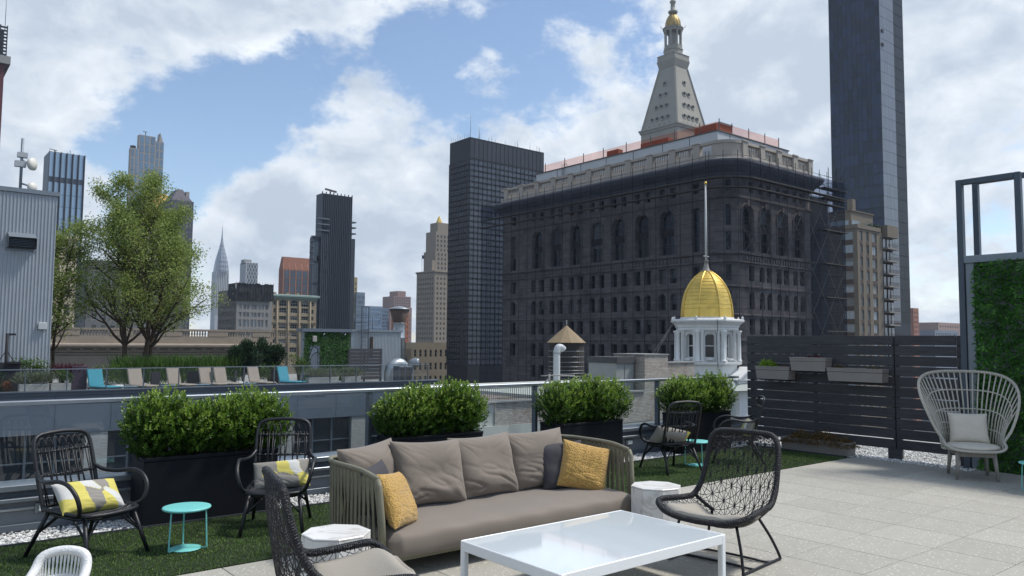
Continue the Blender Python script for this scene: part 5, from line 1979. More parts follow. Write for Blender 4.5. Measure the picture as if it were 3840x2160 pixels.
# ================================================================ facades
def facade(th, O, u, W, z0, z1, ops, mw, mwin, name='wall', dep=.35, frame=.07, arch_n=10, bars=(1, 1), limit=300, wname='window', alt=None):
    """wall with real openings; u runs left to right seen from outside, windows sit back in the openings"""
    ux, uy = u
    nx, ny = uy, -ux                    # outward

    def P3(a, z, d=0.0):
        return (O[0] + ux * a - nx * d, O[1] + uy * a - ny * d, z)
    us = sorted({0.0, W} | {round(q, 4) for o in ops for q in o[:2]})
    zs = sorted({z0, z1} | {round(q, 4) for o in ops for q in o[2:4]})
    m = MB()
    rects = [(round(o[0], 4), round(o[1], 4), round(o[2], 4), round(o[3], 4)) for o in ops]
    # merge cells row by row
    for za, zb in zip(zs[:-1], zs[1:]):
        run = None
        for ua, ub in zip(us[:-1], us[1:]):
            hole = any(r[0] <= ua + 1e-6 and ub <= r[1] + 1e-6 and r[2] <= za + 1e-6 and zb <= r[3] + 1e-6 for r in rects)
            if hole:
                if run:
                    m.quad(P3(run[0], za), P3(run[1], za), P3(run[1], zb), P3(run[0], zb))
                run = None
            else:
                run = (run[0], ub) if run else (ua, ub)
        if run:
            m.quad(P3(run[0], za), P3(run[1], za), P3(run[1], zb), P3(run[0], zb))
    for o in ops:
        a, b_, c_, d_ = o[:4]
        m.quad(P3(a, c_), P3(a, c_, dep), P3(a, d_, dep), P3(a, d_))
        m.quad(P3(b_, c_, dep), P3(b_, c_), P3(b_, d_), P3(b_, d_, dep))
        m.quad(P3(a, c_, dep), P3(a, c_), P3(b_, c_), P3(b_, c_, dep))
        if len(o) > 4 and o[4] == 'a':
            r_ = (b_ - a) / 2
            cx = (a + b_) / 2
            arc_ = [(cx - r_ * math.cos(PI * i / arch_n), d_ - r_ + r_ * math.sin(PI * i / arch_n)) for i in range(arch_n + 1)]
            h = arch_n // 2
            m.add([P3(a, d_)] + [P3(*q) for q in arc_[:h + 1]], [tuple([0] + list(range(h + 1, 0, -1)))])
            m.add([P3(b_, d_)] + [P3(*q) for q in arc_[h:]], [tuple([0] + list(range(len(arc_) - h, 0, -1)))])
            for p, q in zip(arc_[:-1], arc_[1:]):
                m.quad(P3(*p), P3(*q), P3(*q, dep), P3(*p, dep))
        else:
            m.quad(P3(a, d_), P3(b_, d_), P3(b_, d_, dep), P3(a, d_, dep))
    wall = m.build(name, mw, th)
    cache = {}
    rz = math.atan2(uy, ux)
    extra = None
    pick = random.Random(len(ops) * 7 + int(O[0] * 10))
    for i, o in enumerate(ops):
        a, b_, c_, d_ = o[:4]
        w, h = b_ - a, d_ - c_
        bx, bz = (o[5] if len(o) > 5 else bars)
        blind = bool(alt) and pick.random() < alt[1]
        drop = round(pick.choice((.35, .5, .65, 1.0)), 2) if blind else 0
        key = (round(w, 3), round(h, 3), bx, bz, drop)
        if key not in cache:
            q = MB()
            q.quad((0, 0, 0), (w, 0, 0), (w, 0, h), (0, 0, h), 1)
            f = min(frame, w * .12)
            q.box(0, f, -.06, -.003, 0, h)
            q.box(w - f, w, -.06, -.003, 0, h)
            q.box(f, w - f, -.0595, -.0035, 0, f)
            q.box(f, w - f, -.0595, -.0035, h - f, h)
            for k in range(1, bx + 1):
                x = w * k / (bx + 1)
                q.box(x - f / 2, x + f / 2, -.055, -.0035, f, h - f)
            for k in range(1, bz + 1):
                z = h * k / (bz + 1)
                q.box(f, w - f, -.05, -.0036, z - f / 2, z + f / 2)
            if drop:                     # a roller blind pulled part of the way down
                q.box(f, w - f, -.03, -.012, h - f - (h - 2 * f) * drop, h - f, 2)
            cache[key] = q.mesh(wname, list(mwin) + ([alt[0]] if drop else []))
        if i < limit:
            inst(wname, cache[key], th, P3(a, c_, dep - .01), rz)
        else:
            if extra is None:
                extra = MB()
            extra.quad(P3(a, c_, dep - .01), P3(b_, c_, dep - .01), P3(b_, d_, dep - .01), P3(a, d_, dep - .01), 1)
    if extra:
        extra.build(wname, mwin, th, kind='stuff')
    return wall


def grid_ops(u0, u1, n, wf, z0, z1, k, hf, kind='r', bars=(1, 1)):
    out = []
    du, dzz = (u1 - u0) / n, (z1 - z0) / k
    for j in range(k):
        for i in range(n):
            a = u0 + du * (i + .5 - wf / 2)
            z = z0 + dzz * (j + .5 - hf / 2)
            out.append((a, a + du * wf, z, z + dzz * hf, kind, bars))
    return out


def shell(th, x0, x1, y0, y1, z0, z1, m_, mroof=None, name='rear_wall', sides='en'):
    """plain remaining walls and the roof"""
    m = MB()
    if 'e' in sides:
        m.quad((x1, y0, z0), (x1, y1, z0), (x1, y1, z1), (x1, y0, z1))
    if 'n' in sides:
        m.quad((x1, y1, z0), (x0, y1, z0), (x0, y1, z1), (x1, y1, z1))
    if 'w' in sides:
        m.quad((x0, y1, z0), (x0, y0, z0), (x0, y0, z1), (x0, y1, z1))
    if 's' in sides:
        m.quad((x0, y0, z0), (x1, y0, z0), (x1, y0, z1), (x0, y0, z1))
    m.build(name, m_, th)
    MB().quad((x0, y0, z1), (x1, y0, z1), (x1, y1, z1), (x0, y1, z1)).build('roof', mroof or m_roof, th)


def curtain(th, O, u, W, z0, z1, nu, nz, mp, mm, gu=.12, gz=.2, limit=300, proud=.12, name='pane', skip=None):
    """panes between proud mullions and floor lines"""
    ux, uy = u
    nx, ny = uy, -ux
    du, dzz = W / nu, (z1 - z0) / nz
    me = MB().box(0, du - gu, -.05, .05, 0, dzz - gz).mesh(name, mp)
    rz = math.atan2(uy, ux)
    c = 0
    ex = None
    for j in range(nz - 1, -1, -1):
        for i in range(nu):
            if skip and skip(i, j):
                continue
            a, z = du * i + gu / 2, z0 + dzz * j + gz / 2
            p = (O[0] + ux * a + nx * .06, O[1] + uy * a + ny * .06, z)
            if c < limit:
                inst(name, me, th, p, rz)
            else:
                if ex is None:
                    ex = MB()
                q = (O[0] + ux * (a + du - gu) + nx * .06, O[1] + uy * (a + du - gu) + ny * .06)
                ex.quad((p[0] + nx * .05, p[1] + ny * .05, z), (q[0] + nx * .05, q[1] + ny * .05, z), (q[0] + nx * .05, q[1] + ny * .05, z + dzz - gz), (p[0] + nx * .05, p[1] + ny * .05, z + dzz - gz))
            c += 1
    if ex:
        ex.build(name, mp, th, kind='stuff')
    m = MB()
    for i in range(nu + 1):
        a = du * i
        m.bar((O[0] + ux * a + nx * proud / 2, O[1] + uy * a + ny * proud / 2, z0), (O[0] + ux * a + nx * proud / 2, O[1] + uy * a + ny * proud / 2, z1), gu * .8, proud, up=(nx, ny, 0))
    m.build('mullions', mm, th, kind='stuff')


def crown(th, prof, x0, x1, y0, y1, m_, name='cornice'):
    """stepped moulding running round a rectangular block: prof = [(projection, z)...]"""
    m = MB()
    n = len(prof)
    for d, z in prof:
        m.v += [(x0 - d, y0 - d, z), (x1 + d, y0 - d, z), (x1 + d, y1 + d, z), (x0 - d, y1 + d, z)]
    for i in range(n - 1):
        for k in range(4):
            l = (k + 1) % 4
            m.f.append([i * 4 + k, i * 4 + l, (i + 1) * 4 + l, (i + 1) * 4 + k])
            m.mi.append(0)
            m.sm.append(False)
    m.f.append([(n - 1) * 4 + k for k in range(4)])
    m.mi.append(0)
    m.sm.append(False)
    return m.build(name, m_, th)


Z0 = -56.0
# ================================================================ golden dome building
m_wpaint = mat('white_painted_iron', '#d6d7d5', .55, ns=1.2, na=.07)
m_gold = mat('gold_leaf', '#dab95e', .38, .65, ns=1.6, na=.16, bump=.35, bs=2.2)
m_dwin = mat('old_window_glass', '#23282c', .12, spec=.6)
DX0, DY0 = 67.84, 50.46
db = thing('domed_building', 'white building crowned by an arcaded cupola with a golden ribbed dome', 'building', (67.84, 50.46, Z0), world=True)
OR = .0                                 # octagon: flat side towards the south-west corner


def octp(r, k, off=0.5):
    a = R(45) * (k + off) + R(0)
    return (DX0 + r * math.cos(a), DY0 + r * math.sin(a))


# dome: eight gores with raised ribs
prof = []
_DP = [(0, 1.0), (.14, .99), (.27, .965), (.40, .92), (.525, .86), (.66, .75), (.78, .61), (.86, .475), (.92, .345), (.97, .22), (1.0, .13)]
for i in range(15):
    f = 1 - (1 - i / 14) ** 1.35
    for (a0, b0), (a1, b1) in zip(_DP[:-1], _DP[1:]):
        if a0 <= f <= a1 + 1e-9:
            r = 2.72 * (b0 + (b1 - b0) * (f - a0) / (a1 - a0))
            break
    prof.append((r, 4.42 + 4.95 * f))
rot8 = R(20.5)
for k in range(8):
    m = MB()
    a0, a1 = rot8 + R(45) * k, rot8 + R(45) * (k + 1)
    v, f = [], []
    for r, z in prof:
        for q in range(5):
            t = q / 4
            x = math.cos(a0) * (1 - t) + math.cos(a1) * t
            y = math.sin(a0) * (1 - t) + math.sin(a1) * t
            bl = 1 + .035 * math.sin(PI * t)
            v.append((DX0 + r * x * bl, DY0 + r * y * bl, z))
    for i in range(len(prof) - 1):
        for q in range(4):
            f.append((i * 5 + q, i * 5 + q + 1, (i + 1) * 5 + q + 1, (i + 1) * 5 + q))
    m.add(v, f, 0, True)
    g = m.build('dome_gore', m_gold, db)
    # seams of the gold sheets
    for i in range(2, 13, 1):
        r, z = prof[i]
        s_ = MB()
        s_.tube([(DX0 + r * (math.cos(a0) * (1 - t) + math.cos(a1) * t) * (1.004 + .035 * math.sin(PI * t)), DY0 + r * (math.sin(a0) * (1 - t) + math.sin(a1) * t) * (1.004 + .035 * math.sin(PI * t)), z) for t in (.04, .25, .5, .75, .96)], .024, 4)
        s_.build('seam', m_gold, g)
    MB().tube([(DX0 + r * 1.01 * math.cos(a0), DY0 + r * 1.01 * math.sin(a0), z) for r, z in prof], .085, 6).build('dome_rib', m_gold, db)
# hatch in the gore that faces left
ha = rot8 + R(45) * 4 + R(22.5)
hd = V((math.cos(ha), math.sin(ha), 0))
hs_ = V((-hd.y, hd.x, 0))
p0 = V((DX0, DY0, 0)) + hd * 2.56
h1, h2 = p0 + V((0, 0, 4.5)), V((DX0, DY0, 0)) + hd * 2.36 + V((0, 0, 6.2))
ht = MB()
ht.add([h1 - hs_ * .5 + hd * .05, h1 + hs_ * .5 + hd * .05, h2 + hs_ * .5 + hd * .08, h2 - hs_ * .5 + hd * .08, h1 - hs_ * .5 - hd * .1, h1 + hs_ * .5 - hd * .1, h2 + hs_ * .5 - hd * .1, h2 - hs_ * .5 - hd * .1],
       [(0, 1, 2, 3), (4, 7, 6, 5), (0, 4, 5, 1), (1, 5, 6, 2), (2, 6, 7, 3), (3, 7, 4, 0)])
ht.build('hatch', m_gold, db)
MB().lathe([(.48, 9.30), (.42, 9.38), (.30, 9.65), (.22, 10.05), (.17, 10.35), (.26, 10.38), (.26, 10.44)], (DX0, DY0, 0), 16).build('finial', mat('lead_finial', '#8f8a83', .5, .3), db)
MB().tube([(DX0, DY0, 10.44), (DX0, DY0, 14), (DX0, DY0, 18.6)], [.13, .12, .08], 10).build('flagpole', m_wpaint, db)
MB().lathe([(.02, 18.55), (.13, 18.62), (.16, 18.75), (.13, 18.88), (.02, 18.95)], (DX0, DY0, 0), 12).build('pole_ball', m_gold, db)
MB().box(DX0 - .45, DX0 + .45, DY0 - .04, DY0 + .04, 10.9, 10.97).build('yard', m_wpaint, db)
MB().tube([(DX0 - .05, DY0 - .1, 18.5), (DX0 - .25, DY0 - .2, 14.5), (DX0 - .6, DY0 - .5, 10.6)], .018, 4).build('halyard', m_conc, db)
# entablature
ent = [(3.25, 3.05), (3.30, 3.12), (3.30, 3.35), (3.42, 3.42), (3.40, 3.62), (3.75, 3.85), (3.92, 3.98), (3.92, 4.14), (3.78, 4.2), (2.9, 4.28), (2.86, 4.44)]
MB().lathe(ent, (DX0, DY0, 0), 8, smooth=False, rot=rot8).build('entablature', m_wpaint, db)
for k in range(8):                      # dentils and corner blocks
    for q in range(14):
        t = (q + .5) / 14
        a0, a1 = rot8 + R(45) * k, rot8 + R(45) * (k + 1)
        x = math.cos(a0) * (1 - t) + math.cos(a1) * t
        y = math.sin(a0) * (1 - t) + math.sin(a1) * t
        c_ = V((DX0 + 3.47 * x, DY0 + 3.47 * y, 3.7))
        MB().cbox(c_.x - .06, c_.x + .06, c_.y - .06, c_.y + .06, 3.62, 3.76, .005).build('dentil', m_wpaint, db)
    a0 = rot8 + R(45) * k
    MB().lathe([(.12, 4.142), (.16, 4.2), (.1, 4.34), (.13, 4.42), (.03, 4.52)], (DX0 + 3.72 * math.cos(a0), DY0 + 3.72 * math.sin(a0), 0), 8).build('corner_knob', m_wpaint, db)
# drum with arched windows
for k in range(8):
    a0, a1 = rot8 + R(45) * k, rot8 + R(45) * (k + 1)
    r = 2.95
    p, q = (DX0 + r * math.cos(a0), DY0 + r * math.sin(a0)), (DX0 + r * math.cos(a1), DY0 + r * math.sin(a1))
    W = math.dist(p, q)
    # seen from outside the side runs p -> q counter-clockwise about the centre: outward = (uy,-ux)
    u = ((q[0] - p[0]) / W, (q[1] - p[1]) / W)
    facade(db, p, u, W, -.15, 3.2, [(W / 2 - .52, W / 2 + .52, .25, 2.72, 'a', (0, 1))], m_wpaint, [m_wpaint, m_dwin], 'drum_wall', .42, .09)
    # surround moulding
    cx, cy = (p[0] + q[0]) / 2, (p[1] + q[1]) / 2
    nx, ny = u[1], -u[0]
    arc_ = [(.64 * math.cos(PI * i / 12), 2.20 + .64 * math.sin(PI * i / 12)) for i in range(13)]
    pts = [(.64, .3)] + arc_ + [(-.64, .3)]
    MB().tube([(cx + u[0] * s_ + nx * .03, cy + u[1] * s_ + ny * .03, z) for s_, z in pts], .06, 5).build('window_surround', m_wpaint, db)
    MB().bar((cx - u[0] * .95 + nx * .02, cy - u[1] * .95 + ny * .02, 1.98), (cx - u[0] * .68 + nx * .02, cy - u[1] * .68 + ny * .02, 1.98), .12, .14).bar((cx + u[0] * .68 + nx * .02, cy + u[1] * .68 + ny * .02, 1.98), (cx + u[0] * .95 + nx * .02, cy + u[1] * .95 + ny * .02, 1.98), .12, .14).build('impost', m_wpaint, db)
    MB().box(cx - .28 + nx * .2, cx + .28 + nx * .2, cy - .28 + ny * .2, cy + .28 + ny * .2, .04, .2).build('sill', m_wpaint, db)
    # pier at the corner with a free column in front
    c0 = (DX0 + 3.32 * math.cos(a0), DY0 + 3.32 * math.sin(a0))
    MB().lathe([(.30, -.14), (.30, 0), (.25, .06), (.215, .12), (.205, 1.5), (.185, 2.62), (.21, 2.66), (.21, 2.72), (.24, 2.8), (.31, 2.95), (.31, 3.05)], (c0[0], c0[1], 0), 14).build('column', m_wpaint, db)
    for s_ in (-1, 1):
        aa = a0 + s_ * R(7.6)
        MB().lathe([(.24, -.14), (.2, .1), (.18, 2.7), (.26, 3.0), (.26, 3.05)], (DX0 + 3.02 * math.cos(aa), DY0 + 3.02 * math.sin(aa), 0), 4, smooth=False, rot=a0 + R(45)).build('pilaster', m_wpaint, db)
MB().lathe([(3.1, -1.45), (3.1, -.5), (3.55, -.42), (3.62, -.3), (3.62, -.16), (2.98, -.15)], (DX0, DY0, 0), 8, smooth=False, rot=rot8).build('plinth', m_wpaint, db)
MB().tube(catmull([(DX0 - 2.2, DY0 - 2.9, 4.2), (DX0 - 2.25, DY0 - 3.0, 3.3), (DX0 - 2.1, DY0 - 2.75, 2.4), (DX0 - 2.2, DY0 - 2.85, 1.2), (DX0 - 2.15, DY0 - 2.9, -.2), (DX0 - 2.25, DY0 - 3.0, -1.4)], 4), .03, 5).build('cable', m_sling, db)
# block below with pedimented bay towards the right
MB().box(DX0 - 4.2, DX0 + 4.6, DY0 - 3.4, DY0 + 5, Z0, -2.9).build('body', m_wpaint, db)
MB().lathe([(5.6, -2.897), (3.2, -1.44)], (DX0, DY0, 0), 8, smooth=False, rot=rot8).build('roof_skirt', mat('grey_green_roof', '#8d948f', .7, ns=1, na=.1), db)
px0, px1, py = DX0 - .5, DX0 + 3.7, DY0 - 4.1
facade(db, (px0, py), (1, 0), px1 - px0, Z0, -2.35, [(.7, 1.75, -6.9, -3.3, 'r', (0, 1)), (2.45, 3.5, -6.9, -3.3, 'r', (0, 1)), (.7, 1.75, -11, -8, 'r', (0, 1)), (2.45, 3.5, -11, -8, 'r', (0, 1))], m_wpaint, [m_wpaint, m_dwin], 'bay_wall', .3, .09)
MB().box(px0, px1, py + .001, py + 1.0, Z0, -2.352).build('bay_side', m_wpaint, db)
crown(db, [(.0, -2.35), (.12, -2.3), (.12, -2.1), (.35, -1.95), (.35, -1.86)], px0, px1, py, py + 1, m_wpaint, 'bay_cornice')
pm = MB()
cxx = (px0 + px1) / 2
for a, b_, ins in ((px0 - .35, px1 + .35, 0),):
    pm.add([(a, py - .35, -1.857), (b_, py - .35, -1.857), (cxx, py - .35, -.62), (a, py + 1.2, -1.857), (b_, py + 1.2, -1.857), (cxx, py + 1.2, -.62)], [(0, 1, 2), (5, 4, 3), (0, 2, 5, 3), (1, 4, 5, 2)])
pm.build('pediment', m_wpaint, db)
MB().bar((px0 - .45, py - .42, -1.83), (cxx, py - .42, -.55), .18, .2).bar((cxx, py - .42, -.55), (px1 + .45, py - .42, -1.83), .18, .2).build('raking_cornice', m_wpaint, db)
MB().lathe([(.02, -1.6), (.25, -1.5), (.32, -1.25), (.2, -1.0), (.02, -.95)], (cxx, py - .4, 0), 10).build('boss', m_wpaint, db)
for x in (px0 + .15, px1 - .15, cxx):
    MB().box(x - .14, x + .14, py - .12, py - .002, -7.4, -2.36).build('pilaster', m_wpaint, db)
for s_ in (-1.0, -.3):
    MB().tube([(DX0 - 2.75, DY0 + 2.2, 3.9), (DX0 - 4.6 + s_ * .5, DY0 + 3.6 - s_ * .4, -.6)], .03, 4).build('stay_wire', m_conc, db)

# ================================================================ limestone block in scaffold netting
m_lime = mat('dark_limestone', '#958a7f', .9)
brickify(m_lime, '#a09488', '#8b8075', '#625a52', 1.5, .62, noise=.7, dark='#5f564f', ns_=.22)
m_lime_l = mat('pale_limestone', '#a49d94', .9, ns=.5, na=.15, bump=.2, bs=2)
m_fwin = mat('office_window', '#141a21', .12, spec=.5, rnd=.9)
m_blind = mat('window_blind', '#7e7f7c', .8, rnd=.35)
m_fframe = mat('bronze_frame', '#4c4a48', .6)
FX, FY = 105.15, 73.585
FXE, FYN = 129.4, 131.5
fb = thing('limestone_building', 'broad dark limestone block with tall arches and pale balustrade, wrapped in netting', 'building', (117, 100, Z0), world=True)
RC = 3.2                                  # rounded corner radius
TOP = 31.8
LV = [(13.2, 'a'), ]


def frows(u0, u1, n, first=0):
    """bays of one facade between u0 and u1"""
    o = []
    bw = (u1 - u0) / n
    for i in range(n):
        c_ = u0 + bw * (i + .5)
        o.append((c_ - 1.5, c_ + 1.5, 16.85, 24.5, 'a', (1, 3)))
        for s_ in (-1, 1):
            d = c_ + s_ * bw * .215
            o.append((d - .74, d + .74, 11.95, 14.45, 'r', (0, 1)))
            o.append((d - .74, d + .74, 7.36, 10.2, 'a', (0, 1)))
            o.append((d - .74, d + .74, 3.3, 5.84, 'r', (0, 1)))
            o.append((d - .74, d + .74, -1.15, 1.48, 'r', (0, 1)))
            o.append((d - .74, d + .74, -5.4, -2.9, 'r', (0, 1)))
            o.append((d - .6, d + .6, 26.6, 28.4, 'r', (0, 1)))
    return sorted(o, key=lambda q: -q[2])


WL = FYN - (FY + RC)
# along the west face u runs from the north end to the corner
w_ops = frows(FYN - 123.0, FYN - 83.4, 7)
for yy in (128.0, 80.3):
    for za, zb, k in ((16.85, 24.2, 'r'), (11.95, 14.45, 'r'), (7.36, 10.2, 'a'), (3.3, 5.84, 'r'), (-1.15, 1.48, 'r'), (26.6, 28.4, 'r')):
        w_ops.append((FYN - yy - .8, FYN - yy + .8, za, zb, k, (0, 2)))
facade(fb, (FX, FYN), (0, -1), WL, Z0, TOP, w_ops, m_lime, [m_fframe, m_fwin], 'west_wall', .75, .1, alt=(m_blind, .3))
s_ops = frows(107.4 - FX - RC, 127.6 - FX - RC + .4, 4)
s_ops = [q for q in s_ops if q[0] > .05]
facade(fb, (FX + RC, FY), (1, 0), FXE - FX - RC, Z0, TOP, s_ops, m_lime, [m_fframe, m_fwin], 'south_wall', .75, .1, alt=(m_blind, .3))
# rounded corner in five flat facets, the middle one carrying the windows
cn = []
for i in range(6):
    a = PI + (PI / 2) * i / 5
    cn.append((FX + RC + RC * math.cos(a), FY + RC + RC * math.sin(a)))
for i in range(5):
    p, q = cn[i], cn[i + 1]
    W = math.dist(p, q)
    u = ((q[0] - p[0]) / W, (q[1] - p[1]) / W)
    ops = []
    if i == 2:
        ops = [(.08, W - .08, za, zb, 'r', (0, 1)) for za, zb in ((20.9, 24.3), (16.85, 19.9), (11.95, 14.45), (7.36, 10.2), (3.3, 5.84), (-1.15, 1.48), (26.6, 28.4))]
    facade(fb, p, u, W, Z0, TOP, ops, m_lime, [m_fframe, m_fwin], 'corner_wall', .6, .1)
shell(fb, FX + .8, FXE, FY + .8, FYN, Z0, TOP - .02, m_lime)


def outline(d, seg=8):
    pts = [(FX - d, FYN + d)]
    for i in range(seg + 1):
        a = PI + (PI / 2) * i / seg
        pts.append((FX + RC + (RC + d) * math.cos(a), FY + RC + (RC + d) * math.sin(a)))
    pts.append((FXE + d, FY - d))
    return pts


def band(prof_, name, m_):
    m = MB()
    rows = []
    for d, z in prof_:
        rows.append([(x, y, z) for x, y in outline(d)])
    k = len(rows[0])
    for r_ in rows:
        m.v += r_
    for i in range(len(rows) - 1):
        for j in range(k - 1):
            m.f.append([i * k + j, i * k + j + 1, (i + 1) * k + j + 1, (i + 1) * k + j])
            m.mi.append(0)
            m.sm.append(False)
    return m.build(name, m_, fb)


band([(0, 14.75), (.35, 14.9), (.35, 15.15), (.12, 15.2), (.12, 16.05), (.5, 16.25), (.5, 16.5), (0, 16.6)], 'belt_course', m_lime)
band([(0, 6.15), (.25, 6.25), (.25, 6.5), (0, 6.6)], 'belt_course', m_lime)
band([(0, 2.0), (.22, 2.1), (.22, 2.35), (0, 2.45)], 'belt_course', m_lime)
band([(0, 10.75), (.22, 10.85), (.22, 11.1), (0, 11.2)], 'belt_course', m_lime)
band([(0, 25.3), (.3, 25.45), (.3, 25.8), (0, 25.95)], 'belt_course', m_lime)
band([(0, 28.7), (.4, 28.9), (.6, 29.3), (.6, 29.5), (1.2, 30.0), (1.6, 30.5), (1.9, 31.1), (1.9, 31.45), (1.1, 31.75), (.2, 31.9), (-.6, 31.95)], 'cornice', m_lime_l)
band([(.35, 31.9), (.35, 32.75), (-.35, 32.75)], 'balustrade_base', m_lime_l)
band([(.42, 34.36), (.42, 34.84), (-.42, 34.84), (-.42, 34.36), (.42, 34.36)], 'balustrade_rail', m_lime_l)
m_spd = mat('brown_spandrel_panel', '#3d2f28', .8, ns=1, na=.2)
# arch surrounds and piers between the bays
for o in w_ops + s_ops:
    west = o in w_ops
    if o[2] == 16.85 and o[4] == 'a':
        c_ = (o[0] + o[1]) / 2
        r_ = (o[1] - o[0]) / 2 + .22
        pts = [(r_ * math.cos(PI * i / 14), o[3] - (o[1] - o[0]) / 2 + r_ * math.sin(PI * i / 14)) for i in range(15)]
        pts = [(pts[0][0], 16.9)] + pts + [(pts[-1][0], 16.9)]
        if west:
            MB().tube([(FX - .05, FYN - (c_ + s_), z) for s_, z in pts], .2, 4, caps=False).build('arch_surround', m_lime, fb)
        else:
            MB().tube([(FX + RC + c_ + s_, FY - .05, z) for s_, z in pts], .2, 4, caps=False).build('arch_surround', m_lime, fb)
        zz = (20.15, 21.35)
        if west:
            MB().box(FX + .42, FX + .6, FYN - o[1] + .05, FYN - o[0] - .05, *zz).build('spandrel', m_spd, fb)
            MB().box(FX - .3, FX + .1, FYN - c_ - .3, FYN - c_ + .3, 24.3, 25.2).build('keystone', m_lime, fb)
        else:
            MB().box(FX + RC + o[0] + .05, FX + RC + o[1] - .05, FY + .42, FY + .6, *zz).build('spandrel', m_spd, fb)
            MB().box(FX + RC + c_ - .3, FX + RC + c_ + .3, FY - .3, FY + .1, 24.3, 25.2).build('keystone', m_lime, fb)
# frieze blocks
bl_me = MB().box(-.16, .16, -.18, .1, 0, .72).mesh('frieze_block', m_lime)
k = 0
y = 81.0
while y < 130:
    inst('frieze_block', bl_me, fb, (FX - .14, y, 15.25), -PI / 2)
    y += .78
x = FX + RC + 1
while x < FXE - 1:
    inst('frieze_block', bl_me, fb, (x, FY - .14, 15.25), 0)
    x += .78
# balustrade: piers and balusters
bal_me = MB().lathe([(.16, 0), (.16, .1), (.10, .16), (.20, .5), (.17, .75), (.10, 1.2), (.15, 1.42), (.15, 1.6)], n=7).mesh('baluster', m_lime_l)
pier_me = MB().cbox(-.65, .65, -.5, .5, 0, 2.78, .03).mesh('pier', m_lime_l)
cap_me = MB().cbox(-.78, .78, -.62, .62, 0, .22, .03).mesh('pier_cap', m_lime_l)
yy = 130.2
while yy > 79:
    p_ = inst('pier', pier_me, fb, (FX - .05, yy, 31.95), PI / 2)
    inst('pier_cap', cap_me, fb, (FX - .05, yy, 34.732), PI / 2)
    for q in range(7):
        y2 = yy - .98 - q * .52
        if y2 > 78.5 and yy - 5.1 > 76:
            inst('baluster', bal_me, fb, (FX, y2, 32.752))
    yy -= 5.05
xx = FX + RC + .6
while xx < FXE + 1:
    inst('pier', pier_me, fb, (xx, FY - .05, 31.95), 0)
    inst('pier_cap', cap_me, fb, (xx, FY - .05, 34.732), 0)
    for q in range(7):
        x2 = xx + .98 + q * .52
        if x2 < FXE - .3:
            inst('baluster', bal_me, fb, (x2, FY, 32.752))
    xx += 5.05
m = MB()
o1, o2 = outline(.25)[1:-1], outline(-.3)[1:-1]
m.v = [(*p, 32.6) for p in o1] + [(*p, 34.9) for p in o1]
n_ = len(o1)
for i in range(n_ - 1):
    m.f.append([i, i + 1, n_ + i + 1, n_ + i])
    m.mi.append(0)
    m.sm.append(False)
m.build('corner_parapet', m_lime_l, fb)
# white penthouse wall set back behind the balustrade, orange mesh and boxes on it
m_pent = mat('pale_grey_membrane', '#b4b9bd', .7, ns=.4, na=.05)
PXw, PYs = 108.6, 78.2
MB().box(PXw, 130.3, PYs, 124.7, TOP, 37.55).build('penthouse', m_pent, fb)
MB().box(PXw - .15, 130.45, PYs - .15, 124.85, 37.552, 37.75).build('penthouse_coping', m_fframe, fb)
for yy in (118, 111, 104, 97, 90, 84):
    MB().box(PXw - .05, PXw - .003, yy, yy + .1, 34, 37.5).build('joint', m_fframe, fb)
for xx in (112, 117, 122):
    MB().box(xx, xx + .1, PYs - .05, PYs - .003, 34, 37.5).build('joint', m_fframe, fb)
m_or = glassmat('orange_safety_mesh', (.97, .84, .80), 0.0, .5, veil=.07, veilcol=(.7, .25, .15))
om = thing('safety_mesh', 'orange safety mesh fence along the roof edge of the limestone block', 'mesh fence', (112, 95, 37.75), world=True)
MB().box(PXw + .25, PXw + .27, PYs + .3, 122.5, 37.76, 39.3).build('mesh', m_or, om)
MB().box(PXw + .3, 127.6, PYs + .25, PYs + .27, 37.76, 39.3).build('mesh', m_or, om)
for yy in (122, 116, 110.5, 105, 99, 93, 87.5, 82, 78):
    MB().box(PXw + .2, PXw + .32, yy, yy + .12, 37.755, 39.7).build('post', m_fframe, om)
for xx in (113, 118, 123, 127.5):
    MB().box(xx, xx + .12, PYs + .2, PYs + .32, 37.755, 39.7).build('post', m_fframe, om)
m_orb = mat('orange_brick_red', '#85503f', .85, ns=2, na=.1)
ob = thing('roof_stair_box', 'orange red stair box at the corner of the scaffolded roof', 'rooftop structure', (114, 84, 37.75), world=True)
MB().box(110.2, 114.6, 79.6, 84.2, 37.76, 39.5).build('body', m_orb, ob)
MB().box(111.0, 114.7, 79.4, 83.2, 39.502, 39.85).build('roof', m_fascia, ob)
ob2 = thing('roof_crates', 'orange crate lowest on the scaffolded roof edge, near the black tower', 'crate', (109.6, 104, 37.75), world=True)
MB().cbox(109.2, 110.6, 101.5, 104.5, 37.76, 39.0, .05).build('box', m_orb, ob2)
ob3 = thing('roof_crates', 'long orange crate on the scaffolded roof below the pale tower', 'crate', (110.6, 93, 37.75), world=True)
MB().cbox(109.4, 111, 89.5, 96, 37.76, 38.9, .05).build('box', m_orb, ob3)
rl = thing('roof_ladder', 'hooped roof ladder at the left end of the pale roof wall', 'ladder', (PXw - .3, 116, 34), world=True)
for dy in (-.3, .3):
    MB().tube([(PXw - .3, 116 + dy, 34), (PXw - .3, 116 + dy, 38.2), (PXw + .3, 116 + dy, 38.6), (PXw + .6, 116 + dy, 38.0)], .05, 5).build('stile', m_fframe, rl)
for k in range(8):
    MB().tube([(PXw - .3, 115.7, 34.4 + k * .45), (PXw - .3, 116.3, 34.4 + k * .45)], .035, 4).build('rung', m_fframe, rl)

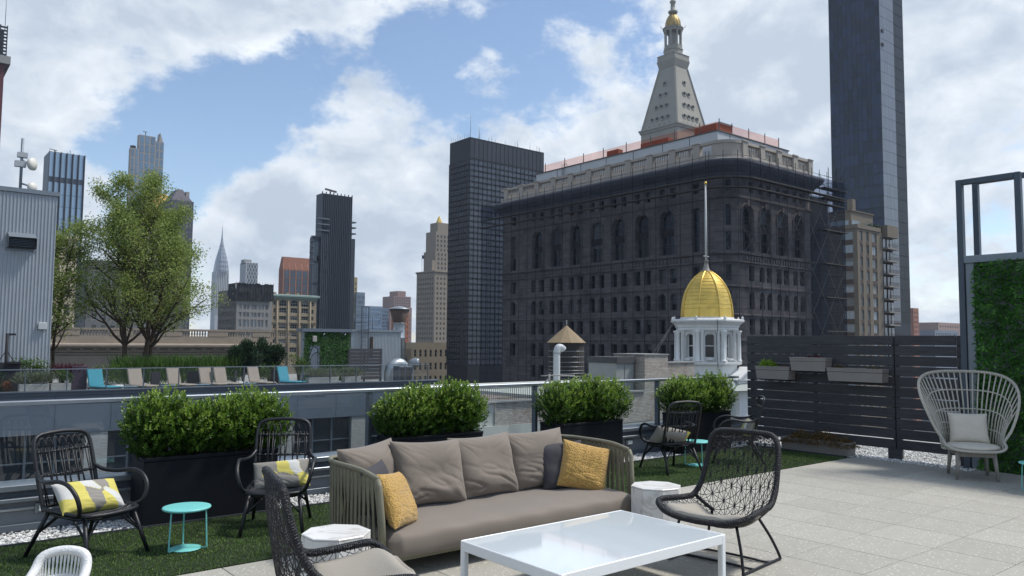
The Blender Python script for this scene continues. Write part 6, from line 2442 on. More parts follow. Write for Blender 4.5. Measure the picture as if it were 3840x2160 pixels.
# scaffold and netting
scf = thing('scaffolding', 'tube scaffolding with dark debris netting in front of the limestone block', 'scaffolding', (103, 90, Z0), world=True)
m_net = glassmat('debris_net', (.67, .70, .77), 0.0, .5, veil=.15, veilcol=(.02, .028, .045))
m_pole = mat('scaffold_tube', '#15181d', .6, .3)
OD = 2.5


def netstrip(d, z0_, z1_, name, seg=8):
    m = MB()
    pts = outline(d, seg)
    pts[0] = (pts[0][0], 136.0)
    pts[-1] = (137.0, pts[-1][1])
    k = len(pts)
    m.v = [(*p, z0_) for p in pts] + [(*p, z1_) for p in pts]
    for i in range(k - 1):
        m.f.append([i, i + 1, k + i + 1, k + i])
        m.mi.append(0)
        m.sm.append(False)
    return m.build(name, m_net, scf)


netstrip(OD, -30, 31.4, 'netting')
netstrip(OD + .4, 28.4, 31.1, 'netting')
b = MB()
pl = outline(OD + .12)
path = [(FX - OD - .12, yy) for yy in [136 - 2.6 * k for k in range(24)] if yy > FY] + pl[2:-1:2] + [(xx, FY - OD - .12) for xx in [110 + 2.6 * k for k in range(11)]]
for i, (x, y) in enumerate(path):
    b.bar((x, y, -30), (x, y, 32.6), .07, .07)
for k in range(26):
    z = -12 + k * 1.75
    for p, q in zip(path[:-1], path[1:]):
        b.bar((*p, z), (*q, z), .05, .05)
b.build('standard_poles', m_pole, scf, kind='stuff')
b = MB()
for i in range(0, len(path) - 1):
    p, q = path[i], path[i + 1]
    if i > 24:
        for k in range(0, 12):
            z = -10 + k * 3.5
            b.bar((*p, z), (*q, z + 3.5), .05, .05) if (i + k) % 2 else b.bar((*q, z), (*p, z + 3.5), .05, .05)
b.build('braces', mat('pale_scaffold_brace', '#5a5c60', .5, .5), scf, kind='stuff')
for z in (28.2, 26.6):
    m = MB()
    for p, q in zip(path[:-1], path[1:]):
        m.bar((p[0], p[1], z), (q[0], q[1], z), 1.0, .12)
    m.build('platform', mat('scaffold_plank', '#4d4a45', .9), scf)
ex_ = MB()
for k in range(20):                     # open scaffold bay past the right end
    z = -10 + k * 2.2
    ex_.bar((130.0, FY - OD, z), (137, FY - OD, z), .08, .08)
    ex_.bar((137, FY - OD, z), (137, FY + 4, z), .08, .08)
for x in (131.5, 134.2, 137):
    for y in (FY - OD, FY + 4):
        ex_.bar((x, y, -30), (x, y, 33.5), .09, .09)
MB().quad((129.5, FY + 4, -30), (137, FY + 4, -30), (137, FY + 4, 31.5), (129.5, FY + 4, 31.5)).quad((137, FY + 4, -30), (137, FY - OD, -30), (137, FY - OD, 30), (137, FY + 4, 30)).quad((129.6, FY + 1, -30), (136.9, FY + 1, -30), (136.9, FY + 1, 29), (129.6, FY + 1, 29)).build('netting', m_net, scf)
MB().box(130.2, 136.4, FY + .4, FY + 3.6, -40, 28.6).build('dark_backing_box', mat('dark_backing', '#252b33', .8, ns=.8, na=.3), scf)  # added solid dark box, blocks the bright sky showing through the end bay
ex_.build('end_bay_poles', m_pole, scf, kind='stuff')
for z in (29.6, 27.8, 22, 16, 10, 4):
    MB().box(129.6, 137.5, FY - OD - .4, FY - OD + 1.2, z, z + .14).build('platform', mat('scaffold_plank', '#4d4a45', .9), scf)

# ================================================================ pale campanile with a pyramid roof
m_mlime = mat('tower_marble', '#9a978d', .85, ns=.15, na=.08)
m_mwin = mat('tower_porthole', '#3c434b', .4)
mt = thing('marble_tower', 'pale marble clock-tower top with steep pyramid roof and gold cupola', 'tower', (326.6, 263.2, Z0), world=True)
AX, AY = 326.6, 263.2
hw = 12.25
MB().box(AX - hw, AX + hw, AY - hw, AY + hw, Z0, 113.0).build('shaft', m_mlime, mt)
crown(mt, [(0, 112.9), (.5, 113.3), (.5, 114.0), (1.0, 114.6), (1.0, 115.3), (0.2, 115.6)], AX - hw, AX + hw, AY - hw, AY + hw, m_mlime)
PB, PT, ht_ = 115.6, 148.6, 5.2
hb_ = 11.9
m = MB()
m.add([(AX - hb_, AY - hb_, PB), (AX + hb_, AY - hb_, PB), (AX + hb_, AY + hb_, PB), (AX - hb_, AY + hb_, PB), (AX - ht_, AY - ht_, PT), (AX + ht_, AY - ht_, PT), (AX + ht_, AY + ht_, PT), (AX - ht_, AY + ht_, PT)],
      [(0, 1, 5, 4), (1, 2, 6, 5), (2, 3, 7, 6), (3, 0, 4, 7), (4, 5, 6, 7)])
m.build('pyramid_roof', m_mlime, mt)
for sx, sy in ((-1, -1), (1, -1), (-1, 1), (1, 1)):
    MB().bar((AX + sx * (hb_ + .05), AY + sy * (hb_ + .05), PB), (AX + sx * (ht_ + .05), AY + sy * (ht_ + .05), PT), .8, .8).build('hip', m_mlime, mt)


def dormer(face, row, col, n):
    z = (120.0, 126.6, 133.2, 139.6)[row]
    f = (z - PB) / (PT - PB)
    h = hb_ + (ht_ - hb_) * f
    o_ = (col - (n - 1) / 2) * 3.5
    if face == 's':
        c_, d = V((AX + o_, AY - h, z)), V((0, -1, 0))
    else:
        c_, d = V((AX - h, AY - o_, z)), V((-1, 0, 0))
    q = d.to_track_quat('Z', 'Y').to_matrix()
    ring = MB().lathe([(.85, -1.2), (1.4, -1.2), (1.4, .35), (1.1, .55), (.85, .35)], n=14, caps=False)
    dm_ = MB()
    dm_.add([c_ + q @ V(p) for p in ring.v], ring.f, 0, False)
    dd = dm_.build('dormer', m_mlime, mt)
    pn = MB()
    pn.add([c_ + q @ V((.88 * math.cos(2 * PI * k / 14), .88 * math.sin(2 * PI * k / 14), .1)) for k in range(14)], [tuple(range(14))])
    pn.build('pane', m_mwin, dd)
    s_ = V((-d.y, d.x, 0))
    MB().bar(c_ - s_ * .95 + d * .3 - V((0, 0, 1.5)), c_ + s_ * .95 + d * .3 - V((0, 0, 1.5)), .5, .3).build('sill', m_mlime, dd)


for face in 'sw':
    for row, n in enumerate((4, 3, 2, 1)):
        for col in range(n):
            dormer(face, row, col, n)
for k in range(5):
    for face in 'sw':
        o_ = (k - 2) * 3.4
        if face == 's':
            MB().box(AX + o_ - .5, AX + o_ + .5, AY - hb_ + .15, AY - hb_ + .6, PB + .4, PB + 1.1).build('slit', m_mwin, mt)
        else:
            MB().box(AX - hb_ + .15, AX - hb_ + .6, AY + o_ - .5, AY + o_ + .5, PB + .4, PB + 1.1).build('slit', m_mwin, mt)
crown(mt, [(0, 148.5), (.2, 149.0), (1.0, 152.4), (1.0, 153.0), (.75, 153.1), (.75, 155.4), (.95, 155.5), (.95, 155.9), (0.5, 156.0)], AX - ht_, AX + ht_, AY - ht_, AY + ht_, m_mlime, 'balcony')
for k in range(8):
    o_ = (k - 3.5) * 1.5
    MB().add([(AX + o_ - .3, AY - ht_ - .2, 149.2), (AX + o_ + .3, AY - ht_ - .2, 149.2), (AX + o_ + .3, AY - ht_ - 1.05, 152.6), (AX + o_ - .3, AY - ht_ - 1.05, 152.6), (AX + o_ - .3, AY - ht_ - .6, 152.6), (AX + o_ + .3, AY - ht_ - .6, 152.6)], [(0, 1, 2, 3), (0, 3, 4), (1, 5, 2)]).build('corbel', m_mlime, mt)
    MB().add([(AX - ht_ - .2, AY + o_ + .3, 149.2), (AX - ht_ - .2, AY + o_ - .3, 149.2), (AX - ht_ - 1.05, AY + o_ - .3, 152.6), (AX - ht_ - 1.05, AY + o_ + .3, 152.6), (AX - ht_ - .6, AY + o_ + .3, 152.6), (AX - ht_ - .6, AY + o_ - .3, 152.6)], [(0, 1, 2, 3), (0, 3, 4), (1, 5, 2)]).build('corbel', m_mlime, mt)
r8 = R(22.5)
MB().lathe([(5.2, 156.0), (5.2, 158.6), (5.5, 158.8), (5.5, 159.3), (5.0, 159.4), (5.0, 161.3)], (AX, AY, 0), 8, smooth=False, rot=r8).build('drum', m_mlime, mt)
for k in range(8):
    a = r8 + R(45) * k
    MB().lathe([(.75, 161.3), (.55, 161.8), (.55, 168.6), (.8, 169.3)], (AX + 4.3 * math.cos(a), AY + 4.3 * math.sin(a), 0), 8).build('column', m_mlime, mt)
MB().lathe([(2.3, 161.3), (2.3, 169.3)], (AX, AY, 0), 8, smooth=False, rot=r8).build('core', m_mlime, mt)
MB().lathe([(4.9, 169.3), (5.2, 169.8), (5.2, 170.6), (5.6, 170.8), (5.6, 171.4), (4.8, 171.6)], (AX, AY, 0), 16, smooth=False).build('entablature', m_mlime, mt)
MB().lathe([(4.35, 171.6), (4.3, 172.8), (4.0, 174.6), (3.4, 176.4), (2.5, 178.0), (1.6, 179.2), (1.55, 179.6)], (AX, AY, 0), 20).build('cupola', mat('dull_gold', '#a58a4e', .4, .5, ns=.6, na=.15), mt)
for k in range(10):
    a = 2 * PI * k / 10
    MB().tube([(AX + r_ * math.cos(a), AY + r_ * math.sin(a), z) for r_, z in ((4.4, 171.7), (4.05, 174.6), (3.45, 176.4), (2.55, 178), (1.65, 179.2))], .14, 4).build('rib', mat('dull_gold', '#a58a4e', .4, .5), mt)
MB().lathe([(1.9, 179.6), (2.6, 180.4), (2.6, 181.0), (1.3, 181.5), (1.2, 185.2), (1.7, 186.0), (1.7, 186.6), (.9, 187.0), (1.5, 188.5), (1.0, 190.0), (.2, 193)], (AX, AY, 0), 14).build('lantern', m_mlime, mt)
for k in range(4):
    a = R(45) + PI / 2 * k
    MB().tube([(AX + 5.4 * math.cos(a), AY + 5.4 * math.sin(a), 171.4), (AX + 6.6 * math.cos(a), AY + 6.6 * math.sin(a), 172.2), (AX + 6.3 * math.cos(a), AY + 6.3 * math.sin(a), 173.2)], .14, 4).build('lamp_arm', m_mwin, mt)

# ================================================================ black office slab
m_bk = mat('black_mullion', '#1d2026', .5, .3)
m_bglass = mat('smoked_pane', '#3d424b', .25, .1, rnd=.3, spec=.7)
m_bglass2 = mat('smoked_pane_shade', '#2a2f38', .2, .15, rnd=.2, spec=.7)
bt_ = thing('black_office_tower', 'plain black glass office slab with antennas along its flat roof', 'tower', (167, 213, Z0), world=True)
bx0, bx1, by0, by1, bz = 151.0, 184.0, 207.1, 218.8, 69.9
MB().box(bx0, bx1, by0, by1, Z0, bz).build('body', m_bk, bt_)
curtain(bt_, (bx0, by0), (1, 0), bx1 - bx0, -6, 62.5, 18, 36, m_bglass, m_bk, .2, .62, 300, .22)
curtain(bt_, (bx0, by1), (0, -1), by1 - by0, -6, 62.5, 8, 36, m_bglass2, m_bk, .2, .6, 160, .22)
for k in range(18):
    x = bx0 + (k + .5) * 33 / 18
    MB().box(x - .75, x + .75, by0 - .06, by0 - .003, 63.0, 69.3).build('top_panel', mat('dark_top_panel', '#33373f', .45, .2, rnd=.08), bt_)
rg = random.Random(50)
am = thing('roof_antennas', 'row of thin antenna rods along the black tower roof', 'antenna', (165, 208, bz), world=True)
for k in range(9):
    MB().tube([(bx0 + .3, by0 + 1 + k * 1.3, bz), (bx0 + .3, by0 + 1 + k * 1.3, bz + rg.uniform(1.0, 2.6))], .07, 4).build('rod', m_panel, am)
for k in range(14):
    x = bx0 + rg.uniform(1, 32)
    MB().tube([(x, by0 + .3, bz), (x, by0 + .3, bz + rg.uniform(.8, 2.6))], .07, 4).build('rod', m_panel, am)
MB().tube([(bx0 + .6, by0 + .6, bz), (bx0 + .6, by0 + .6, bz + 8)], .08, 4).build('rod', m_panel, am)
MB().tube([(bx0 + 4.2, by0 + .6, bz), (bx0 + 4.2, by0 + .6, bz + 4.2)], .08, 4).build('rod', m_panel, am)

# ================================================================ slender glass tower at the right
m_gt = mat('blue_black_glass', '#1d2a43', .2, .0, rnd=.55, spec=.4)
m_gt2 = mat('sunlit_face_glass', '#6b7077', .3, .1, rnd=.10, spec=.5)  # paler copy of the tower glass, sunlight painted into the south face
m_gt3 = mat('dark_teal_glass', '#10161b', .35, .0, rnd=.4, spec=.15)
m_gtm = mat('tower_mullion', '#1a2029', .5, .2)
m_gtm2 = mat('pale_mullion', '#5c646d', .5, .2)  # paler mullions for that sunlit face, also pale frames elsewhere
gt = thing('glass_tower', 'very tall slender blue-black glass tower rising out of the frame', 'tower', (305, 148, Z0), world=True)
gx0, gx1, gy0, gy1, gz = 298.2, 309.8, 139.0, 159.6, 172.0
MB().box(gx0, gx1, gy0, gy1, Z0, gz).build('body', m_gtm, gt)
FH = 4.45
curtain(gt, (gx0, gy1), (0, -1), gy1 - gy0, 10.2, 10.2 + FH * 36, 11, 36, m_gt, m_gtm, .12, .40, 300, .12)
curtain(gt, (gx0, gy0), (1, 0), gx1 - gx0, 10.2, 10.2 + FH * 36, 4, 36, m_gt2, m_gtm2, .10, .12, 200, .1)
MB().box(gx1 + .02, gx1 + 9.4, gy0 + .3, gy1 - .5, Z0, gz + 2).build('rear_slab', m_gtm, gt)
curtain(gt, (gx1 + .4, gy0 + .3), (1, 0), 8.8, 10.2, 10.2 + FH * 36, 4, 36, m_gt3, m_gtm, .12, .3, 150, .12)
for zz in (118.5, 124.0):
    MB().box(gx0 + 1.2, gx0 + 2.6, gy0 - .5, gy0 - .12, zz, zz + 1.1).build('open_sash', m_bk, gt)

# ================================================================ tan apartment block in front of it
m_tan = mat('tan_brick', '#756c5e', .9, ns=.5, na=.06)
m_tan_d = mat('brown_spandrel', '#54473f', .9, ns=1, na=.08)
m_aw = mat('apartment_window', '#7d868c', .1, rnd=.45, spec=.7)
m_awf = mat('window_frame_grey', '#8a8a84', .6)
ap = thing('apartment_block', 'tan brick apartment block with brown spandrels and corner balconies', 'building', (203, 101, Z0), world=True)
ax0, ax1, ay0, ay1 = 194.4, 214.5, 97.6, 106.0
ops = []
for k in range(14):
    z = 28.85 - k * 3.42
    ops.append((ay1 - 101.7, ay1 - 98.8, z, z + 2.2, 'r', (1, 0)))
facade(ap, (ax0, ay1), (0, -1), ay1 - ay0, Z0, 31.7, ops, m_tan, [m_awf, m_aw], 'west_wall', .3, .09, alt=(m_blind, .35))
for k in range(13):
    z = 28.85 - k * 3.42
    MB().box(ax0 - .04, ax0 - .003, 98.8, 101.7, z - 1.18, z - .03).build('spandrel', m_tan_d, ap)
ops = []
for k in range(14):
    z = 28.75 - k * 3.42
    for a, c_ in ((1.3, 2.7), (4.6, 6.1), (7.9, 10.4)):
        ops.append((a, c_, z, z + 2.3, 'r', (1, 0)))
facade(ap, (ax0, ay0), (1, 0), ax1 - ax0 - 6.5, Z0, 31.7, ops, m_tan, [m_awf, m_aw], 'south_wall', .3, .08, alt=(m_blind, .3))
for k in range(13):
    z = 28.75 - k * 3.42
    for a, c_ in ((1.3, 2.7), (4.6, 6.1), (7.9, 10.4)):
        MB().box(ax0 + a, ax0 + c_, ay0 - .04, ay0 - .003, z - 1.05, z - .03).build('spandrel', m_tan_d, ap)
shell(ap, ax0 + .32, ax1, ay0 + .32, ay1, Z0, 31.68, m_tan)
crown(ap, [(0, 31.6), (.25, 31.7), (.25, 32.75), (-.3, 32.76)], ax0, 206.5, ay0, ay1, m_tan, 'parapet')
MB().box(ax0 + 1.2, 207.5, ay0 + 2.2, ay1, 31.69, 36.6).build('penthouse', m_tan, ap)
for a, c_ in ((195.9, 200.0), (203.2, 205.4)):
    MB().box(a, c_, ay0 + 2.12, ay0 + 2.197, 32.6, 34.2).build('penthouse_window', m_aw, ap)
MB().box(ax0 + 1.14, ax0 + 1.197, ay0 + 2.8, ay1 - .5, 32.9, 34.2).build('penthouse_window', m_aw, ap)
MB().box(ax0 + .9, 207.7, ay0 + 1.9, ay1, 36.602, 36.85).build('penthouse_roof', m_tan, ap)
MB().box(199.0, 200.6, 101, 102.5, 36.86, 40.3).build('chimney', m_tan, ap)
MB().box(ax1 - 6.0, ax1 + .2, ay0 - 1.2, ay0 + 2, 30.6, 33.8).build('balcony_crown', m_tan, ap)
for k in range(12):
    z = 27.4 - k * 3.42
    bl_ = MB().box(ax1 - 6.0, ax1 + .1, ay0 - 1.3, ay0 + .4, z, z + .35).build('balcony', mat('balcony_slab', '#8d8880', .8), ap)
    rm = MB()
    for q in range(16):
        rm.bar((ax1 - 5.9 + q * .39, ay0 - 1.25, z + .35), (ax1 - 5.9 + q * .39, ay0 - 1.25, z + 1.3), .05, .05)
    rm.bar((ax1 - 6, ay0 - 1.25, z + 1.32), (ax1 + .1, ay0 - 1.25, z + 1.32), .07, .07)
    rm.build('balcony_rail', m_tan_d, bl_)
    for a in (ax1 - 5.6, ax1 - 3.4, ax1 - 1.6):
        MB().box(a, a + 1.3, ay0 + .25, ay0 + .318, z + .5, z + 2.9).build('window', m_aw, ap)
blob = MB()
rg = random.Random(12)
for k in range(700):
    x = rg.uniform(201.5, 208.5)
    blob.leaf(V((x, ay0 + rg.uniform(.3, 1.6), 32.8 + abs(rg.gauss(0, .45)))), V((rg.uniform(-1, 1), rg.uniform(-1, 1), rg.uniform(0, 1))), V((0, -1, .5)), .4, .25, rg.random())
tr_ = thing('roof_garden', 'dark green shrubs along the apartment block roof terrace', 'shrub', (205, 98, 32.7), world=True)
blob.v = [(a - 205, b_ - 98, c_ - 32.7) for a, b_, c_ in blob.v]
ORG_save = ORG.pop(tr_.name)
blob.build('foliage', m_pine, tr_)
bm = MB()
for k in range(12):
    x = 201.7 + k * .6
    bm.tube([(x - 205, .9, 0), (x - 205, .9, .5)], .04, 4)
bm.build('stem', m_bark, tr_)


# ================================================================ simple window towers of the skyline
def tower(name, label, x0, x1, y0, y1, z1, mw, mwin, nu, nz, zb, wf=.55, hf=.6, west=None, dep=.3, cap=None, roofm=None, cat='tower', bars=(0, 1), kind='r', limit=220):
    t = thing(name, label, cat, ((x0 + x1) / 2, (y0 + y1) / 2, Z0), world=True)
    W = x1 - x0
    ops = grid_ops(W * .04, W * .96, nu, wf, zb, z1 - (z1 - zb) * .06, nz, hf, kind, bars)
    ops.sort(key=lambda q: -q[2])
    facade(t, (x0, y0), (1, 0), W, Z0, z1, ops, mw, mwin, 'south_wall', dep, .12, limit=limit, alt=(m_blind, .25))
    if west:
        D_ = y1 - y0
        o2 = grid_ops(D_ * .06, D_ * .94, west, wf, zb, z1 - (z1 - zb) * .06, nz, hf, kind, bars)
        o2.sort(key=lambda q: -q[2])
        facade(t, (x0, y1), (0, -1), D_, Z0, z1, o2, mw, mwin, 'west_wall', dep, .12, limit=150)
        shell(t, x0 + dep, x1, y0 + dep, y1, Z0, z1 - .02, mw, roofm)
    else:
        shell(t, x0, x1, y0 + dep + .02, y1, Z0, z1 - .02, mw, roofm, sides='enw')
    if cap:
        crown(t, cap, x0, x1, y0, y1, mw)
    return t


m_win = mat('plain_dark_window', '#2b3138', .15, spec=.6)
m_wfr = mat('pale_sash', '#a3a39b', .7)

# stone building with a balustrade behind the terrace
m_bstone = mat('beige_limestone', '#8d8274', .9, ns=.6, na=.14, bump=.2)
stt = thing('beaux_arts_building', 'long beige stone cornice with balustrade behind the birch tree', 'building', (38, 135, Z0), world=True)
sx0, sx1, sy = 6.0, 53.4, 130.0
k13 = 1.3
facade(stt, (sx0, sy), (1, 0), sx1 - sx0, Z0, -.4, [(19.6, 25.8, -9, -2.4, 'a', (3, 1))], m_bstone, [m_wfr, m_win], 'south_wall', .6, .2)
shell(stt, sx0, sx1, sy + .65, 160, Z0, .4, m_bstone, sides='enw')
crown(stt, [(0, -.8), (.2, -.7), (.2, -.4), (.5, -.25), (.5, .05), (1.3, .35), (1.5, .6), (1.5, .85), (.3, 1.05), (.3, 1.2)], sx0, sx1, sy, 160, m_bstone)
MB().box(sx0, sx1, sy + .1, sy + .5, 1.202, 2.2).build('parapet', m_bstone, stt)
MB().box(sx0 - .1, sx1 + .1, sy, sy + .6, 3.05, 3.35).build('balustrade_rail', m_bstone, stt)
mod_me = MB().cbox(-.3, .3, -.5, 0, -.22, .0, .03).mesh('modillion', m_bstone)
x = sx0 + .5
while x < sx1:
    inst('modillion', mod_me, stt, (x, sy - .52, .28))
    x += 1.75
den = MB()
x = sx0
while x < sx1:
    den.box(x, x + .22, sy - .35, sy - .203, -.62, -.42)
    x += .45
den.build('dentils', m_bstone, stt, kind='stuff')
sb_me = MB().lathe([(.14, 0), (.14, .08), (.09, .12), (.17, .35), (.09, .65), (.14, .78), (.14, .85)], n=6).mesh('baluster', m_bstone)
sp_me = MB().cbox(-1.6, 1.6, 0, .5, 0, .85, .02).mesh('pier', m_bstone)
x = sx0
i = 0
while x < sx1 - 3:
    inst('pier', sp_me, stt, (x + 1.6, sy + .05, 2.2))
    for q in range(9):
        inst('baluster', sb_me, stt, (x + 3.5 + q * .42, sy + .3, 2.2))
    x += 7.3

# cream building behind the small tree
tower('cream_building', 'cream stone building with arched top behind the small tree', 27.5, 36.2, 205, 225, 24.5, mat('cream_stone', '#c9bda3', .9, ns=.3, na=.08), [m_wfr, m_win], 3, 5, 2, .42, .62, None, .5, [(0, 24.3), (.6, 24.8), (.6, 25.6), (0, 25.7)], cat='building')
tower('grey_midrise', 'plain grey building seen through the birch tree', 46, 72, 245, 270, 24.0, mat('grey_stone', '#6f7072', .9, ns=.3, na=.08), [m_wfr, m_win], 10, 6, 3, .5, .55, None, .3, cat='building')

# netted building and tan arcaded building
m_nb = mat('grey_brown_stone', '#74706a', .9, ns=.4, na=.1)
ntb = thing('netted_building', 'grey midrise with its top floors wrapped in black netting', 'building', (111, 300, Z0), world=True)
ops = []
NX = 104.43  # this building's coordinates were scaled about the camera to a nearer depth
for za, zb in ((13.18, 14.95), (10.38, 12.06), (6.65, 9.35), (2.73, 5.53), (-1.29, 1.51)):
    for a in [105.36, 106.95, 108.25, 109.84, 111.1, 112.55, 113.85, 115.53]:
        ops.append((a - NX, a - NX + .98, za, zb, 'r', (0, 1)))
facade(ntb, (NX, 289.3), (1, 0), 13.75, Z0, 17.0, ops, mat('pale_stone_bay', '#8f8e8a', .9, ns=.4, na=.08), [m_wfr, mat('bright_window', '#8d949a', .15, rnd=.5, spec=.7)], 'south_wall', .4, .1)
ops = grid_ops(1, 19, 8, .45, -2, 16, 6, .55)
facade(ntb, (NX, 309.3), (0, -1), 20, Z0, 20.6, ops, m_nb, [m_wfr, m_win], 'west_wall', .3, .1)
shell(ntb, NX + .4, NX + 13.7, 289.7, 309.3, Z0, 20.5, m_nb)
m_bnet = mat('black_sheeting', '#22262d', .8, ns=1.2, na=.3, bump=.5, bs=3, st=(1, 1, 4))
nt_ = MB()
nt_.grid(lambda u, v: V((NX - .65 + 14.5 * u, 288.7 - .35 * NZ.noise(V((u * 9, v * 3, 1))), 16.5 + 6.4 * v + .5 * NZ.noise(V((u * 8, 0, 5))) * v)), 40, 10)
nt_.grid(lambda u, v: V((NX - .65 - .3 * NZ.noise(V((u * 6, v * 3, 2))), 297 - 8.2 * u, 16.5 + 6.4 * v)), 20, 10)
nt_.build('netting', m_bnet, ntb)
b = MB()
for k in range(14):
    b.bar((NX - .6 + k * 1.1, 288.6, 16.3), (NX - .6 + k * 1.1, 288.6, 23.6), .09, .09)
b.build('scaffold_poles', m_pole, ntb, kind='stuff')

m_tst = mat('tan_terracotta', '#968a74', .9, ns=.4, na=.1)
tb_ = thing('arcaded_building', 'tan terracotta building with arched top windows and pale green cornice', 'building', (127.5, 300, Z0), world=True)
ops = []
rows_ = [(15.3, 17.0, 'a'), (12.3, 14.3, 'r'), (9.6, 11.1, 'r'), (6.2, 8.0, 'r'), (3.1, 4.9, 'r'), (.4, 2.2, 'r'), (-3, -1, 'r')]
for za, zb, kd in rows_:
    for a, c_ in ((121.3, 124.2), (125.9, 128.8), (130.4, 133.3)):
        if kd == 'a':
            ops.append((a - 118.3, c_ - 118.3, za - .4, zb + .35, 'a', (2, 1)))
        else:
            ops.append((a - 118.3, c_ - 118.3, za, zb, 'r', (2, 1)))
    for a, c_ in ((119.0, 119.9), (134.6, 135.5)):
        ops.append((a - 118.3, c_ - 118.3, za, min(zb, za + 1.6), 'r', (0, 1)))
facade(tb_, (118.3, 290), (1, 0), 18.3, Z0, 17.6, ops, m_tst, [m_wfr, m_win], 'south_wall', .45, .12, alt=(m_blind, .35))
shell(tb_, 118.3, 136.6, 290.5, 312, Z0, 17.5, m_tst, sides='enw')
m_cop = mat('verdigris_copper', '#8ea39a', .7, ns=.5, na=.1)
crown(tb_, [(.1, 17.5), (.3, 17.9), (.5, 18.2), (1.0, 18.7), (1.0, 19.3), (.2, 19.5)], 118.3, 136.6, 290, 312, m_cop)
dn = MB()
for k in range(30):
    dn.box(118.3 + k * .62, 118.6 + k * .62, 289.2, 289.6, 18.05, 18.5)
dn.build('brackets', m_cop, tb_, kind='stuff')
for x in (120.4, 124.9, 129.5, 134.0):
    MB().tube([(x, 289.85, -10), (x, 289.85, 17.4)], .32, 8).build('colonnette', m_tst, tb_)
for z in (8.5, 5.5):
    MB().box(118.2, 136.7, 289.7, 289.99, z, z + .35).build('belt_course', m_tst, tb_)
for x in (124.5, 128.8, 119.5):
    MB().box(x, x + .9, 291, 292, 19.2, 20.3).build('roof_box', m_tst, tb_)

# dark ribbed tower with balconies
m_dk = mat('charcoal_ribbed_cladding', '#363d47', .5, .25, ns=.3, na=.06)
m_dkg = mat('charcoal_glass', '#333f4b', .12, .1, rnd=.2, spec=.7)
dt = thing('ribbed_dark_tower', 'dark grey ribbed residential tower with small side balconies', 'tower', (165, 340, Z0), world=True)
MB().box(156.9, 172.2, 330, 336, Z0, 69.4).build('upper_block', m_dk, dt)
MB().box(153.8, 156.88, 331, 335, Z0, 49.0).build('side_block', m_dk, dt)
MB().box(172.22, 174.8, 331, 336, Z0, 49.8).build('side_block', m_dk, dt)
for k in range(17):
    x = 156.8 + k * .94
    MB().box(x, x + .34, 329.5, 329.997, -5, 70.2 if k % 2 == 0 else 69.4).build('fin', m_dk, dt)
for k in range(14):
    x0_ = 153.5 + (k % 5) * 1.1
    z = 5 + (k // 5) * 14
for j in range(4):
    for i in range(3):
        MB().box(153.6 + i * 1.0, 154.45 + i * 1.0, 330.9, 330.997, 8 + j * 10.0, 16.8 + j * 10.0).build('window', m_dkg, dt)
for j in range(5):
    for i in range(4):
        MB().box(157.2 + i * .94, 157.7 + i * .94, 329.9, 329.996, 6 + j * 9.2, 14 + j * 9.2).build('window', m_dkg, dt)
for j in range(9):
    MB().box(171.1, 171.9, 329.9, 329.996, 8 + j * 6.6, 12 + j * 6.6).build('window', m_dkg, dt)
for z in (57.2, 54.6, 51.8):
    MB().box(154.6, 160.4, 328.7, 331, z, z + .55).build('balcony', m_fascia, dt)
    MB().box(172.2, 174.4, 329.4, 332, z, z + .55).build('balcony', m_fascia, dt)
for k in range(5):
    MB().box(152.7, 154, 330.3, 333, 47 - k * 2.6, 47.4 - k * 2.6).build('balcony', m_fascia, dt)
MB().box(153.2, 156.6, 330.4, 333, 49.002, 49.5).build('side_roof', m_fascia, dt)
MB().box(155.4, 157.2, 330.9, 330.99, 38.0, 40.5).box(158.6, 160, 329.88, 329.99, 38, 40.5).build('black_panel', m_bk, dt)  # flat black panels on the wall face
rc = thing('roof_crane', 'window-washing crane on top of the dark ribbed tower', 'crane', (163.5, 335, 69.4), world=True)
MB().bar((160.8, 335, 72.6), (166.5, 335, 71.8), .7, .8).build('boom', m_fframe, rc)
MB().bar((163.4, 335, 69.4), (163.4, 335, 72), .5, .5).build('post', m_fframe, rc)

# steel-crowned spire far away
m_spire = mat('stainless_spire', '#8d939b', .4, .4, ns=.05, na=.05)
cs = thing('spire_tower', 'distant silver tower tapering through arched tiers to a needle spire', 'tower', (649.5, 1905, Z0), world=True)
cX, cY = 649.5, 1912
MB().box(cX - 15.5, cX + 15.5, cY - 12, cY + 19, Z0, 166).build('shaft', mat('pale_brick_far', '#a1a3a4', .8), cs)
for k in range(7):
    MB().box(cX - 13.5 + k * 4.2, cX - 12 + k * 4.2, cY - 12.1, cY - 12.003, 60, 162).build('window_strip', m_win, cs)
tiers = [(15.2, 165.5), (14.2, 176), (12.8, 187), (11.0, 198), (9.0, 208), (7.0, 217), (5.0, 226), (3.4, 235), (2.2, 243), (1.2, 256), (.55, 270), (.12, 284)]
MB().lathe([(r_ * 1.2, z) for r_, z in tiers], (cX, cY, 0), 8, smooth=False, rot=R(22.5)).build('crown', m_spire, cs)
for j, (r_, z) in enumerate(tiers[:7]):
    n_ = 5 if j < 3 else 3
    for i in range(n_):
        o_ = (i - (n_ - 1) / 2) * r_ * 2 / n_ * .9
        MB().add([(cX + o_ - r_ * .13, cY - r_ * 1.13, z + 1), (cX + o_ + r_ * .13, cY - r_ * 1.13, z + 1), (cX + o_, cY - r_ * 1.08, z + 7)], [(0, 1, 2)]).build('triangular_window', m_mwin, cs)

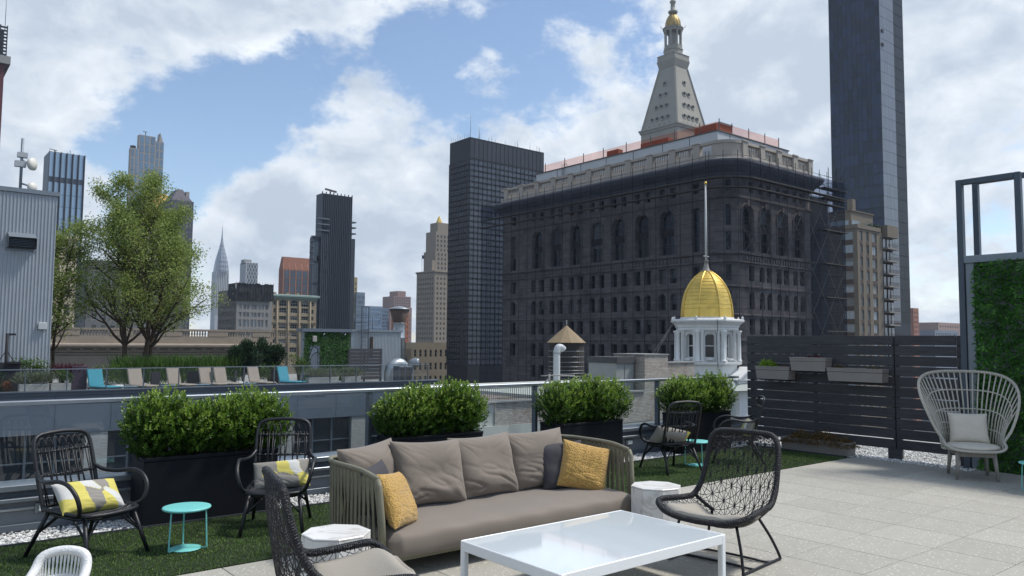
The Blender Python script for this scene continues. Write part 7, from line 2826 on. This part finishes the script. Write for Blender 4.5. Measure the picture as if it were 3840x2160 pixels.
# lattice tower
lt_ = thing('lattice_tower', 'white diamond-braced tower block behind the netted building', 'tower', (301, 808, Z0), world=True)
MB().box(297.7, 309.6, 800, 818, Z0, 82.0).build('body', mat('lattice_infill', '#6b7278', .7), lt_)
m_wl = mat('white_steel_lattice', '#c6cacc', .6)
for j in range(5):
    for i in range(4):
        x, z = 297.7 + i * 2.98, 45 + j * 7.4
        lm = MB()
        lm.bar((x, 799.7, z), (x + 1.49, 799.7, z + 3.7), .35, .4).bar((x + 1.49, 799.7, z + 3.7), (x + 2.98, 799.7, z), .35, .4)
        lm.bar((x, 799.7, z + 7.4), (x + 1.49, 799.7, z + 3.7), .35, .4).bar((x + 1.49, 799.7, z + 3.7), (x + 2.98, 799.7, z + 7.4), .35, .4)
        lm.build('diamond', m_wl, lt_)
for x in (297.5, 309.7):
    MB().bar((x, 799.7, 30), (x, 799.7, 82), .5, .5).build('edge', m_wl, lt_)
MB().box(297.4, 309.9, 799.5, 818, 81.8, 82.5).build('cornice', m_wl, lt_)
for k in range(6):
    MB().box(297.4, 297.69, 801 + k * 3, 802.4 + k * 3, 30, 81).build('rib', m_wl, lt_)
MB().box(296.4, 304, 803, 812, 82.0, 85.6).build('machine_room', m_conc, lt_)

# brown chamfered tower
m_brn = mat('red_brown_brick', '#85543c', .9, ns=.2, na=.06)
br = thing('brown_tower', 'red brown brick tower with chamfered top and dark glass bands', 'tower', (310, 710, Z0), world=True)
MB().box(295.0, 327.5, 700, 709, Z0, 68.5).build('body', m_brn, br)
MB().add([(295.0, 700, 68.5), (327.5, 700, 68.5), (327.5, 709, 68.5), (295.0, 709, 68.5), (296.4, 703, 80.5), (325.8, 703, 80.5), (325.8, 707, 80.5), (296.4, 707, 80.5)], [(0, 1, 5, 4), (1, 2, 6, 5), (2, 3, 7, 6), (3, 0, 4, 7), (4, 5, 6, 7)]).build('chamfer_roof', m_brn, br)
for i in range(5):
    for j in range(7):
        MB().box(296.8 + i * 6.1, 301.6 + i * 6.1, 699.85, 699.99, 18 + j * 7.2, 24.4 + j * 7.2).build('glass_band', mat('brown_tower_glass', '#3b4552', .15, rnd=.25), br)
for i in range(6):
    MB().bar((295.6 + i * 6.15, 699.7, 10), (295.6 + i * 6.15, 699.7, 68.4), .5, .5).bar((295.6 + i * 6.15, 699.7, 68.4), (296.6 + i * 5.9, 703.7, 80.4), .5, .5).build('rib', mat('pink_rib', '#b07c62', .8), br)

# further skyline
tower('yellow_tower', 'slim yellow and glass tower beside the dark ribbed tower', 314, 319.8, 600, 612, 56.1, mat('yellow_brick', '#9c8c62', .9), [m_wfr, m_win], 2, 10, 5, .5, .5)
tower('glass_midrise', 'pale blue glass building right of the dark ribbed tower', 317.8, 325.8, 597, 599.6, 43.2, mat('pale_blue_panel', '#72828f', .5), [m_gtm2, mat('pale_blue_glass', '#6d8496', .15, rnd=.2)], 5, 9, 3, .75, .7)
tower('far_glass_block', 'distant blue glass block with a slanted roof sign', 494, 517, 900, 930, 47, mat('far_blue', '#6f8397', .5), [m_gtm2, mat('far_blue_glass', '#5f7c98', .15, rnd=.25)], 7, 8, 5, .8, .6, cat='building')
tower('far_glass_block', 'distant darker blue building right of the blue glass block', 518.6, 529, 905, 930, 45, mat('far_blue_dark', '#54697f', .5), [m_gtm2, m_win], 4, 8, 5, .7, .6, cat='building')
st_ = tower('stepped_brick_tower', 'distant brown brick tower stepping up behind the flue pipe', 587.3, 625, 1000, 1040, 51.8, mat('far_brown_brick', '#8d7168', .9), [m_wfr, m_win], 9, 7, 5, .4, .5)
m_fbb = mat('far_brown_brick', '#8d7168', .9)
MB().box(595.4, 624.8, 1003, 1036, 51.81, 68.4).build('upper_block', m_fbb, st_)
MB().box(603.7, 617.5, 1006, 1030, 68.41, 76.5).build('tower_head', m_fbb, st_)
for i in range(7):
    for j in range(4):
        MB().box(597.2 + i * 3.9, 599 + i * 3.9, 1002.8, 1002.99, 53.5 + j * 3.7, 55.6 + j * 3.7).build('window', m_win, st_)
tower('orange_block', 'small orange brick block left of the tan stepped tower', 304, 310, 500, 515, 24, mat('orange_brick', '#a3664a', .9), [m_wfr, m_win], 3, 5, 2, .4, .5, cat='building')

# tan tower with gold tip
m_tt = mat('tan_limestone_tower', '#908678', .9, ns=.2, na=.07)
t2 = tower('tan_stepped_tower', 'tan limestone office tower stepping up to a small gold pyramid', 279.3, 303, 420, 441.6, 46.8, m_tt, [m_tt, m_win], 8, 13, 2, .42, .52, west=7, dep=.4, cap=[(0, 46.2), (.6, 46.8), (.6, 47.6), (0, 47.7)], bars=(0, 0))
for (a, c_, y0_, y1_, z0_, z1_) in ((279.8, 282.2, 424, 433.5, 47.75, 54.5), (282.3, 300, 424, 438, 47.75, 60.9), (283.2, 298, 425, 437, 60.91, 74.1), (285.1, 296, 426, 435, 74.11, 80.2)):
    MB().box(a, c_, y0_, y1_, z0_, z1_).build('setback', m_tt, t2)
for i in range(5):
    for j in range(8):
        z = 49.0 + j * 3.0
        MB().box(284.2 + i * 2.7, 285.3 + i * 2.7, 423.9 if z < 59 else 424.9, 423.99 if z < 59 else 424.99, z, z + 1.7).build('window', m_win, t2)
MB().lathe([(2.2, 80.2), (1.9, 81.2), (.25, 85.0)], (287.8, 428.5, 0), 8, smooth=False).build('gold_tip', m_gold, t2)
MB().tube([(280.0, 436.5, 47.5), (280.0, 436.5, 59.5)], .12, 4).build('flagpole', m_panel, t2)
MB().box(280.0, 281.6, 436.47, 436.53, 56.5, 58.8).build('flag', mat('dark_flag', '#4b4f63', .8), t2)
tower('gothic_lowrise', 'tan building with pointed top arches below the tan stepped tower', 147.6, 167, 240, 262, 1.3, mat('tan_lowrise', '#8b8272', .9, ns=.4, na=.08), [m_wfr, m_win], 8, 5, -24, .42, .55, cat='building')
tower('corner_lowrise', 'tan brick building below the black tower, beside the terrace end', 131, 147.4, 236, 262, -1.0, mat('tan_lowrise2', '#857a6a', .9, ns=.4, na=.08), [m_wfr, m_win], 7, 5, -24, .45, .55, cat='building')

# left skyline
g3 = thing('striped_glass_tower', 'pale blue glass tower with dark vertical stripes above the grey bulkhead', 'tower', (72, 458, Z0), world=True)
MB().box(64.9, 81.1, 450, 466.5, Z0, 96.4).build('body', m_fascia_d, g3)
m_pbg = mat('sky_blue_pane', '#8aa6be', .08, .1, rnd=.12, spec=.8)
for i in range(6):
    for j in range(11):
        z = 83.8 - j * 0 if j == 0 else 81 - j * 6.2
        if j == 0:
            MB().box(65.1 + i * 2.68, 66.85 + i * 2.68, 449.9, 449.99, 83.6, 96.2).build('pane', m_pbg, g3)
        else:
            MB().box(65.1 + i * 2.68, 66.85 + i * 2.68, 449.9, 449.99, z, z + 6.0).build('pane', m_pbg, g3)
for i in range(7):
    MB().box(64.7 + i * 2.68, 65.05 + i * 2.68, 449.3, 449.89, -5, 96.6).build('fin', m_fascia_d, g3)
g3c = thing('roof_crane', 'small roof crane on the striped glass tower', 'crane', (70, 455, 96.4), world=True)
MB().bar((69, 455, 96.4), (67.5, 455, 98.4), .35, .35).bar((65.5, 455, 98.6), (69, 455, 98.2), .3, .3).build('boom', m_fframe, g3c)
MB().tube([(74.5, 452, 96.4), (74.5, 452, 98.6)], .12, 4).build('mast', m_fframe, g3c)

m_tg = mat('grey_blue_glass', '#60788e', .12, .15, rnd=.15, spec=.8)
m_tp = mat('pale_stone_pier', '#99938a', .8)
tg = thing('tall_stepped_tower', 'tall grey glass tower with stepped crown behind the birch', 'tower', (197, 810, Z0), world=True)
for (a, c_, z) in ((182.5, 189.5, 184.5), (189.52, 204.4, 198.5), (204.42, 212.2, 194.5)):
    MB().box(a, c_, 800, 807, Z0, z).build('block', m_tp, tg)
    n_ = 2 if c_ - a < 9 else 3
    w__ = (c_ - a) / n_
    for i in range(n_):
        for j in range(14):
            zz = z - 8.2 - j * 8.6
            MB().box(a + i * w__ + .9, a + (i + 1) * w__ - .5, 799.85, 799.99, zz, zz + 7.4).build('pane', m_tg, tg)
MB().add([(208.6, 803, 194.5), (212.2, 803, 194.5), (209.4, 803, 204), (208.6, 812, 194.5), (212.2, 812, 194.5), (209.4, 812, 204)], [(0, 1, 2), (3, 5, 4), (0, 2, 5, 3), (1, 4, 5, 2)]).build('crown_fin', m_tp, tg)
MB().lathe([(2.6, 184.5), (2.6, 188.2)], (186.2, 808, 0), 12).build('roof_drum', m_bk, tg)
tgc = thing('roof_crane', 'roof crane on the tall stepped tower behind the birch', 'crane', (197, 806, 198.5), world=True)
MB().bar((197, 806, 198.5), (196.2, 806, 203.6), .6, .6).bar((194, 806, 203.8), (198, 806, 203.2), .5, .5).build('boom', m_fframe, tgc)

gr2 = thing('gold_roof_tower', 'sliver of a gold pyramid roof behind the birch tree', 'tower', (160, 610, Z0), world=True)
MB().box(150, 168, 600, 625, Z0, 98).build('shaft', m_tp, gr2)
MB().add([(150.5, 600.5, 98), (167.5, 600.5, 98), (167.5, 624, 98), (150.5, 624, 98), (158, 608, 110), (165.2, 608, 109), (165.2, 616, 109), (158, 616, 110)], [(0, 1, 5, 4), (1, 2, 6, 5), (2, 3, 7, 6), (3, 0, 4, 7), (4, 5, 6, 7)]).build('gold_roof', mat('ochre_roof', '#b58a3a', .7, .0), gr2)
d2 = tower('dark_slope_tower', 'dark grey tower with a sloped top right of the birch tree', 143.5, 157.6, 520, 545, 91.0, mat('dark_grey_panel', '#4a4c55', .7), [m_fframe, mat('pale_grey_window', '#7d8790', .2, rnd=.4)], 7, 20, 3, .55, .45, dep=.3, bars=(0, 0))  # windows in a plain pale grey, varied per object
MB().add([(144, 520.5, 91.01), (157, 520.5, 91.01), (157, 540, 91.01), (144, 540, 91.01), (148.3, 524, 98.9), (151.5, 524, 98.9), (151.5, 536, 98.9), (148.3, 536, 98.9)], [(0, 1, 5, 4), (1, 2, 6, 5), (2, 3, 7, 6), (3, 0, 4, 7), (4, 5, 6, 7)]).build('sloped_top', mat('slate_top', '#55525a', .7), d2)
MB().box(153.2, 155.3, 522, 526, 91.02, 97.5).build('flue', m_tp, d2)

rt_ = thing('red_brick_tower', 'dark red tower under construction at the left frame edge', 'tower', (29, 390, Z0), world=True)
m_rb = mat('dark_red_brick', '#5d3238', .9, ns=.3, na=.1)
facade(rt_, (18, 380), (1, 0), 19.0, Z0, 115.5, grid_ops(.5, 18.6, 4, .5, 50, 114, 16, .34), m_rb, [m_wfr, mat('pale_mauve_window', '#a59fa6', .4)], 'south_wall', .4, .1)  # windows in one plain pale mauve
shell(rt_, 18, 37, 380.5, 400, Z0, 115.4, m_rb, sides='enw')
MB().box(17, 39.0, 378.8, 401, 115.5, 118.8).build('slab', m_conc, rt_)
b = MB()
for k in range(9):
    b.box(18, 37.4, 380, 380.3, 119.2 + k * 1.45, 119.9 + k * 1.45)
for k in range(9):
    b.box(18 + k * 2.4, 18.4 + k * 2.4, 379.9, 380.4, 118.8, 132)
b.build('scaffold_frame', m_bk, rt_, kind='stuff')
MB().box(18.5, 36.5, 381.5, 398, 118.81, 130.5).build('core', mat('dark_core', '#3b4148', .8), rt_)
MB().tube([(36.6, 381, 130), (36.6, 381, 146)], .12, 4).build('mast', m_panel, rt_)

# right edge, far
tower('far_red_block', 'small red brick block peeking out right of the glass tower', 577, 586, 250, 262, 28.5, mat('far_red_brick', '#9c6b58', .9), [m_wfr, m_win], 3, 7, 3, .4, .5, cat='building')
tower('far_grey_block', 'low grey flat-roofed building far away above the fence', 612, 655, 250, 275, 13.2, mat('far_grey', '#7e8894', .9), [m_wfr, m_win], 10, 3, 0, .5, .4, cat='building')
tower('far_pink_block', 'low pinkish building far away beside the steel frame', 648, 690, 262, 285, 20, mat('far_pink', '#a38a80', .9), [m_wfr, m_win], 8, 4, 2, .4, .4, cat='building')

# ---------------------------------------------------------------- haze
hz = MB().box(-400, 1500, -600, 2300, -57.2, 300).build('haze', [], None)
hz['kind'] = 'stuff'
mh = bpy.data.materials.new('haze_air')
mh.use_nodes = True
N = mh.node_tree.nodes
N.remove(N['Principled BSDF'])
pv = N.new('ShaderNodeVolumePrincipled')
pv.inputs['Color'].default_value = (.74, .84, .98, 1)
pv.inputs['Density'].default_value = 0.00013
pv.inputs['Anisotropy'].default_value = 0.25
mh.node_tree.links.new(pv.outputs[0], N['Material Output'].inputs['Volume'])
hz.data.materials.clear()
hz.data.materials.append(mh)
